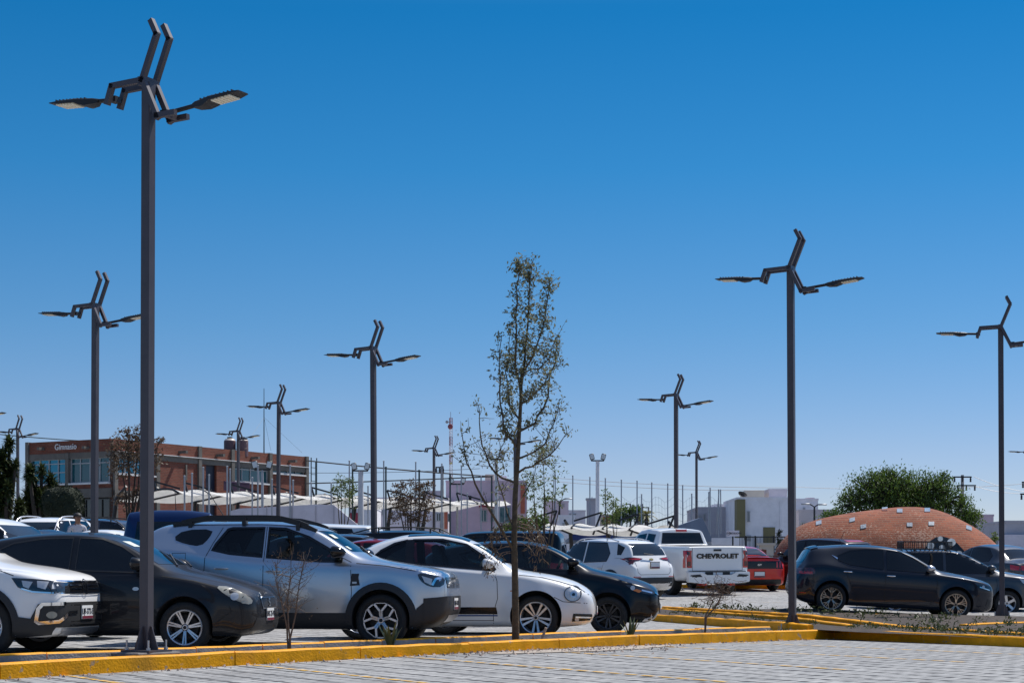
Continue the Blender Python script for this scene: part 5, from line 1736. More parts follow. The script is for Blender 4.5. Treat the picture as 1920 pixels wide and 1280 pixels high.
# loose stones and crumbs of earth: too many to count
def scatter_stones(name, spots, m, seed, smin=.008, smax=.03):
    rg = random.Random(seed)
    bm = bmesh.new()
    for x, y, z in spots:
        s = rg.uniform(smin, smax)
        vs = [bm.verts.new((x + rg.uniform(-.5, .5) * s * 2, y + rg.uniform(-.5, .5) * s * 2, z + (s if k == 0 else (-.2 * s if k < 5 else .4 * s)) )) for k in range(1)]
        base = []
        for k in range(5):
            a = 2 * math.pi * k / 5 + rg.random()
            base.append(bm.verts.new((x + math.cos(a) * s * rg.uniform(.7, 1.3), y + math.sin(a) * s * rg.uniform(.7, 1.3), z - .004)))
        for k in range(5):
            bm.faces.new((base[k], base[(k + 1) % 5], vs[0]))
    return tag(build(name, bm, m, None), kind='stuff')
rg = random.Random(3)
STONE = mat('pale stone', (.34, .26, .21), .9, noise=(15, .5))
spots = []
for k in range(2600):
    p = onA(rg.uniform(-2, 15.9), rg.uniform(.15, .60)); spots.append((p.x, p.y, soil_z(p.x, p.y)))
for k in range(500):
    p = onA(8.6 + rg.gauss(0, 1.1), -abs(rg.gauss(0, .55))); spots.append((p.x, p.y, near_z(p.x, p.y)))
for k in range(300):
    p = onA(rg.uniform(-2, 16), -abs(rg.gauss(0, .15))); spots.append((p.x, p.y, near_z(p.x, p.y)))
scatter_stones('loose_gravel', spots, STONE, 5)
# a thin spill of earth at the foot of the kerb
bm = bmesh.new()
c0 = onA(8.8, -.5)
ring = []
for k in range(28):
    a = 2 * math.pi * k / 28
    p = c0 + U * math.cos(a) * 2.1 * rg.uniform(.7, 1.1) + N * math.sin(a) * .42 * rg.uniform(.6, 1.15)
    ring.append(bm.verts.new((p.x, p.y, near_z(p.x, p.y) + .009)))
bm.faces.new(ring)
bmesh.ops.triangulate(bm, faces=bm.faces[:])
for f in bm.faces:
    f.normal_update()
    if f.normal.z < 0: f.normal_flip()
tag(build('earth_spill', bm, mat('earth spill', (.36, .31, .26), .95, noise=(7, .3)), None, normals=False), kind='structure')

# =================================================================== lamp posts
POLE = mat('plum grey powder coat', (.060, .052, .060), .42, .1, noise=(3, .12))
LEDBODY = mat('lamp housing black', (.010, .010, .011), .5)
LEDPANEL = mat('lamp panel', (.90, .84, .66), .30, noise=(60, .1))
GALV = mat('galvanised bolt', (.45, .46, .47), .4, .8)
def lamp_master():
    H = 6.65
    root = thing('street_lamp', 'x', 'street lamp')
    bm = bmesh.new()
    w = .122
    box(bm, (0, 0, H / 2 - .03), (w, w, H + .06))
    bmesh.ops.bevel(bm, geom=[e_ for e_ in bm.edges if abs((e_.verts[0].co - e_.verts[1].co).z) > 1], offset=.008, segments=1, affect='EDGES')
    build('pole', bm, POLE, root)
    bm = bmesh.new(); box(bm, (0, 0, .0125), (.42, .42, .025)); bp = build('base_plate', bm, POLE, root)
    for sx, sy in ((1, 0), (-1, 0), (0, 1), (0, -1)):
        bm = bmesh.new()
        def fn(a, b, z, sx=sx, sy=sy):
            return (sx * (w / 2 + a) + sy * z, sy * (w / 2 + a) + sx * z, b)
        prism(bm, [(-.005, .025), (.11, .025), (.11, .05), (.02, .30), (-.005, .30)], -.006, .006, fn)
        build('stiffener', bm, POLE, root)
    for sx in (-1, 1):
        for sy in (-1, 1):
            bm = bmesh.new()
            lathe(bm, [(.012, .02), (.012, .14)], 10, 'z', (sx * .16, sy * .16, 0))
            lathe(bm, [(.026, .025), (.026, .05)], 6, 'z', (sx * .16, sy * .16, 0))
            build('anchor_bolt', bm, GALV, root)
    # bent square bars, one pair in front and one behind the pole head
    for v in (-.115, .115):
        bm = bmesh.new()
        def q(u, z): return Vector((u, v, H + z))
        for a, b in (((.135, .675), (.215, .52)), ((.215, .52), (0, 0)), ((0, .01), (-.45, -.005)), ((-.45, -.005), (-.52, -.20)),
                     ((.005, .02), (.235, -.45)), ((.215, -.43), (.47, -.42))):
            a, b = q(*a), q(*b)
            d = (b - a).normalized() * .02
            bar(bm, a - d, b + d, .062, .062, up=(0, 1, 0))
        build('bracket', bm, POLE, root)
    for a_, b_, s_ in (((0, -.14, H), (0, .14, H), .10), ((-.50, -.085, H - .14), (-.50, .085, H - .14), .05), ((.34, -.085, H - .43), (.34, .085, H - .43), .05)):
        bm = bmesh.new()
        bar(bm, a_, b_, s_, s_)
        build('cross_piece', bm, POLE, root)
    for sg, z0, tilt, u0, u1, u2 in ((-1, -.135, 3.0, .50, .80, 1.44), (1, -.385, 6.0, .26, .72, 1.36)):
        t = math.tan(R(tilt))
        def pt(u, dz=0): return Vector((sg * u, 0, H + z0 + (u - u0) * t + dz))
        bm = bmesh.new()
        tube(bm, [pt(u0 - .04), pt(u1 + .05)], .026, 10)
        box(bm, pt(u0), (.09, .11, .07))
        arm = build('lamp_arm', bm, LEDBODY, root, 40)
        bm = bmesh.new()
        prof = [(u1 - .06, -.022, .022, .035), (u1, -.045, .026, .075), (u1 + .12, -.058, .028, .095), (u1 + .2, -.038, .030, .115), (u1 + .24, -.022, .030, .125), (u2 - .14, -.020, .018, .125), (u2, -.004, .008, .10)]
        rows = []
        for u, zl, zh, hw in prof:
            rows.append([bm.verts.new(pt(u) + Vector((0, y, z))) for y, z in ((-hw, zl), (hw, zl), (hw, zh * .5), (hw * .8, zh), (-hw * .8, zh), (-hw, zh * .5))])
        for i in range(len(rows) - 1):
            for k in range(6):
                bm.faces.new((rows[i][k], rows[i][(k + 1) % 6], rows[i + 1][(k + 1) % 6], rows[i + 1][k]))
        bm.faces.new(rows[0]); bm.faces.new(rows[-1])
        for k in range(9):                                      # cooling fins on top
            u = u1 + .1 + (u2 - u1 - .2) * k / 8
            box(bm, pt(u, .028), (.012, .18, .016))
        head = build('lamp_head', bm, LEDBODY, root, 30)
        bm = bmesh.new()
        n = 6
        for k in range(n):
            ua = u1 + .26 + (u2 - .1 - u1 - .26) * k / n
            ub = u1 + .26 + (u2 - .1 - u1 - .26) * (k + .76) / n
            vs = [pt(ua, -.026), pt(ub, -.026)]
            box(bm, (vs[0] + vs[1]) / 2 + Vector((0, 0, -.002)), (abs(ub - ua), .20, .014), Matrix.Rotation(-sg * R(tilt), 3, 'Y'))
        build('led_panel', bm, LEDPANEL, head)
    return root, H
LM, LH = lamp_master()
LK = 1 / 1.1
LH *= LK
LROT = R(-28)
LAMPS = [  # column, row of the pole head, distance, own label
    (274.5, 157, FPX / 176, 'nearest and tallest street lamp, standing on a concrete plinth in the front bed'),
    (1486, 504, FPX / 112.2, 'street lamp at the corner of the yellow kerb in front of the white pickup'),
    (1879, 613, FPX / 90, 'street lamp in front of the grey one-box hatchback by the right edge'),
    (176, 573, None, 'street lamp left of the nearest one, rising in front of the brick gym window wall'),
    (702, 653, None, 'street lamp rising behind the silver SUV windscreen'),
    (521, 755, None, 'street lamp in front of the right end of the brick gym'),
    (447, 808, None, 'street lamp in front of the gym roof tanks'),
    (814, 840, None, 'street lamp just left of the red and white lattice mast'),
    (1268, 740, None, 'street lamp rising right behind the white pickup cab'),
    (1306, 848, None, 'small far street lamp just right of the one behind the pickup cab'),
    (34, 804, None, 'street lamp beside the dark yucca tree at the far left'),
    (966, 816, None, 'far street lamp half hidden by the young tree crown'),
    (-36, 764, None, 'street lamp outside the left edge with one lamp arm in view'),
    (1937, 842, None, 'street lamp outside the right edge with one lamp arm in view'),
]
def solve_lamp(px, py):
    lo, hi = 34.0, 130.0
    best = None
    for k in range(960):
        d = lo + (hi - lo) * k / 959
        e_ = PZ(py, d) - (ground(PX(px, d), d) + LH)
        if best is None or abs(e_) < abs(best[0]): best = (e_, d)
    return best[1]
PLINTH = mat('plinth concrete', (.16, .15, .145), .9, noise=(6, .3), bump=(50, .4))
for i, (px, py, d, lab) in enumerate(LAMPS):
    o = LM if i == 0 else copy_tree(LM)
    if d is None: d = solve_lamp(px, py)
    X = PX(px, d)
    z = PZ(py, d) - LH
    o.location = (X, d, z)
    o.rotation_euler = (0, 0, LROT)
    o.scale = (LK, LK, LK)
    if i == 0: o.rotation_euler = (0, R(.28), LROT)
    if i == 2: LROT = R(-18)
    if i: o.rotation_euler = (R(RNG.uniform(-.25, .25)), R(RNG.uniform(-.3, .3)), LROT + R(RNG.uniform(-3, 3)))
    LROT = R(-28)
    tag(o, lab, 'street lamp', 'street lamps of the car park')
    if i == 0:
        bm = bmesh.new(); box(bm, (0, 0, -.05), (.58, .46, .10))
        bmesh.ops.bevel(bm, geom=bm.edges[:], offset=.012, segments=1, affect='EDGES')
        tag(build('concrete_plinth', bm, PLINTH, None, loc=(X - .01, d, z), rot=(0, 0, math.atan2(U.y, U.x))), 'low concrete plinth under the nearest street lamp', 'plinth')
        PL0 = (X, d, z)

# =================================================================== buildings behind the lot
BRICK = brick_mat('red brick wall', (.150, .033, .018), (.215, .056, .030), (.15, .09, .065), .26, .085, .012, rough=.9, bump=.5, noise=.2)
CEMENT = mat('weathered cement', (.135, .122, .105), .9, noise=(1.5, .25), bump=(20, .4))
SILLW = mat('white sill', (.66, .65, .63), .7, noise=(3, .1))
BANDW = mat('white window bar', (.36, .37, .38), .5)
CYANGLASS = mat('cyan mirror glass', (.012, .17, .25), .05, .55, spec=.8)
TEALGLASS = mat('teal window glass', (.012, .085, .105), .03, spec=.7)
HOUSEGLASS = mat('house window glass', (.02, .03, .035), .03, spec=.7)
HOLE = mat('deep dark opening', (.010, .010, .013), .8)
PINKW = mat('lavender plaster', (.55, .43, .49), .85, noise=(1.0, .14), bump=(12, .15))
LILAC = mat('pale lilac plaster', (.60, .56, .61), .85, noise=(1.0, .14), bump=(12, .15))
WHITEW = mat('white plaster', (.74, .73, .76), .85, noise=(1.1, .13), bump=(12, .15))
GREYW = mat('grey plaster', (.42, .40, .43), .85, noise=(.6, .12), bump=(12, .2))
OLIVEW = mat('olive plaster', (.17, .15, .075), .85, noise=(.8, .12))
CREAMW = mat('cream plaster', (.52, .47, .40), .85, noise=(.8, .1))
REDP = mat('maroon painted panel', (.33, .025, .055), .6, noise=(2, .15))
TERRA = mat('terracotta plaster', (.42, .12, .07), .8, noise=(2, .15))
SLATEP = mat('slate blue cladding', (.16, .20, .27), .7, noise=(1.5, .12))
NAVYP = mat('navy paint', (.02, .035, .15), .6)
STEELB = mat('black steel', (.014, .014, .016), .5)
STEELG = mat('grey steel', (.34, .35, .37), .5, .3, noise=(6, .1))
GREENST = mat('dark green steel', (.04, .06, .06), .5)
TANKP = mat('plum tank plastic', (.13, .07, .075), .5, noise=(4, .1))
TANKW = mat('tank lid cream', (.55, .48, .42), .5)

class Wall:
    """a wall line in plan; a along it, z up, outwards positive towards its face"""
    def __init__(s, o, d, out):
        s.o = Vector(o); s.d = Vector(d).normalized(); s.n = Vector((s.d.y, -s.d.x)) * out
    def t(s, px):
        k = (px - 960) / FPX
        return (k * s.o.y - s.o.x) / (s.d.x - k * s.d.y)
    def depth(s, t): return s.o.y + s.d.y * t
    def z(s, px, py): return PZ(py, s.depth(s.t(px)))
    def frame(s):
        """matrix taking (a, outward, z) to world"""
        return Matrix(((s.d.x, s.n.x, 0, s.o.x), (s.d.y, s.n.y, 0, s.o.y), (0, 0, 1, 0), (0, 0, 0, 1)))
    def box(s, bm, t0, t1, z0, z1, out=.1, back=.3):
        c = ((t0 + t1) / 2, (out - back) / 2, (z0 + z1) / 2)
        vs = box(bm, c, (abs(t1 - t0), out + back, abs(z1 - z0)))
        return vs

def wall_part(name, w, m, parent, rects, out, back, label=None):
    """one mesh of wall boxes in the wall's own frame, so brick rows run level"""
    bm = bmesh.new()
    for t0, t1, z0, z1 in rects:
        w.box(bm, t0, t1, z0, z1, out, back)
    o = build(name, bm, m, parent)
    o.matrix_local = w.frame()
    return o

# ---- the brick gym
gym = thing('gym_building', 'two-storey red brick gym with white lettering, cyan windows and roof tanks', 'building', (0, 0, 0))
gx, gd = PX(210, 94), 94.0
GB = Wall((gx, gd), (.507, .862), 1)
GA_ = Wall((gx, gd), (-.862, .507), -1)
gz = ground(gx, gd) - .3
tB, tA = GB.t(574), GA_.t(52)
ztop = PZ(822, gd)
zb1 = PZ(845.5, gd)            # underside of the brick parapet
zb2 = PZ(856.5, gd)
f0, f1_ = PZ(928, gd), PZ(918, gd)
# shell
bm = bmesh.new()
pts = [Vector((gx, gd)), Vector((gx, gd)) + GB.d * tB, Vector((gx, gd)) + GB.d * tB + GA_.d * tA, Vector((gx, gd)) + GA_.d * tA]
def inset(p):
    c = (pts[0] + pts[2]) / 2
    return p + (c - p).normalized() * .35
prism(bm, [tuple(inset(p)) for p in pts], gz, ztop - .35)
build('core_wall', bm, HOLE, gym)
wall_part('brick_parapet', GB, BRICK, gym, [(0, tB, zb1, ztop)], .10, .25)
wall_part('brick_parapet', GA_, BRICK, gym, [(0, tA, zb1, ztop)], .10, .25)
wall_part('concrete_beam', GB, CEMENT, gym, [(0, tB, zb2, zb1)], .13, .25)
wall_part('concrete_beam', GB, CEMENT, gym, [(0, GB.t(300), f0, f1_)], .18, .25)
wall_part('beam_coping', GB, SILLW, gym, [(0, tB, zb1, zb1 + .04)], .22, .0)
wall_part('concrete_beam', GA_, CEMENT, gym, [(0, tA, zb2, zb1)], .12, .25)
wall_part('concrete_beam', GA_, CEMENT, gym, [(0, tA, f0 - .1, f1_ + .1)], .18, .25)
for px in (213, 292, 371, 432.5, 503.5, 572):
    t = GB.t(px); hw = .13
    wall_part('column', GB, CEMENT, gym, [(max(0, t - hw), t + hw, gz, ztop + .02 if px in (371, 432.5, 503.5, 572) else zb1)], .20, .2)
for px in (55, 130):
    t = GA_.t(px); hw = .11
    wall_part('column', GA_, CEMENT, gym, [(t - hw, t + hw, gz, zb1 if px == 130 else ztop + .02)], .20, .2)
# brick infill of the right wing, leaving the openings
T = GB.t
w1 = (T(216), T(287), GB.z(250, 889), zb2)              # corner windows
d1 = (T(384), T(404), gz, GB.z(394, 866))               # dark door
w2 = (T(437), T(501), GB.z(468, 904), GB.z(468, 869.5))
w3 = (T(508), T(569), GB.z(540, 888), GB.z(540, 875.5))
wall_part('brick_wall', GB, BRICK, gym, [(0, w1[1], gz, w1[2]), (w1[1], d1[0], gz, zb2), (d1[0], d1[1], d1[3], zb2), (d1[1], w2[0], gz, zb2), (w2[0], w2[1], gz, w2[2]), (w2[0], w2[1], w2[3], zb2),
          (w2[1], w3[0], gz, zb2), (w3[0], w3[1], gz, w3[2]), (w3[0], w3[1], w3[3], zb2), (w3[1], tB, gz, zb2)], .08, .2)
def window(w, r, m, nx, rows, bars=BANDW, sill=True, parent=gym, bw=.05):
    t0, t1, z0, z1 = r
    g = wall_part('window', w, m, parent, [(t0, t1, z0, z1)], -.04, .1)
    rs = [(t0, t1, z0, z0 + bw), (t0, t1, z1 - bw, z1), (t0, t0 + bw, z0 + bw, z1 - bw), (t1 - bw, t1, z0 + bw, z1 - bw)]
    for k in range(1, nx):
        x = t0 + (t1 - t0) * k / nx
        rs.append((x - bw / 2, x + bw / 2, z0 + bw, z1 - bw))
    for q in rows:
        z = z0 + (z1 - z0) * q
        for k in range(nx):
            a = t0 + (t1 - t0) * k / nx + bw / 2; b = t0 + (t1 - t0) * (k + 1) / nx - bw / 2
            rs.append((max(a, t0 + bw), min(b, t1 - bw), z - bw / 2, z + bw / 2))
    bm = bmesh.new()
    for a, b, c, d in rs: w.box(bm, a, b, c, d, .02, .06)
    f = build('window_frame', bm, bars, g); f.matrix_local = Matrix()
    if sill:
        bm = bmesh.new(); w.box(bm, t0 - .05, t1 + .05, z0 - .09, z0 - .005, .20, .02)
        s_ = build('sill', bm, SILLW, g); s_.matrix_local = Matrix()
    return g
window(GB, w1, CYANGLASS, 4, (.68,))
window(GB, w2, TEALGLASS, 4, (.68,))
window(GB, w3, TEALGLASS, 4, ())
wall_part('door', GB, mat('navy door', (.012, .014, .03), .5), gym, [d1], -.06, .1)
# left wing: two big window bands, spandrel, dark ground floor
TA = GA_.t
za0, za1 = PZ(905, 95), PZ(858, 95)
wA1 = (TA(127), TA(58), za0, za1); wA2 = (TA(206), TA(133), za0, za1)
window(GA_, wA1, CYANGLASS, 4, (.80, .45), sill=True)
window(GA_, wA2, TEALGLASS, 4, (.78,), sill=True)
wall_part('brick_wall', GA_, BRICK, gym, [(0, tA, f1_ + .1, za0 - .1)], .08, .2)
wall_part('brick_wall', GA_, BRICK, gym, [(TA(150), tA, gz, f0 - .1)], .08, .2)
window(GA_, (TA(207), TA(160), gz + .9, f0 - .15), HOUSEGLASS, 3, (.6,), GLOSSBLACK, False)
# lettering
tm = text_mesh('Gimnasio', .44, .02, .003, .90, 1.04)
tt = (TA(109) + TA(146)) / 2
fr = GA_.frame()
zt_ = (PZ(832, 95.5) + PZ(843.5, 95.5)) / 2
# letters read left to right, standing off the parapet
lm = Matrix(((-GA_.d.x, 0, GA_.n.x, 0), (-GA_.d.y, 0, GA_.n.y, 0), (0, 1, 0, 0), (0, 0, 0, 1)))
wp = GA_.o + GA_.d * tt + GA_.n * .17
o = link('lettering', tm, mat('white letter', (.72, .70, .68), .5), gym)
o.matrix_local = Matrix.Translation((wp.x, wp.y, zt_)) @ lm
# rain spouts that throw long shadows
for px, py in ((334, 845), (404, 851), (469.5, 856), (540, 862)):
    t = T(px); z = GB.z(px, py + 3)
    bm = bmesh.new(); w_ = bm
    GB.box(bm, t - .09, t + .09, z - .06, z + .08, .62, 0)
    o = build('rain_spout', bm, CEMENT, gym); o.matrix_local = GB.frame()
for px, py in ((84, 840), (168, 838)):
    t = TA(px); z = PZ(py + 2, GA_.depth(t))
    bm = bmesh.new(); GA_.box(bm, t - .09, t + .09, z - .06, z + .08, .5, 0)
    o = build('rain_spout', bm, CEMENT, gym); o.matrix_local = GA_.frame()
# access railing and down pipe
bm = bmesh.new()
t0, t1 = T(405), T(452)
zr0, zr1 = GB.z(428, 921), GB.z(428, 905)
for k in range(22):
    t = t0 + (t1 - t0) * k / 21
    GB.box(bm, t - .02, t + .02, zr0, zr1, .62, -.56)
GB.box(bm, t0, t1, zr1, zr1 + .05, .64, -.54)
o = build('railing', bm, mat('plum railing', (.09, .05, .09), .5), gym); o.matrix_local = GB.frame()
bm = bmesh.new(); GB.box(bm, T(345), T(347.5), GB.z(346, 900), GB.z(346, 871), .14, 0)
o = build('down_pipe', bm, CEMENT, gym); o.matrix_local = GB.frame()
# ladder frame at the far end
bm = bmesh.new()
e = GB.o + GB.d * (tB + .5)
for q in (0, .55):
    p = e + GB.d * q
    bar(bm, (p.x, p.y, gz), (p.x, p.y, ztop), .06)
for k in range(14):
    z = gz + 1 + (ztop - gz - 1.2) * k / 13
    p0, p1 = e, e + GB.d * .55
    bar(bm, (p0.x, p0.y, z), (p1.x, p1.y, z), .035)
build('ladder', bm, GREENST, gym)
# water tanks and antenna pole stand on the roof
for k, (px, r_, h_) in enumerate(((431, .34, .62), (454.5, .34, .62))):
    d = 103.5
    base = ztop - .30
    X = PX(px, d)
    zc = PZ(844, d)
    t = thing('water_tank', ('left' if k == 0 else 'right') + ' one of the two plum water tanks on the gym roof', 'water tank', (X, d, base), group='gym roof tanks')
    bm = bmesh.new(); H_ = PZ(826, d) - base
    lathe(bm, [(r_ * .98, 0), (r_, .1), (r_, H_ * .45), (r_ * 1.03, H_ * .46), (r_ * 1.03, H_ * .49), (r_, H_ * .5), (r_, H_ * .93), (r_ * .98, H_)], 24, 'z')
    build('tank', bm, TANKP, t, 30)
    bm = bmesh.new(); lathe(bm, [(r_ * .97, H_), (r_ * .75, H_ + .10), (r_ * .45, H_ + .13), (.001, H_ + .13)], 24, 'z'); build('shoulder', bm, TANKW, t, 30)
    bm = bmesh.new(); lathe(bm, [(r_ * .45, H_ + .13), (r_ * .45, H_ + .21), (.001, H_ + .23)], 20, 'z'); build('lid', bm, HOLE, t, 30)
d = 105.0
bm = bmesh.new()
X = PX(495, d)
tube(bm, [(X, d, ztop - .4), (X, d, PZ(790, d)), (X, d, PZ(728, d))], [.04, .03, .018], 6)
ap = tag(build('antenna_pole', bm, GREENST, None, 40), 'thin tall antenna pole with guy wires on the gym roof', 'antenna')
bm = bmesh.new()
for px, py in ((462, 832), (566, 848), (508, 845)):
    tube(bm, [P(495, 782, d), P(px, py, d + (2 if px > 500 else -2))], .006, 4)
build('guy_wire', bm, GREENST, ap)

# ---- plain houses
def house(name, label, d, x0, x1, ytop, m, ybot=1010, depth=7.0, windows=(), roof=(), yaw=0.0, cat='house', sill=False, extra=()):
    """rendered block with its front wall between two photo columns at distance d"""
    X0, X1 = PX(x0, d), PX(x1, d)
    g0 = ground(X0, d) - .6
    h = thing(name, label, cat, ((X0 + X1) / 2, d, 0), (0, 0, yaw))
    W_ = X1 - X0
    zt = PZ(ytop, d)
    bm = bmesh.new(); box(bm, (0, depth / 2, (g0 + zt) / 2), (W_, depth, zt - g0))
    build('wall', bm, m, h)
    bm = bmesh.new()
    for q in ((0, .06, W_ + .06, .12), (0, depth - .06, W_ + .06, .12)):
        box(bm, (q[0], q[1] - .03 if q[1] < 1 else q[1] + .03, zt + .05), (q[2], q[3], .12))
    for sx in (-1, 1):
        box(bm, (sx * (W_ / 2 - .03), depth / 2, zt + .05), (.12, depth - .12, .12))
    build('parapet', bm, m, h)
    if W_ > 2.6:
        bm = bmesh.new(); tube(bm, [(W_ * .31, -.05, g0 + .5), (W_ * .31, -.05, zt - .1)], .035, 6)
        build('drain_pipe', bm, m, h, 40)
    for a, b, c, e_, wm, *fm in windows:
        xa, xb = PX(a, d) - (X0 + X1) / 2, PX(b, d) - (X0 + X1) / 2
        za, zb_ = PZ(e_, d), PZ(c, d)
        bm = bmesh.new(); box(bm, ((xa + xb) / 2, .02, (za + zb_) / 2), (xb - xa, .10, zb_ - za))
        win = build('window', bm, wm, h)
        bm = bmesh.new(); t_ = .06
        for bx in (((xa + xb) / 2, zb_ - t_ / 2, xb - xa + .04, t_), ((xa + xb) / 2, za + t_ / 2, xb - xa + .04, t_)):
            box(bm, (bx[0], -.045, bx[1]), (bx[2], .05, bx[3]))
        for bx in (xa + t_ / 2, xb - t_ / 2, (xa + xb) / 2):
            box(bm, (bx, -.04, (za + zb_) / 2), (t_, .04, zb_ - za - 2 * t_))
        build('window_frame', bm, fm[0] if fm else BANDW, win)
    for nm, a, b, c, e_, pm, dy in extra:
        xa, xb = PX(a, d) - (X0 + X1) / 2, PX(b, d) - (X0 + X1) / 2
        za, zb_ = PZ(e_, d), PZ(c, d)
        bm = bmesh.new(); box(bm, ((xa + xb) / 2, (1.0 - dy) / 2, (za + zb_) / 2), (xb - xa, 1.0 + dy, zb_ - za)); build(nm, bm, pm, h)
    for nm, a, b, c, pm in roof:
        xa, xb = PX(a, d) - (X0 + X1) / 2, PX(b, d) - (X0 + X1) / 2
        zc = PZ(c, d)
        bm = bmesh.new(); box(bm, ((xa + xb) / 2, depth * .35, (zt + zc) / 2), (xb - xa, depth * .35, zc - zt)); build(nm, bm, pm, h)
    return h
W4 = lambda *r: tuple((*q, HOUSEGLASS) for q in r)
house('house', 'lavender house with a terracotta strip behind the young tree', 132, 836, 988, 903, PINKW, windows=((900, 913, 955, 978, TEALGLASS), (920, 930, 955, 978, TEALGLASS), (936, 957, 950, 980, TEALGLASS)),
      extra=(('porch_canopy', 898, 928, 946, 950, REDP, .6), ('terracotta_strip', 976, 984, 908, 962, TERRA, .15), ('wall_recess', 879, 884, 929, 945, HOLE, .03)), roof=(('roof_tank_house', 909, 926, 887, CREAMW), ('water_drum', 934, 950, 890, WHITEW), ('red_roof_box', 837, 856, 901, REDP)))
house('house', 'white two-storey terrace with a terracotta pier under the shade sails', 128, 690, 840, 935, LILAC, windows=((818, 827, 961, 977, HOUSEGLASS), (845 - 1, 856 - 20, 962, 978, HOUSEGLASS), (716, 720, 955, 965, HOUSEGLASS)),
      extra=(('terracotta_pier', 828, 839, 957, 991, TERRA, .12),))
house('house', 'small lilac house with satellite dish beside the brown-leaved tree', 145, 795, 826, 922, LILAC, windows=((803, 808, 930, 940, HOUSEGLASS),))
house('house', 'lilac house low between the two grey net post rows', 120, 655, 700, 951, WHITEW, windows=((676, 680, 952, 968, HOUSEGLASS),), extra=(('maroon_panel', 656, 672, 961, 980, REDP, .1),))
house('house', 'grey house left of the concrete water tower', 140, 1022, 1066, 941, LILAC, windows=((1054, 1058, 944, 950, HOUSEGLASS), (1036, 1041, 955, 966, HOUSEGLASS)))
house('house', 'tiny white house with a blue bay window far behind the shade sails', 160, 1066, 1098, 958, WHITEW, windows=((1067, 1071, 948 + 14, 972, TEALGLASS), (1075, 1080, 962, 972, HOUSEGLASS)))
house('small_building', 'white gate house beside the slate blue marquee', 92, 1048, 1079, 969, WHITEW, depth=4.0, windows=((1055, 1062, 980, 992, HOUSEGLASS),), cat='building')
house('house', 'brick-toned low house behind the thin saplings', 150, 1125, 1160, 966, CREAMW, windows=((1133, 1138, 970, 978, HOUSEGLASS),), extra=(('maroon_panel', 1131, 1144, 968, 985, REDP, .1),))
house('house', 'grey house with a pitched wall left of the olive strip house', 118, 1308, 1382, 953, GREYW, windows=((1310, 1314, 964, 978, HOUSEGLASS), (1319, 1323, 962, 977, HOUSEGLASS)), roof=(('white_roof_slab', 1344, 1379, 943, WHITEW),))
house('house', 'big white house with an olive strip, slim windows and roof boxes', 112, 1382, 1482, 935, WHITEW, windows=((1401.5, 1406, 958, 978, HOUSEGLASS), (1385.5, 1390, 959, 978, HOUSEGLASS), (1401, 1407, 1003, 1014, HOUSEGLASS)),
      extra=(('olive_strip', 1381, 1396.5, 936, 1012, OLIVEW, .25), ('olive_door', 1431, 1453, 988, 1020, OLIVEW, .06)), roof=(('roof_box', 1402, 1438, 917, CREAMW), ('roof_box', 1447, 1482, 914, LILAC)), ybot=1040)
house('house', 'white house with a pink chimney strip just right of the corner street lamp', 124, 1484, 1534, 937, WHITEW, windows=((1506, 1509, 951, 955, HOUSEGLASS),), roof=(('pink_chimney', 1519, 1533, 931, PINKW),))
house('house', 'low grey house left of the big green tree', 116, 1498, 1572, 958, GREYW, windows=((1502, 1510, 978, 990, HOUSEGLASS),), roof=(('roof_box', 1533, 1570, 953, GREYW),))
house('house', 'small pink house right of the big green tree', 116, 1836, 1863, 967, PINKW, windows=((1845, 1855, 985, 1000, HOUSEGLASS),), extra=(('olive_wall', 1852, 1876, 1002, 1030, OLIVEW, .2),))
house('house', 'grey concrete house at the right edge with a boarded window', 100, 1886, 1960, 979, GREYW, windows=((1890, 1901, 1017, 1037, mat('boarded window', (.22, .19, .16), .8)),), extra=(('lower_wall', 1878, 1960, 1002, 1080, LILAC, .3),))

# long pale ball-court wall behind the blue off-roader
w = Wall((PX(440, 70), 70), (1, .12), 1)
ct = tag(thing('court_wall', 'long pale ball-court wall sloping down at its right end below the shade sails', 'wall'), None)
bm = bmesh.new()
pl = [(PX(430, 72), PZ(1010, 72)), (PX(430, 72), PZ(958, 72)), (PX(448, 72), PZ(953, 72)), (PX(595, 72), PZ(945, 72)), (PX(626, 72), PZ(946, 72)), (PX(652, 72), PZ(968, 72)), (PX(676, 72), PZ(988, 72)), (PX(676, 72), PZ(1010, 72))]
prism(bm, pl, 72.0, 72.3, lambda a, b, z: (a, z, b))
build('wall', bm, LILAC, ct)
bm = bmesh.new()
for px in (500, 548, 592, 626):
    X = PX(px, 71.95)
    box(bm, (X, 71.98, PZ(975, 72)), (.03, .03, (PZ(948, 72) - PZ(1002, 72))))
build('wall_joint', bm, GREYW, ct)

# grey concrete water tower
bm = bmesh.new()
d = 125; X = PX(1110, d); wv = PX(1120, d) - PX(1100, d)
box(bm, (X, d, (ground(X, d) + PZ(937, d)) / 2), (wv, wv, PZ(937, d) - ground(X, d)))
wt = thing('water_tower', 'square grey concrete water tower behind the white mast', 'tower')
build('shaft', bm, GREYW, wt)
bm = bmesh.new(); box(bm, (X, d, PZ(937, d) + .06), (wv + .12, wv + .12, .12)); tube(bm, [(X, d, PZ(937, d)), (X, d, PZ(931, d))], .03, 5)
build('cap', bm, GREYW, wt)

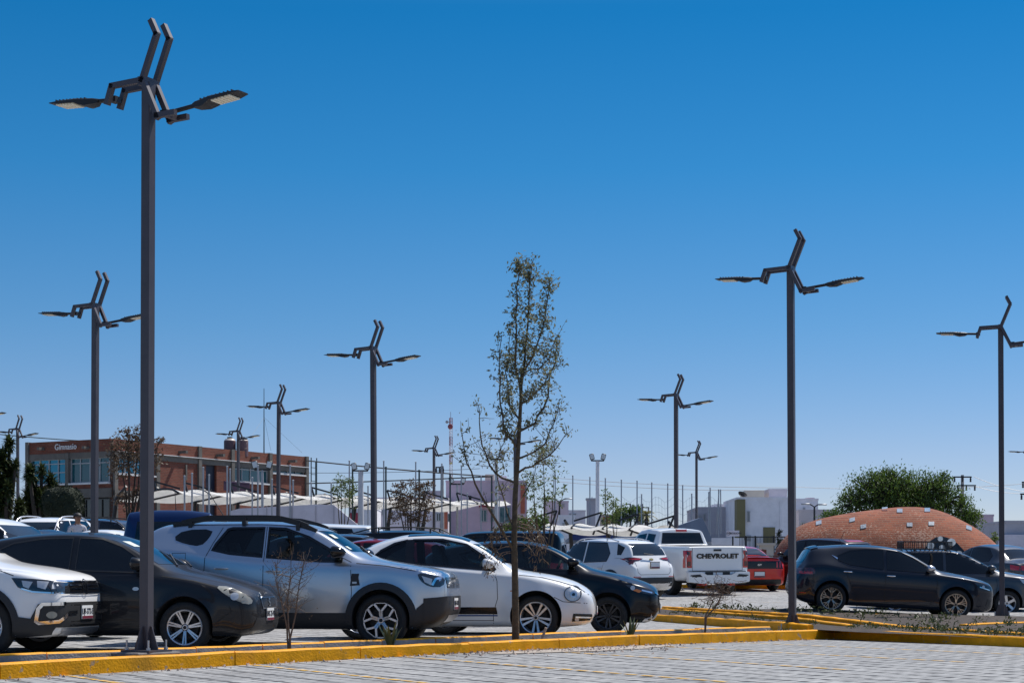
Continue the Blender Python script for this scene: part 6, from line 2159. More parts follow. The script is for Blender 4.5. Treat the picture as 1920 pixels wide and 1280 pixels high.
# slate blue marquee with a navy arch
d = 82
mq = thing('marquee', 'slate blue marquee with a navy arch under the right shade sails', 'marquee')
bm = bmesh.new()
pl = [(PX(a, d), PZ(b, d)) for a, b in ((1066, 1015), (1066, 1008), (1090, 990), (1230, 990), (1262, 988), (1300, 975), (1316, 969), (1322, 980), (1334, 1008), (1334, 1015))]
prism(bm, pl, d, d + 5, lambda a, b, z: (a, z, b))
build('canvas', bm, SLATEP, mq)
bm = bmesh.new()
pl = [(PX(1110, d) + 1.05 * math.cos(math.pi * k / 16) * .95, PZ(1012, d) + .62 * math.sin(math.pi * k / 16)) for k in range(17)]
prism(bm, pl, d - .06, d, lambda a, b, z: (a, z, b))
build('arch_panel', bm, NAVYP, mq)

# ---- the brick dome
BRICKD = brick_mat('dome brick', (.165, .033, .010), (.255, .058, .018), (.24, .12, .07), .24, .07, .009, rough=.9, bump=.6, noise=.28, speck=.42)
DD = 60.0
dome = thing('brick_dome', 'low bulging brick dome with small skylights and a dark arched opening', 'building')
gz0 = ground(PX(1680, DD), DD) - .25
prof = [(1440, 1100), (1446, 1060), (1455, 1030), (1474, 1004), (1500, 984), (1530, 974), (1560, 967), (1600, 960), (1640, 955), (1680, 950.5), (1705, 949.5), (1735, 951.5), (1765, 959), (1800, 976), (1832, 994), (1860, 1017), (1880, 1042), (1894, 1068), (1904, 1100)]
pp = [(PX(a, DD), PZ(b, DD)) for a, b in prof]
for _ in range(2): pp = chaikin(pp, 1)
cx = (pp[0][0] + pp[-1][0]) / 2; hwid = (pp[-1][0] - pp[0][0]) / 2
bm = bmesh.new()
rows = []
NS = 28
for a, z in pp:
    u = (a - cx) / hwid
    dep = 3.3 * math.sqrt(max(0.0, 1 - min(1, abs(u)) ** 2.2)) + .02
    col = []
    for k in range(NS + 1):
        ph = math.pi * k / NS
        col.append(bm.verts.new((a, DD - math.cos(ph) * dep, gz0 + (z - gz0) * math.sin(ph) ** .82)))
    rows.append(col)
for i in range(len(rows) - 1):
    for k in range(NS):
        bm.faces.new((rows[i][k], rows[i][k + 1], rows[i + 1][k + 1], rows[i + 1][k]))
bmesh.ops.remove_doubles(bm, verts=bm.verts[:], dist=.002)
bmesh.ops.recalc_face_normals(bm, faces=bm.faces[:])
dbvh = BVHTree.FromBMesh(bm)
build('brick_shell', bm, BRICKD, dome, 60)
def dome_panel(name, poly, m, off, th, parent=None):
    """a panel lying on the shell; polygon in photo pixels, carried along the sight line once, then solid"""
    bm = bmesh.new()
    lo, hi = [], []
    for a, b in poly:
        o_ = Vector((0, 0, CH)); d_ = (P(a, b, DD) - o_).normalized()
        h = dbvh.ray_cast(o_, d_)
        if h[0] is None: h = dbvh.find_nearest(P(a, b, DD))
        n = h[1] if h[1].y < 0 else -h[1]
        lo.append(bm.verts.new(h[0] - n * .05)); hi.append(bm.verts.new(h[0] + n * off))
    bm.faces.new(hi); bm.faces.new(lo[::-1])
    for i in range(len(lo)):
        j = (i + 1) % len(lo)
        bm.faces.new((lo[i], lo[j], hi[j], hi[i]))
    return build(name, bm, m, parent or dome)
SKYL = mat('skylight glass', (.40, .42, .42), .12, .2, noise=(20, .5))
for a, b in ((1535.5, 980.5), (1598, 975), (1619, 987.5), (1659, 954), (1687, 958), (1738.5, 956.5), (1705.5, 984), (1746, 982), (1816, 990)):
    s_ = 5.2; sl = -.25 if a < 1650 else (.35 if a > 1800 else 0)
    pl = [(a - s_, b - 3.4 - sl * s_), (a + s_, b - 3.4 + sl * s_), (a + s_, b + 3.4 + sl * s_), (a - s_, b + 3.4 - sl * s_)]
    pnl = dome_panel('skylight', pl, SKYL, .03, .05)
ar = [(1730, 1045), (1733, 1030), (1741, 1018), (1753, 1010.5), (1766, 1009), (1780, 1013), (1792, 1021), (1803, 1033), (1812, 1045), (1818, 1062), (1722, 1062)]
arch = dome_panel('arched_opening', ar, mat('dark arched glass', (.012, .016, .018), .08), .10, .1)
for a, b, r_ in ((1761, 1013.5, 5), (1781, 1020, 8), (1743, 1026, 7), (1764, 1030, 6), (1795, 1040, 6)):
    o = dome_panel('round_pane', [(a + r_ * math.cos(2 * math.pi * k / 16), b + r_ * .85 * math.sin(2 * math.pi * k / 16)) for k in range(16)], mat('round pane', (.32, .35, .36), .1, noise=(9, .5)), .115, .1, arch)

# ---- fence and gate piers at the right
FENCE_D = 80.0
fz = lambda px: ground(PX(px, FENCE_D), FENCE_D)
fn_ = thing('fence', 'black railing fence in front of the white house and the brick dome', 'fence')
for px in (1398, 1416, 1450, 1482):
    bm = bmesh.new(); X = PX(px, FENCE_D); bar(bm, (X, FENCE_D, fz(px) - .3), (X, FENCE_D, PZ(1004, FENCE_D)), .07); build('fence_post', bm, STEELB, fn_)
bm = bmesh.new()
for py in (1006, 1042): bar(bm, (PX(1385, FENCE_D), FENCE_D, PZ(py, FENCE_D)), (PX(1500, FENCE_D), FENCE_D, PZ(py, FENCE_D)), .05)
for k in range(44):
    X = PX(1387 + k * 2.6, FENCE_D); bar(bm, (X, FENCE_D, PZ(1044, FENCE_D)), (X, FENCE_D, PZ(1006, FENCE_D)), .022)
build('railing_panel', bm, STEELB, fn_)
bm = bmesh.new(); d = 78.0
X = PX(1437, d); box(bm, (X, d, (ground(X, d) + PZ(1022, d)) / 2), (.55, .55, PZ(1022, d) - ground(X, d))); box(bm, (X, d, PZ(1022, d) + .05), (.75, .75, .1))
tag(build('gate_pier', bm, CREAMW, None), 'stubby cream gate pier with a flat cap before the black fence', 'pier')
bm = bmesh.new(); X = PX(1425, d - 2)
prism(bm, [(PX(1414, d - 2), ground(X, d) - .3), (PX(1414, d - 2), PZ(1036, d - 2)), (PX(1428, d - 2), PZ(1029, d - 2)), (PX(1436, d - 2), PZ(1030, d - 2)), (PX(1436, d - 2), ground(X, d) - .3)], d - 2.2, d - 1.9, lambda a, b, z: (a, z, b))
tag(build('garden_wall', bm, BRICK, None), 'low stepped brick garden wall beside the cream gate pier', 'wall')
# white low wall / gate between pickup and sign
d = 84
bm = bmesh.new(); box(bm, ((PX(1334, d) + PX(1395, d)) / 2, d, (ground(8, d) + PZ(1008, d)) / 2 - .2), (PX(1395, d) - PX(1334, d), .2, PZ(1008, d) - ground(8, d) + .4))
tag(build('boundary_wall', bm, WHITEW, None), 'low white boundary wall behind the circulation sign', 'wall')
# white fence palings at far right
d = 86
pf = thing('picket_fence', 'white picket fence low behind the dome at the right edge', 'fence')
bm = bmesh.new()
for k in range(16):
    X = PX(1880 + k * 4.5, d); box(bm, (X, d, PZ(1063, d)), (.06, .04, .65))
for py in (1058, 1068): box(bm, (PX(1914, d), d + .04, PZ(py, d)), (PX(1955, d) - PX(1876, d), .03, .05))
build('paling', bm, WHITEW, pf)

# ---- direction sign
d = 66.0
sg = thing('direction_sign', 'white direction sign with a left arrow reading CIRCULACION behind the pickup', 'sign', (PX(1374, d), d, 0))
X = PX(1374, d)
bm = bmesh.new(); zc = PZ(999.5, d)
tube(bm, [(0, 0, ground(X, d) - .2), (0, 0, zc)], .03, 8); build('post', bm, STEELB, sg, 40)
bm = bmesh.new(); sw = PX(1386, d) - PX(1362, d); sh = PZ(994, d) - PZ(1005, d)
box(bm, (0, -.04, zc), (sw, .02, sh)); bd = build('sign_board', bm, WHITEW, sg)
tm = text_mesh('CIRCULACIÓN', .085, .002, .003, .80); tm.transform(Matrix.Rotation(R(90), 4, 'X'))
link('lettering', tm, INK, bd, loc=(.08, -.053, zc))
bm = bmesh.new()
cc = -sw * .36
for f in arc_quads(cc, zc, .058, .070, 0, 2 * math.pi, 20) + strip([(cc + .045, zc), (cc - .035, zc)], .014) + strip([(cc - .005, zc + .03), (cc - .04, zc), (cc - .005, zc - .03)], .014):
    bm.faces.new([bm.verts.new((a, -.053, b)) for a, b in f])
build('arrow_emblem', bm, INK, bd)

# ---- shade sails
SAIL = mat('cream shade fabric', (.80, .79, .76), .8, noise=(3, .08))
SAILP = pchip([(0, -.12), (.10, .05), (.22, .08), (.5, -.06), (1, -.32)])
def sail(label, x0, x1, d0, d1, y0t, y1t, rows, group, armpk, side=1):
    """one bay: arched fabric between two ribs, a bent column below and a slanting arm above"""
    a = Vector((PX(x0, d0), d0)); b = Vector((PX(x1, d1), d1))
    q = thing('shade_canopy', label, 'canopy', group=group)
    u = (b - a); L = u.length; u = u / L
    n = Vector((-u.y, u.x))
    if n.y < 0: n = -n
    z0, z1 = PZ(y0t, d0), PZ(y1t, d1)
    bm = bmesh.new()
    NX, NY = 12, 12
    DEP = 4.6
    grid = []
    for i in range(NX + 1):
        s_ = i / NX
        col = []
        for j in range(NY + 1):
            w_ = j / NY
            p = a + u * L * s_ + n * (DEP * (w_ - .35))
            z = z0 + (z1 - z0) * s_
            z += SAILP(w_) - .13 * math.sin(math.pi * s_) * (1 - .4 * w_)
            col.append(bm.verts.new((p.x, p.y, z - .1)))
        grid.append(col)
    for i in range(NX):
        for j in range(NY):
            bm.faces.new((grid[i][j], grid[i + 1][j], grid[i + 1][j + 1], grid[i][j + 1]))
    bmesh.ops.solidify(bm, geom=bm.faces[:], thickness=.015)
    build('fabric', bm, SAIL, q, 60)
    bm = bmesh.new()
    rib = [grid_pt for grid_pt in []]
    pts = []
    for j in range(NY + 1):
        w_ = j / NY
        p = a + n * (DEP * (w_ - .35))
        pts.append((p.x, p.y, z0 - .13 + SAILP(w_)))
    tube(bm, pts, .05, 6)
    build('rib', bm, STEELB, q, 40)
    bm = bmesh.new()
    c = a + n * (DEP * .62)
    gz_ = ground(c.x, c.y)
    zt = z0 + .15
    top = a + n * (DEP * .30)
    tube(bm, [(c.x, c.y, gz_ - .1), (c.x, c.y, gz_ + (zt - gz_) * .55), (c.x * .85 + top.x * .15, c.y * .85 + top.y * .15, gz_ + (zt - gz_) * .85), (top.x * .6 + c.x * .4, top.y * .6 + c.y * .4, zt)], [.10, .09, .08, .06], 8)
    build('column', bm, STEELB, q, 40)
    bm = bmesh.new()
    dq = a.y - 1.2
    pk = P(armpk[0], armpk[1], dq)
    end = P(armpk[2], armpk[3], dq)
    ft = P(armpk[4], armpk[5], dq)
    bar(bm, ft, pk, .08); bar(bm, pk, end, .075)
    build('arm', bm, STEELB, q)
    return q
LB = [290, 348, 434, 512, 586, 657, 728, 793, 858, 920]
for k in range(9):
    xa, xb = LB[k], LB[k + 1]
    f = lambda x: (x - 290) / 630
    da, db = 78 + 14 * f(xa), 78 + 14 * f(xb)
    ya, yb = 915 + 24 * f(xa), 915 + 24 * f(xb)
    nm = ['leftmost, beside the nearest lamp post', 'second from the left, before the dark gym door', 'third from the left, before the gym railing', 'fourth from the left, before the teal gym window', 'at the gym right corner', 'right of the gym over the court wall end', 'above the brown-leaved tree', 'in front of the terracotta pier', 'rightmost of the left row, ending in a point by the young tree'][k]
    sail('white shade sail ' + nm, xa, xb, da, db, ya, yb, None, 'left row of shade sails', (xa - 2, ya - 13, xa + 48, ya + 1, xa + 3, ya + 4))
RB = [1030, 1098, 1160, 1214, 1262]
for k in range(4):
    xa, xb = RB[k], RB[k + 1]
    d = 78 - 1.2 * k
    nm = ['behind the young tree trunk', 'over the slate blue marquee', 'beside the palm', 'behind the white pickup cab'][k]
    ax = (1044, 1128, 1198, 1264)[k]
    sail('white shade sail of the right row ' + nm, xa, xb, d, d - .6, 979 + 1.2 * k, 980.2 + 1.2 * k, None, 'right row of shade sails', (ax, 957 + 3.2 * k, ax - 52, 973 + 3.2 * k, ax - 16, 1000 + 2 * k))

# ---- net posts and floodlights
POSTL = ['thin grey net post standing in front of the brick gym', 'thin grey net post between the gym and the young tree', 'thin dark post carrying the ball-court cables', 'thin grey net post between the young tree and the corner lamp post']
def net_post(px, py, d, m, r_, lab, grp):
    X = PX(px, d); g_ = ground(X, d) - .1
    bm = bmesh.new(); tube(bm, [(X, d, g_), (X, d, PZ(py, d))], r_, 6)
    lathe(bm, [(r_ * 1.25, PZ(py, d)), (r_ * 1.25, PZ(py, d) + .03), (.001, PZ(py, d) + .05)], 6, 'z', (X, d, 0))
    return tag(build('net_post', bm, m, None, 50), lab, 'post', grp)
rgn = random.Random(11)
for px, py in ((346, 893), (360, 888), (381, 877), (392, 891), (426, 875), (431.5, 880), (473, 896), (483.5, 873), (510, 899), (544, 873), (549.5, 901)):
    net_post(px, py, 68 + (px - 346) * .02, STEELG, .034, POSTL[0], 'net posts before the gym')
for px, py in ((583.5, 905), (621, 906), (655, 864.5), (690, 912), (719.5, 865), (779.5, 867), (828.5, 870), (865, 873), (876, 925), (902, 893), (936, 930)):
    net_post(px, py, 75 + (px - 583) * .02, STEELG, .032, POSTL[1], 'net posts left of the young tree')
for px, py in ((592.5, 866), (661, 871), (723.5, 876), (786, 882), (844, 889), (922, 893)):
    net_post(px, py, 84, GREENST, .045, POSTL[2], 'cable posts of the ball court')
for px, py in ((1041, 890), (1074, 892), (1106, 895), (1135, 897), (1165, 900), (1194.5, 902), (1203, 927), (1222, 905), (1252, 907), (1280, 910), (1297, 926), (1329, 923), (1331.5, 915), (1347.5, 918)):
    net_post(px, py, 88, STEELG, .032, POSTL[3], 'net posts right of the young tree')
# leaning bundle of posts
bm = bmesh.new()
for px0, px1, py in ((1343, 1348, 920), (1352, 1351, 917)):
    tube(bm, [P(px0, 1000, 88.5), P(px1, py, 88.5)], .03, 6)
tag(build('leaning_post', bm, STEELG, None, 50), 'pair of leaning net poles tied together left of the white house', 'post')
def cable(name, pts, r_, lab, m=STEELB):
    bm = bmesh.new()
    tube(bm, pts, r_, 4)
    return tag(build(name, bm, m, None), lab, 'cable')
def sagged(a, b, n=10, s_=.3):
    return [a + (b - a) * k / n + Vector((0, 0, -s_ * 4 * (k / n) * (1 - k / n))) for k in range(n + 1)]
cable('cable', sagged(P(574, 863, 84), P(922, 893, 84), 12, .05), .03, 'dark upper cable running from the gym to the far posts')
cable('cable', sagged(P(574, 906, 84), P(922, 893, 84), 12, .02), .028, 'dark lower cable rising from the gym corner to the far posts')
cable('cable', sagged(P(574, 886, 120), P(900, 878, 120), 12, .1), .015, 'faint grey wire between the two dark cables')
cable('power_line', sagged(P(1010, 893, 140), P(1480, 914, 140), 14, .2), .02, 'upper thin power line right of the young tree', STEELG)
cable('power_line', sagged(P(1010, 899, 141), P(1480, 918, 141), 14, .3), .02, 'lower thin power line right of the young tree', STEELG)
cable('power_line', sagged(P(1484, 912, 130), P(1940, 905, 130), 14, .3), .018, 'thin power line passing behind the big green tree', STEELG)
cable('power_line', sagged(P(0, 814, 112), P(210, 829, 112), 8, .05), .03, 'dark cable running from the left edge to the gym roof', GREENST)
cable('power_line', sagged(P(1828, 911, 122), P(1940, 924, 122), 8, .2), .018, 'wire leaving the right utility pole towards the edge', STEELG)
cable('power_line', sagged(P(1826, 893, 122), P(1940, 923, 122), 8, .2), .018, 'upper wire leaving the right utility pole crossarm', STEELG)
# faint ball net hung between the right posts
bm = bmesh.new()
NETM = mat('net cord', (.30, .31, .34), .8)
for k in range(32):
    px = 1165 + (1345 - 1165) * k / 31
    s1 = 6 * math.sin(k * .55) ** 2
    tube(bm, [P(px, 930 + s1 * 2, 88.2), P(px + 2, 1000, 88.2)], .004, 3)
for q in range(5):
    tube(bm, [P(1165 + 180 * k / 20, 930 + q * 14 + (12 - 2 * q) * math.sin(k * .85) ** 2, 88.2) for k in range(21)], .006, 3)
tag(build('ball_net', bm, NETM, None), 'faint sagging ball net hung between the right net posts', 'net')

def flood(label, px, ytop, d, r_, white):
    X = PX(px, d); g_ = ground(X, d)
    t = thing('floodlight_mast', label, 'floodlight', (X, d, g_))
    zt = PZ(ytop, d) - g_
    bm = bmesh.new(); tube(bm, [(0, 0, -.1), (0, 0, zt)], [r_ * 1.1, r_ * .85], 14); build('mast', bm, white, t, 40)
    bm = bmesh.new(); bar(bm, (-.34, 0, zt + .02), (.34, 0, zt + .02), .07); build('crossbar', bm, STEELB, t)
    for sx in (-1, 1):
        bm = bmesh.new()
        box(bm, (sx * .30, -.05, zt + .22), (.24, .18, .32), Matrix.Rotation(sx * .25, 3, 'Y'))
        bmesh.ops.bevel(bm, geom=bm.edges[:], offset=.03, segments=1, affect='EDGES')
        l = build('flood_lamp', bm, STEELB, t, 40)
        bm = bmesh.new(); box(bm, (sx * .30, -.147, zt + .22), (.19, .01, .25), Matrix.Rotation(sx * .25, 3, 'Y')); build('lens', bm, LENS, l)
    return t
CONCW = mat('pale spun concrete', (.50, .50, .52), .8, noise=(3, .1))
flood('white floodlight mast standing behind the left shade sails', 676.5, 883, 84, .14, CONCW)
flood('tall white floodlight mast beside the grey water tower', 1120.5, 864, 95, .115, mat('mast white paint', (.66, .66, .68), .6))
flood('slim white floodlight mast half hidden by the young tree', 930.5, 861, 90, .10, CONCW)
flood('thin floodlight mast with two lamps before the lavender house', 857.5, 908, 92, .06, STEELG)
flood('grey floodlight mast with two lamps before the teal gym window', 492, 881, 76, .06, STEELG)

# red and white lattice mast
d = 150
lt = thing('lattice_mast', 'red and white lattice radio mast rising from the lavender house roof', 'radio mast', (PX(845, d), d, 0))
zb_, zt = PZ(905, d), PZ(783, d)
nseg = 7
WMAST = mat('mast white', (.70, .70, .72), .6); RMAST = mat('mast red', (.30, .07, .07), .6)
wd = .15
for k in range(nseg):
    bm = bmesh.new()
    za, zc = zb_ + (zt - zb_) * k / nseg, zb_ + (zt - zb_) * (k + 1) / nseg
    cs = [(wd * math.cos(2 * math.pi * j / 3 + .3), wd * math.sin(2 * math.pi * j / 3 + .3)) for j in range(3)]
    for x, y in cs: tube(bm, [(x, y, za), (x, y, zc)], .020, 4)
    m_ = 6
    for j in range(m_):
        z_a, z_b = za + (zc - za) * j / m_, za + (zc - za) * (j + 1) / m_
        for i in range(3):
            p, q = cs[i], cs[(i + 1) % 3]
            if j % 2: p, q = q, p
            tube(bm, [(p[0], p[1], z_a), (q[0], q[1], z_b)], .010, 3)
            tube(bm, [(cs[i][0], cs[i][1], z_b), (cs[(i + 1) % 3][0], cs[(i + 1) % 3][1], z_b)], .007, 3)
    build('lattice_section', bm, RMAST if k % 2 == 0 else WMAST, lt)
bm = bmesh.new(); tube(bm, [(0, 0, zt), (0, 0, zt + .5)], .02, 4); build('spike', bm, STEELG, lt)
bm = bmesh.new(); lathe(bm, [(.001, -.1), (.20, -.02), (.22, .06), (.001, .0)], 14, 'y', (-.02, -.3, PZ(800, d))); build('dish_antenna', bm, RMAST, lt, 40)
bm = bmesh.new(); lathe(bm, [(.001, -.1), (.12, -.02), (.13, .06), (.001, .0)], 12, 'y', (-.30, -.2, PZ(791, d))); bar(bm, (-.3, -.2, PZ(791, d)), (0, 0, PZ(791, d)), .04); build('dish_antenna', bm, STEELG, lt, 40)

# utility poles
def upole(label, px, ytop, d, arms):
    X = PX(px, d); g_ = ground(X, d)
    t = thing('utility_pole', label, 'utility pole', (X, d, 0))
    bm = bmesh.new(); tube(bm, [(0, 0, g_ - .1), (0, 0, PZ(ytop, d))], [.16, .10], 10); build('pole', bm, CONCRETE, t, 40)
    for xa, xb, py in arms:
        bm = bmesh.new(); z = PZ(py, d)
        bar(bm, (PX(xa, d) - X, -.12, z), (PX(xb, d) - X, -.12, z), .09); a_ = build('crossarm', bm, STEELB, t)
        bm = bmesh.new()
        for f in (.06, .5, .94):
            x = (PX(xa, d) - X) * (1 - f) + (PX(xb, d) - X) * f
            lathe(bm, [(.05, z - .34), (.07, z - .28), (.05, z - .22), (.07, z - .16), (.04, z - .05)], 8, 'z', (x, -.12, 0))
        build('insulator', bm, STEELB, a_, 40)
upole('utility pole with two crossarms rising behind the big green tree', 1804.5, 890, 122, ((1787, 1821, 894), (1793, 1829, 910)))
upole('utility pole at the right edge with hanging insulators', 1931, 885, 110, ((1915, 1950, 904), (1912, 1950, 926)))
upole('thin far utility pole behind the right shade sails', 1204, 944, 170, ((1191, 1217, 951), (1196, 1212, 958)))
upole('far power pole with a short crossarm right of the left net posts', 829, 873, 118, ((817, 832, 876),))

def street_light(label, px, yt, d, arms):
    X = PX(px, d); g_ = ground(X, d)
    t = thing('street_light', label, 'street light', (X, d, 0))
    bm = bmesh.new(); tube(bm, [(0, 0, g_), (0, 0, PZ(yt, d))], [.08, .05], 8); build('pole', bm, STEELB, t, 40)
    for xe, ye in arms:
        bm = bmesh.new(); e_ = Vector((PX(xe, d) - X, 0, PZ(ye, d))); s_ = Vector((0, 0, PZ(yt, d)))
        tube(bm, [s_, s_ * .4 + e_ * .6 + Vector((0, 0, .06)), e_], .035, 6)
        a_ = build('arm', bm, STEELB, t, 40)
        bm = bmesh.new(); box(bm, e_ + Vector((.12 if xe > px else -.12, 0, .02)), (.5, .2, .08)); bmesh.ops.bevel(bm, geom=bm.edges[:], offset=.03, segments=1, affect='EDGES'); build('lamp_head', bm, STEELG, a_, 40)
street_light('double-armed black street light before the low grey house', 1527, 950, 100, ((1514.5, 945), (1538, 946)))
street_light('double-armed street light behind the young tree and grey house', 1049, 941, 112, ((1035, 934), (1062, 935)))
street_light('far single-armed street light above the small trees', 1182, 944, 130, ((1164, 949),))

# satellite dish on the white house
d = 112.5
sd = thing('satellite_dish', 'dark satellite dish on the left roof corner of the white house', 'satellite dish', (PX(1392, d), d, PZ(927, d)))
bm = bmesh.new()
for k in range(1): lathe(bm, [(.001, .10), (.12, .085), (.24, .03), (.30, -.06), (.24, .01), (.12, .06), (.001, .08)], 20, 'z')
bmesh.ops.rotate(bm, verts=bm.verts[:], cent=(0, 0, 0), matrix=Matrix.Rotation(R(25), 3, 'Y') @ Matrix.Rotation(R(160), 3, 'X'))
build('dish', bm, STEELB, sd, 50)
bm = bmesh.new(); tube(bm, [(.1, 0, -.05), (.1, 0, PZ(935, d) - PZ(927, d))], .03, 6); build('bracket', bm, STEELG, sd, 40)

# =================================================================== trees, plants, person
def leaf_mat(name, col, back=0.35, var=.35):
    if name in MATS: return MATS[name]
    m = bpy.data.materials.new(name)
    m.use_nodes = True
    nt = m.node_tree
    nt.nodes.clear()
    o = nt.nodes.new('ShaderNodeOutputMaterial')
    d = nt.nodes.new('ShaderNodeBsdfDiffuse'); t = nt.nodes.new('ShaderNodeBsdfTranslucent')
    g = nt.nodes.new('ShaderNodeBsdfGlossy'); g.inputs['Roughness'].default_value = .45
    geo = nt.nodes.new('ShaderNodeNewGeometry')
    r = nt.nodes.new('ShaderNodeValToRGB')
    c = col
    r.color_ramp.elements[0].color = (*[x * (1 - var) for x in c], 1)
    r.color_ramp.elements[1].color = (*[min(1, x * (1 + var)) for x in c], 1)
    nt.links.new(geo.outputs['Random Per Island'], r.inputs['Fac'])
    for n in (d, t): nt.links.new(r.outputs['Color'], n.inputs['Color'])
    m1 = nt.nodes.new('ShaderNodeMixShader'); m1.inputs['Fac'].default_value = back
    nt.links.new(d.outputs[0], m1.inputs[1]); nt.links.new(t.outputs[0], m1.inputs[2])
    m2 = nt.nodes.new('ShaderNodeMixShader'); m2.inputs['Fac'].default_value = .03
    nt.links.new(m1.outputs[0], m2.inputs[1]); nt.links.new(g.outputs[0], m2.inputs[2])
    nt.links.new(m2.outputs[0], o.inputs['Surface'])
    MATS[name] = m
    return m
BARK = mat('olive brown bark', (.085, .06, .035), .9, noise=(18, .4), bump=(40, .8))
BARKD = mat('dark bark', (.04, .032, .025), .9, noise=(18, .4), bump=(40, .8))
TWIG = mat('dry twig', (.14, .10, .075), .9, noise=(10, .3))
L_OLIVE = leaf_mat('olive leaf', (.16, .16, .085), .45)
L_BROWN = leaf_mat('dry brown leaf', (.115, .075, .045), .35)
L_GREEN = leaf_mat('fresh green leaf', (.13, .17, .05), .4)
L_TREE = leaf_mat('deep green leaf', (.085, .14, .022), .42)
L_DARK = leaf_mat('dark evergreen leaf', (.013, .021, .008), .15)
L_YUCCA = leaf_mat('yucca leaf', (.045, .06, .02), .2)
L_PALM = leaf_mat('palm frond', (.16, .15, .04), .35)

def leaf(bm, p, s, rg, droop=0.0, asp=.42):
    d = Vector((rg.gauss(0, 1), rg.gauss(0, 1), rg.gauss(0, 1) - droop))
    if d.length < 1e-3: d = Vector((0, 0, 1))
    d.normalize()
    w = Vector((rg.gauss(0, 1), rg.gauss(0, 1), rg.gauss(0, 1))).cross(d)
    if w.length < 1e-3: return
    w.normalize()
    n = d.cross(w)
    a, b = p, p + d * s
    m = p + d * s * .45
    v = [bm.verts.new(a), bm.verts.new(m + w * s * asp * .5 + n * s * .05), bm.verts.new(b), bm.verts.new(m - w * s * asp * .5 + n * s * .05)]
    bm.faces.new(v)

def poly_at(pts, t):
    n = len(pts) - 1
    f = min(n - 1e-6, max(0, t * n)); i = int(f)
    return pts[i] + (pts[i + 1] - pts[i]) * (f - i)

def twigs(bmw, bml, pts, rg, n, length, leaves, ls, up=.5, t0=.25, r0=.008, droop=.4, spread=.06, asp=.42):
    """side twigs with leaves along a branch"""
    for k in range(n):
        t = t0 + (1 - t0) * rg.random()
        p = poly_at(pts, t)
        d = Vector((rg.gauss(0, 1), rg.gauss(0, 1), rg.gauss(up, .6))).normalized()
        L = length * rg.uniform(.5, 1.2)
        q = [p]
        for i in range(3):
            d = (d + Vector((rg.gauss(0, .25), rg.gauss(0, .25), rg.gauss(.12, .2)))).normalized()
            q.append(q[-1] + d * L / 3)
        if bmw is not None: tube(bmw, q, [r0, r0 * .8, r0 * .6, r0 * .4], 4, False)
        for i in range(leaves):
            s = rg.uniform(.2, 1)
            c = poly_at(q, s) + Vector((rg.gauss(0, spread), rg.gauss(0, spread), rg.gauss(0, spread)))
            leaf(bml, c, ls * rg.uniform(.6, 1.3), rg, droop, asp)

# ---- the young tree in the middle of the front bed
rg = random.Random(21)
def on_bed(px, n=.38):
    """point of the front bed seen at a photo column"""
    k = (px - 960) / FPX
    b = A0 + N * n
    t = (k * b.y - b.x) / (U.x - k * U.y)
    return b + U * t
b0 = on_bed(966, .38)
TD = b0.y
yt = thing('young_tree', 'tall slender young tree with sparse olive leaves in the front bed', 'tree', (b0.x, b0.y, 0))
def tp(px, py, dy=0.0):
    v = P(px, py, TD + dy)
    return v - Vector((b0.x, b0.y, 0))
trunk = [tp(967, 1203), tp(966, 1100), tp(964, 1010), tp(966, 930), tp(970, 870), tp(974, 800), tp(977, 740), tp(978, 690)]
bm = bmesh.new()
tube(bm, trunk, [.054, .047, .042, .037, .032, .027, .022, .018], 10)
build('trunk', bm, BARK, yt, 60)
br = [
    ([(962, 1030, 0), (930, 975, -.3), (903, 930, -.5), (881, 885, -.6), (872, 850, -.65), (866, 812, -.7)], .020, 10, 2.2),
    ([(965, 905, 0), (940, 895, .2), (917, 872, .35), (905, 835, .4), (900, 790, .45), (897, 758, .5)], .018, 12, 2.2),
    ([(972, 886, 0), (1000, 874, -.2), (1028, 856, -.35), (1045, 838, -.4), (1060, 815, -.5)], .016, 10, 2.0),
    ([(970, 862, 0), (1000, 850, .2), (1022, 830, .3), (1040, 795, .35), (1049, 750, .4)], .016, 12, 2.2),
    ([(969, 832, 0), (951, 815, -.15), (943, 780, -.25), (938, 735, -.3), (935, 690, -.3), (941, 628, -.3)], .018, 22, 3),
    ([(974, 805, 0), (1003, 792, .2), (1020, 765, .3), (1030, 720, .35), (1040, 680, .4), (1045, 640, .4)], .018, 22, 3),
    ([(976, 790, 0), (956, 765, .25), (948, 720, .35), (952, 670, .3), (958, 615, .25)], .015, 26, 3),
    ([(977, 745, 0), (968, 690, -.1), (966, 620, -.15), (970, 565, -.15), (973, 515, -.15), (975, 500, -.15)], .018, 40, 3),
    ([(978, 720, 0), (988, 650, .1), (991, 580, .1), (993, 530, .1), (996, 494, .1)], .018, 44, 3),
    ([(980, 700, 0), (1005, 650, -.2), (1020, 600, -.25), (1027, 560, -.25), (1030, 530, -.25)], .014, 30, 3),
    ([(978, 700, 0), (1010, 690, .1), (1030, 670, .15), (1044, 632, .2)], .012, 18, 3),
    ([(976, 760, 0), (1000, 740, -.3), (1020, 720, -.4), (1034, 690, -.4)], .012, 22, 3),
    ([(963, 990, 0), (945, 940, .2), (935, 905, .3), (930, 870, .35), (938, 845, .3)], .014, 14, 2),
    ([(968, 960, 0), (985, 920, .3), (1000, 890, .4), (1012, 860, .5), (1020, 845, .5)], .010, 10, 2),
]
bmb, bml = bmesh.new(), bmesh.new()
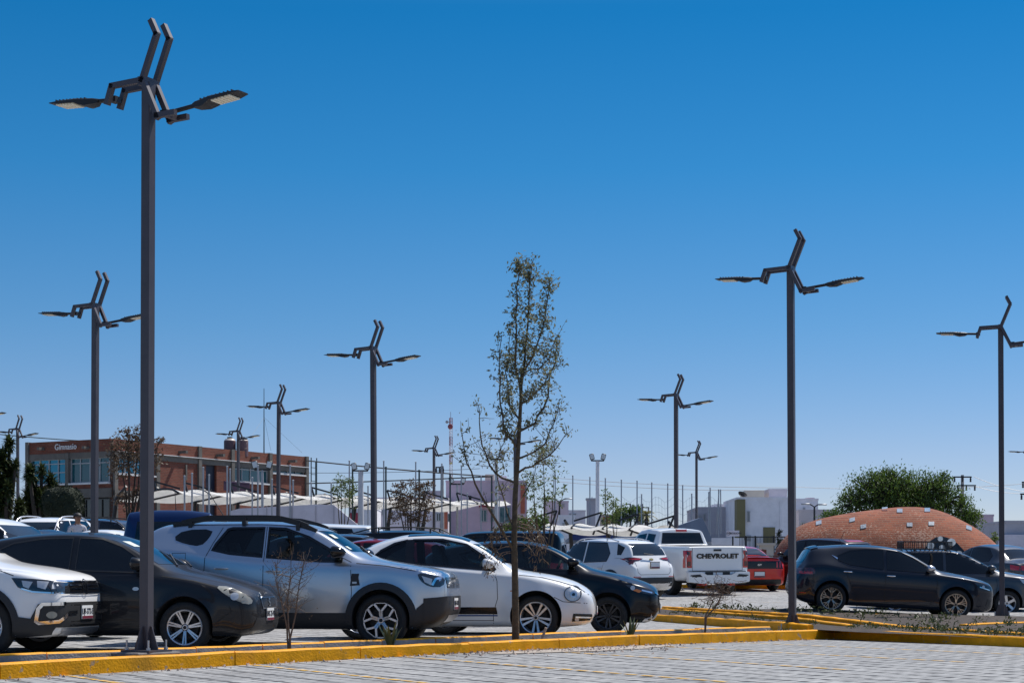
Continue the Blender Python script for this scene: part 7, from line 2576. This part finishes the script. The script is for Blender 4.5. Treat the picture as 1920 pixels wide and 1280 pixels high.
for pts, r_, n, up in br:
    q = [tp(*p) for p in pts]
    q2 = []
    for i in range(len(q) - 1):
        for s_ in (0, .5):
            q2.append(q[i] + (q[i + 1] - q[i]) * s_ + Vector((rg.gauss(0, .012), rg.gauss(0, .012), rg.gauss(0, .012))))
    q2.append(q[-1])
    tube(bmb, q2, [r_ * (1 - .75 * i / (len(q2) - 1)) for i in range(len(q2))], 6, False)
    twigs(bmb, bml, q2, rg, int(n * 1.35), .28 if n < 20 else .17, 9 if n < 20 else 15, .054, .5, .25 if n < 20 else .1, .005, .25, .035)
build('branch', bmb, BARK, yt, 60)
build('crown', bml, L_OLIVE, yt, normals=False)
# drooping dead twigs low on the trunk
bmb, bml = bmesh.new(), bmesh.new()
for k in range(16):
    sx = -1 if k % 2 else 1
    p = tp(965 + rg.uniform(-2, 2), rg.uniform(960, 1040))
    q = [p]
    ang = rg.uniform(0, 6.28)
    d = Vector((sx * rg.uniform(.6, 1), rg.gauss(0, .5), .3)).normalized()
    for i in range(9):
        d = (d + Vector((rg.gauss(0, .12) - (sx * .05 if i > 5 else 0), rg.gauss(0, .12), -.20))).normalized()
        q.append(q[-1] + d * rg.uniform(.045, .075))
    tube(bmb, q, [.007 - .0006 * i for i in range(len(q))], 4, False)
    for i in range(26):
        leaf(bml, poly_at(q, rg.uniform(.35, 1)) + Vector((rg.gauss(0, .03), rg.gauss(0, .03), rg.gauss(-.03, .04))), rg.uniform(.05, .09), rg, 1.4, .25)
build('dead_twig', bmb, TWIG, yt, 60)
build('dead_leaves', bml, L_BROWN, yt, normals=False)
bm = bmesh.new()
p = on_bed(1010, .42); bar(bm, (p.x, p.y, -.05), (p.x + .10, p.y - .02, .22), .05, .03)
tag(build('wooden_stake', bm, mat('weathered wood', (.34, .28, .22), .9, noise=(12, .3)), None), 'short pale wooden stake leaning beside the young tree', 'stake')

# ---- small bare saplings in the bed
def dry_sapling(label, px, n, ytop, seed, dense, spread):
    rg = random.Random(seed)
    b = on_bed(px, n)
    h = PZ(ytop, b.y) - .02
    t = thing('dry_sapling', label, 'sapling', (b.x, b.y, .02), group=None)
    bm, bl = bmesh.new(), bmesh.new()
    stems = []
    for s_ in range(3):
        q = [Vector((rg.gauss(0, .02), rg.gauss(0, .02), 0))]
        d = Vector((rg.gauss(0, .10), rg.gauss(0, .1), 1)).normalized()
        for i in range(7):
            d = (d + Vector((rg.gauss(0, .13), rg.gauss(0, .13), .1))).normalized()
            q.append(q[-1] + d * h * .125)
        tube(bm, q, [.013 - .0013 * i for i in range(8)], 5, False)
        stems.append(q)
    build('stem', bm, TWIG, t, 60)
    bm = bmesh.new()
    for q in stems:
        twigs(bm, bl, q, rg, dense, spread, 6, .035, .8, .42, .004, .2, .03, .2)
    build('twig', bm, TWIG, t)
    build('dry_leaves', bl, L_BROWN, t, normals=False)
dry_sapling('leafless dry sapling standing in front of the silver SUV doors', 541, .40, 1022, 4, 26, .28)
# dense dead bush head on thin stems
rg = random.Random(9)
b = on_bed(1322, .52)
t = thing('dry_bush', 'dead brown twiggy bush on thin stems in front of the white pickup', 'bush', (b.x, b.y, .02))
bm, bl = bmesh.new(), bmesh.new()
for s_ in range(3):
    x1 = rg.uniform(-.02, .22)
    q = [Vector((0, 0, 0)), Vector((-.02 + x1 * .2, .0, .26)), Vector((x1, rg.gauss(0, .05), .46)), Vector((x1 + .06, rg.gauss(0, .06), .60))]
    tube(bm, q, [.014, .011, .009, .006], 5, False)
build('stem', bm, TWIG, t, 60)
bm = bmesh.new()
for k in range(150):
    c = Vector((.18 + rg.gauss(0, .16), rg.gauss(0, .16), .66 + rg.gauss(0, .10)))
    d = Vector((rg.gauss(.3, 1), rg.gauss(0, 1), rg.gauss(0, .7))).normalized()
    tube(bm, [c - d * .07, c, c + d * .08 + Vector((0, 0, .02))], .0035, 3, False)
    for i in range(3): leaf(bl, c + d * rg.uniform(-.08, .08), .03, rg, 0, .3)
build('twig', bm, TWIG, t)
build('dry_leaves', bl, L_BROWN, t, normals=False)

def succulent(label, px, n, h, k, seed):
    rg = random.Random(seed)
    b = on_bed(px, n)
    bm = bmesh.new()
    for i in range(k):
        a = 2 * math.pi * i / k + rg.uniform(-.3, .3)
        lean = rg.uniform(.12, .45)
        L = h * rg.uniform(.7, 1.1)
        d = Vector((math.cos(a) * lean, math.sin(a) * lean, 1)).normalized()
        s = Vector((-math.sin(a), math.cos(a), 0)); o = d.cross(s)
        rings = []
        for j, (f, w) in enumerate(((0, .020), (.4, .026), (.75, .017), (1, .002))):
            c = Vector((math.cos(a) * .02, math.sin(a) * .02, 0)) + d * L * f + Vector((math.cos(a), math.sin(a), 0)) * .05 * f * f
            rings.append([bm.verts.new(c + s * w), bm.verts.new(c + o * w * .4), bm.verts.new(c - s * w), bm.verts.new(c - o * w * .15)])
        for j in range(3):
            for q in range(4):
                bm.faces.new((rings[j][q], rings[j][(q + 1) % 4], rings[j + 1][(q + 1) % 4], rings[j + 1][q]))
    return tag(build('succulent', bm, mat('succulent green', (.075, .095, .03), .55, noise=(8, .3)), None, 60, loc=(b.x, b.y, .02)), label, 'succulent')
succulent('spiky green succulent in the bed before the silver SUV front wheel', 732, .42, .34, 9, 3)
succulent('spiky green succulent in the bed before the black hatchback wheel', 1182, .45, .30, 7, 5)

# ---- weeds of the right-hand beds: ground cover
rg = random.Random(31)
bm = bmesh.new()
def weed(x, y, z, s):
    for i in range(rg.randint(8, 16)):
        leaf(bm, Vector((x + rg.gauss(0, s * .5), y + rg.gauss(0, s * .5), z + abs(rg.gauss(0, s * .4)))), s * rg.uniform(.4, .9), rg, -.6, .4)
for k in range(130):
    t = rg.random()
    a = Vector((5.5, 30.2)).lerp(Vector((8.2, 24.8)), t); b = Vector((6.3, 30.8)).lerp(Vector((8.3, 25)), t)
    p = a.lerp(b, rg.uniform(.1, .9)); weed(p.x, p.y, .06, rg.uniform(.04, .12))
for k in range(120):
    t = rg.random()
    a = Vector((3.7, 41.4)).lerp(Vector((7.8, 28.5)), t); b = Vector((4.2, 41.6)).lerp(Vector((11.5, 31.5)), t)
    p = a.lerp(b, rg.uniform(.1, .95)); weed(p.x, p.y, max(.03 + .012 * max(0, p.y - 26), ground(p.x, p.y) + .04), rg.uniform(.05, .14))
for k in range(50):
    t = rg.random()
    p = Vector((3.0, 38.0)).lerp(Vector((4.9, 31)), t) + Vector((rg.uniform(0, .5), rg.uniform(0, .4))); weed(p.x, p.y, max(.03 + .012 * max(0, p.y - 26), ground(p.x, p.y) + .04), rg.uniform(.03, .09))
for k in range(40):
    p = onA(rg.uniform(0, 15.5), rg.uniform(.22, .58)); weed(p.x, p.y, .04, rg.uniform(.02, .05))
tag(build('weeds', bm, leaf_mat('weed leaf', (.07, .085, .03), .3), None, normals=False), kind='stuff')

# ---- trees further back
def bush_tree(name, label, d, px, yb, h, crown, n, ls, lm, bark, seed, cat='tree', trunk_r=.05, stems=1, gap=0.0, clump=.35, asp=.45, droop=.3, bz=None):
    """trunk with limbs and a leaf crown made of clumps; crown is a list of (px, py, rx, ry) lobes"""
    rg = random.Random(seed)
    X = PX(px, d); g_ = ground(X, d) if bz is None else bz
    t = thing(name, label, cat, (X, d, g_))
    sc = FPX / d
    lobes = [(Vector((PX(a, d) - X, rg.uniform(-.3, .3) * rx / sc, PZ(b, d) - g_)), rx / sc, ry / sc) for a, b, rx, ry in crown]
    bm = bmesh.new()
    for s_ in range(stems):
        for c, rx, ry in lobes:
            base = Vector((rg.gauss(0, .05) * (stems > 1) * 3, rg.gauss(0, .05), 0))
            mid = Vector((base.x * .6 + c.x * .25, c.y * .25, c.z * .45))
            q = [base, mid, (mid + c) / 2 + Vector((rg.gauss(0, .06), rg.gauss(0, .06), 0)), c + Vector((0, 0, ry * .3))]
            tube(bm, q, [trunk_r, trunk_r * .75, trunk_r * .5, trunk_r * .2], 6, False)
    build('trunk', bm, bark, t, 60)
    bl, bt = bmesh.new(), bmesh.new()
    tot = sum(rx * ry for c, rx, ry in lobes)
    for c, rx, ry in lobes:
        nc = max(3, int(n * rx * ry / tot / 16))
        for k in range(nc):
            while True:
                v = Vector((rg.uniform(-1, 1), rg.uniform(-1, 1), rg.uniform(-1, 1)))
                if .12 < v.length < 1: break
            v = v.normalized() * v.length ** .6
            p = c + Vector((v.x * rx, v.y * rx * .8, v.z * ry))
            cs = clump * min(rx, ry) * rg.uniform(.5, 1.2)
            if gap and rg.random() < gap: continue
            tube(bt, [c + (p - c) * .3, p], [trunk_r * .18, trunk_r * .08], 3, False)
            for i in range(16):
                leaf(bl, p + Vector((rg.gauss(0, cs), rg.gauss(0, cs), rg.gauss(0, cs * .8))), ls * rg.uniform(.6, 1.4), rg, droop, asp)
    build('limb', bt, bark, t)
    build('crown', bl, lm, t, normals=False)
    return t
bush_tree('tree', 'big rounded deep green tree behind the brick dome', 78, 1700, 1000, 5, [(1600, 945, 30, 32), (1630, 925, 42, 42), (1665, 915, 45, 38), (1700, 925, 50, 42), (1740, 920, 42, 38), (1775, 935, 36, 34), (1805, 955, 28, 28), (1820, 975, 20, 24), (1690, 960, 80, 40), (1768, 895, 16, 12), (1660, 893, 22, 12)], 20000, .12, L_TREE, BARKD, 41, trunk_r=.16, clump=.27, asp=.38, droop=1.2)
bush_tree('tree', 'tall dry brown-leaved tree right of the second lamp post before the gym', 62, 243, 990, 5, [(240, 845, 30, 38), (225, 870, 24, 30), (265, 850, 28, 40), (285, 860, 20, 30), (240, 815, 14, 18), (262, 812, 14, 18), (298, 830, 12, 14), (232, 935, 16, 22), (262, 935, 16, 24)], 3600, .10, L_BROWN, BARKD, 43, trunk_r=.055, clump=.30, gap=.15)
bush_tree('tree', 'brown-leaved spreading small tree under the shade sails', 64, 772, 1000, 4, [(770, 918, 30, 16), (750, 915, 16, 14), (800, 912, 14, 12), (772, 940, 36, 18), (745, 940, 16, 14), (800, 940, 14, 16), (760, 968, 34, 14), (785, 970, 24, 14)], 3000, .09, L_BROWN, BARKD, 47, trunk_r=.05, clump=.28, gap=.15)
bush_tree('tree', 'slim pale green sapling left of the floodlight mast', 66, 642, 1000, 3, [(640, 905, 14, 16), (655, 912, 12, 18), (632, 925, 10, 16), (648, 932, 18, 16)], 1300, .08, L_GREEN, BARK, 53, trunk_r=.04, clump=.3, gap=.2)
bush_tree('tree', 'thin pale sapling just right of the young tree trunk', 34, 1021, 1040, 3.4, [(1018, 860, 22, 26), (1000, 890, 20, 26), (1040, 880, 18, 24), (1020, 915, 30, 24), (1000, 945, 24, 22), (1040, 930, 18, 20), (1015, 965, 26, 16), (1058, 920, 8, 14)], 1300, .055, L_GREEN, BARK, 59, trunk_r=.022, clump=.30, gap=.25)
bush_tree('tree', 'wispy sapling left of two beside the grey water tower', 70, 1139, 1000, 3, [(1136, 925, 9, 12), (1140, 945, 9, 16), (1138, 970, 7, 16)], 420, .09, L_GREEN, BARK, 61, trunk_r=.025, clump=.4, gap=.2)
bush_tree('tree', 'wispy sapling right of two beside the grey water tower', 70, 1153, 1000, 3, [(1151, 938, 8, 10), (1156, 955, 12, 14), (1150, 975, 8, 12)], 520, .09, L_GREEN, BARK, 67, trunk_r=.025, clump=.4, gap=.2)
bush_tree('tree', 'dark round tree behind the wispy saplings', 120, 1168, 1000, 3, [(1160, 968, 14, 12), (1176, 962, 12, 12), (1190, 958, 10, 10), (1200, 972, 10, 8)], 1600, .22, L_TREE, BARKD, 71, trunk_r=.08, clump=.36)
bush_tree('bush', 'olive green bush at the foot of the young tree far behind', 74, 985, 1000, 2, [(975, 985, 18, 16), (1000, 985, 18, 14), (1015, 975, 12, 12), (955, 992, 12, 10)], 1800, .11, L_TREE, BARKD, 73, cat='bush', trunk_r=.05, clump=.36)
bush_tree('bush', 'low flowering bush right before the lavender house', 86, 943, 1000, 2, [(935, 998, 12, 8), (950, 998, 10, 8)], 500, .10, L_PALM, BARKD, 79, cat='bush', trunk_r=.03, clump=.36)
bush_tree('bush', 'olive bush half hidden left of the big green tree', 90, 1560, 1000, 2, [(1552, 972, 14, 10), (1568, 965, 12, 12)], 700, .14, L_TREE, BARKD, 83, cat='bush', trunk_r=.05, clump=.36)
bush_tree('cypress', 'slim dark cypress left of the brick dome', 74, 1460, 1050, 3, [(1462, 1000, 4, 8), (1462, 1015, 5, 10), (1461, 1032, 5.5, 12)], 900, .07, L_DARK, BARKD, 89, trunk_r=.04, clump=.3)
bush_tree('bush', 'yellow-green bush at the right foot of the dome', 84, 1866, 1050, 2, [(1862, 1018, 8, 12), (1868, 1005, 6, 10)], 400, .12, L_GREEN, BARKD, 97, cat='bush', trunk_r=.03, clump=.36)

# trimmed topiary shrub: solid core of leaves with a close clipped skin
def topiary(label, d, px, py, rx, ry, seed):
    rg = random.Random(seed)
    X = PX(px, d); zc = PZ(py, d); a, b = rx * d / FPX, ry * d / FPX
    t = thing('clipped_shrub', label, 'shrub', (X, d, ground(X, d)))
    zc -= ground(X, d)
    bm = bmesh.new(); bmesh.ops.create_icosphere(bm, subdivisions=4, radius=1)
    for v in bm.verts:
        x, y, z = v.co
        f = 1 / max(1e-6, (abs(x) ** 3 + abs(y) ** 3 + abs(z) ** 3) ** (1 / 3))
        k = .93 + .05 * math.sin(9 * x) * math.sin(8 * z + y * 7)
        v.co = Vector((x * f * a * k, y * f * a * k, zc + z * f * b * k))
    core = [v.co.copy() for v in bm.verts]
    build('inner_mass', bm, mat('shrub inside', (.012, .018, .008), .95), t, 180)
    bl = bmesh.new()
    for c in core:
        for i in range(7):
            leaf(bl, c + Vector((rg.gauss(0, .03), rg.gauss(0, .03), rg.gauss(0, .03))), rg.uniform(.04, .085), rg, -.2, .5)
    build('foliage', bl, L_DARK, t, normals=False)
    bm = bmesh.new(); tube(bm, [(0, 0, -.1), (0, 0, zc - b * .7)], .12, 8); build('trunk', bm, BARKD, t)
topiary('trimmed rounded dark green shrub in front of the gym at the left', 60, 118, 945, 38, 34, 101)

# yuccas: rosettes of sword leaves on thick arms
def yucca(label, d, px, heads, seed, ls=.45):
    rg = random.Random(seed)
    X = PX(px, d); g_ = ground(X, d)
    t = thing('yucca_tree', label, 'yucca', (X, d, g_))
    bm, bl = bmesh.new(), bmesh.new()
    sc = d / FPX
    for a, b, r_ in heads:
        c = Vector((PX(a, d) - X, rg.uniform(-.5, .5), PZ(b, d) - g_))
        tube(bm, [Vector((rg.gauss(0, .1), 0, 0)), Vector((c.x * .35, c.y * .4, c.z * .5)), Vector((c.x * .8, c.y, c.z * .8)), c], [.12, .09, .06, .05], 8, False)
        L = r_ * sc * 1.5
        for i in range(190):
            v = Vector((rg.gauss(0, 1), rg.gauss(0, 1), rg.gauss(.25, .9))).normalized()
            s = v.cross(Vector((0, 0, 1)))
            if s.length < .05: continue
            s.normalize()
            w = L * .10
            p0 = c + Vector((0, 0, rg.uniform(-L * .5, L * .2)))
            tip = p0 + v * L * rg.uniform(.7, 1.05) + Vector((0, 0, -L * .12))
            m_ = p0 + v * L * .5
            vs = [bl.verts.new(p0 - s * w * .6), bl.verts.new(m_ - s * w), bl.verts.new(tip), bl.verts.new(m_ + s * w), bl.verts.new(p0 + s * w * .6)]
            bl.faces.new(vs)
    build('trunk', bm, BARKD, t, 60)
    build('crown', bl, L_YUCCA, t, normals=False)
yucca('tall dark many-headed yucca at the left edge', 60, 10, [(12, 830, 15), (4, 860, 20), (18, 880, 16), (2, 905, 22), (20, 915, 16), (32, 870, 10), (8, 945, 22), (30, 948, 16), (-12, 880, 20), (-8, 925, 22)], 111)
yucca('dark yucca clump in front of the gym left windows', 64, 72, [(64, 885, 16), (76, 880, 12), (88, 900, 16), (60, 908, 16), (98, 915, 14), (52, 930, 18), (76, 930, 18), (92, 945, 14), (45, 955, 18), (66, 958, 18)], 113)

# palm
d = 118
X = PX(1212, d); g_ = ground(X, d)
pl = thing('palm_tree', 'small yellowish palm behind the right shade sails', 'palm', (X, d, g_))
zc = PZ(965, d) - g_
bm = bmesh.new(); tube(bm, [(0, 0, 0), (0, 0, zc)], [.18, .12], 8); build('trunk', bm, BARKD, pl, 60)
rg = random.Random(5)
bl = bmesh.new()
for k in range(30):
    a = 2 * math.pi * k / 30; el = rg.uniform(-.1, 1.2)
    d_ = Vector((math.cos(a) * math.cos(el), math.sin(a) * math.cos(el), math.sin(el)))
    p = Vector((0, 0, zc)); L = .75
    prev = p
    for i in range(1, 7):
        q = p + d_ * L * i / 6 + Vector((0, 0, -.5 * (i / 6) ** 2 * L))
        s = Vector((-math.sin(a), math.cos(a), 0)) * .14 * (1 - abs(i / 6 - .5))
        bl.faces.new([bl.verts.new(prev), bl.verts.new(q + s + Vector((0, 0, -.06))), bl.verts.new(q)])
        bl.faces.new([bl.verts.new(prev), bl.verts.new(q), bl.verts.new(q - s + Vector((0, 0, -.06)))])
        prev = q
build('crown', bl, L_PALM, pl, normals=False)

# ---- person standing among the parked cars
def person(label, px, d, ytop, shirt, hair):
    X = PX(px, d); g_ = ground(X, d)
    H = min(1.78, PZ(ytop, d) - g_)
    root = thing('person', label, 'person', (X, d, g_), (0, 0, R(28)))
    k = H / 1.75
    J = [  # joint, parent, radius  (x right-hand side of the body, y forward = -y, z up)
        ((0, 0, .98), None, .135), ((0, .01, 1.15), 0, .130), ((0, .015, 1.32), 1, .150), ((0, .01, 1.44), 2, .105), ((0, -.02, 1.52), 3, .055), ((0, -.045, 1.58), 4, .075), ((.0, -.05, 1.67), 5, .095), ((0, -.04, 1.745), 6, .06),
        ((.185, .01, 1.42), 3, .062), ((.245, .02, 1.16), 8, .048), ((.235, -.12, .95), 9, .036), ((.22, -.17, .87), 10, .034),
        ((-.185, .01, 1.42), 3, .062), ((-.245, .02, 1.16), 12, .048), ((-.235, -.12, .95), 13, .036), ((-.22, -.17, .87), 14, .034),
        ((.095, 0, .88), 0, .095), ((.10, -.02, .50), 16, .065), ((.10, .02, .09), 17, .045), ((.105, -.10, .04), 18, .04),
        ((-.095, 0, .88), 0, .095), ((-.10, -.02, .50), 20, .065), ((-.10, .02, .09), 21, .045), ((-.105, -.10, .04), 22, .04)]
    for s in (1, -1):
        base = 11 if s == 1 else 15
        for f in range(5):
            if f == 0: J.append(((s * .19, -.20, .86), base, .011))
            else: J.append(((s * (.20 + .012 * f), -.185 - .004 * f, .785 + .008 * abs(f - 2)), base, .010))
    me = bpy.data.meshes.new('body')
    me.from_pydata([tuple(c * k for c in j[0]) for j in J], [(i, j[1]) for i, j in enumerate(J) if j[1] is not None], [])
    o = bpy.data.objects.new('b', me); COL.objects.link(o)
    md = o.modifiers.new('s', 'SKIN'); md.use_smooth_shade = True
    sv = me.skin_vertices[0].data
    for i, j in enumerate(J):
        sv[i].radius = (j[2] * k, j[2] * k * (.72 if i in (1, 2, 0, 3) else 1))
    sv[0].use_root = True
    o.modifiers.new('d', 'SUBSURF').levels = 2
    out = bpy.data.meshes.new_from_object(o.evaluated_get(bpy.context.evaluated_depsgraph_get()))
    bpy.data.objects.remove(o)
    skin = mat('skin', (.20, .095, .055), .55)
    out.materials.clear()
    for m_ in (skin, shirt, mat('dark jeans', (.02, .025, .04), .8)): out.materials.append(m_)
    for p in out.polygons:
        z = p.center.z / k
        p.material_index = 2 if z < .98 and abs(p.center.x) < .21 else (1 if .90 < z < 1.475 and not (z < 1.0 and abs(p.center.x) > .2) else 0)
    link('body', out, None, root, 180)
    bm = bmesh.new(); bmesh.ops.create_icosphere(bm, subdivisions=3, radius=1)
    for v in bm.verts:
        x, y, z = v.co
        if z < .0 and y < .2: z *= .05
        v.co = Vector((x * .112, y * .118 - .022, z * .10 + 1.69)) * k
    build('hair', bm, hair, root, 180)
    for s in (-1, 1):
        bm = bmesh.new(); bmesh.ops.create_icosphere(bm, subdivisions=2, radius=.012 * k); build('eye', bm, HOLE, root, 180, (s * .034 * k, -.138 * k, 1.665 * k))
        bm = bmesh.new(); bmesh.ops.create_icosphere(bm, subdivisions=2, radius=.02 * k); o = build('ear', bm, skin, root, 180, (s * .094 * k, -.03 * k, 1.65 * k)); o.scale = (.5, .8, 1.4)
    bm = bmesh.new(); prism(bm, [(-.014, 1.615), (.014, 1.615), (.006, 1.665), (-.006, 1.665)], -.165, -.12, lambda a, b, z: (a * k, z * k, b * k)); build('nose', bm, skin, root, 60)
    bm = bmesh.new(); prism(bm, [(-.022, 1.588), (.022, 1.588), (.018, 1.596), (-.018, 1.596)], -.143, -.12, lambda a, b, z: (a * k, z * k, b * k)); build('mouth', bm, mat('lip', (.22, .08, .06), .6), root)
person('person with dark hair in a pale grey top standing among the parked cars', 145, 47, 958, mat('pale grey cloth', (.42, .42, .46), .85, noise=(9, .1)), mat('black hair', (.012, .01, .009), .6))
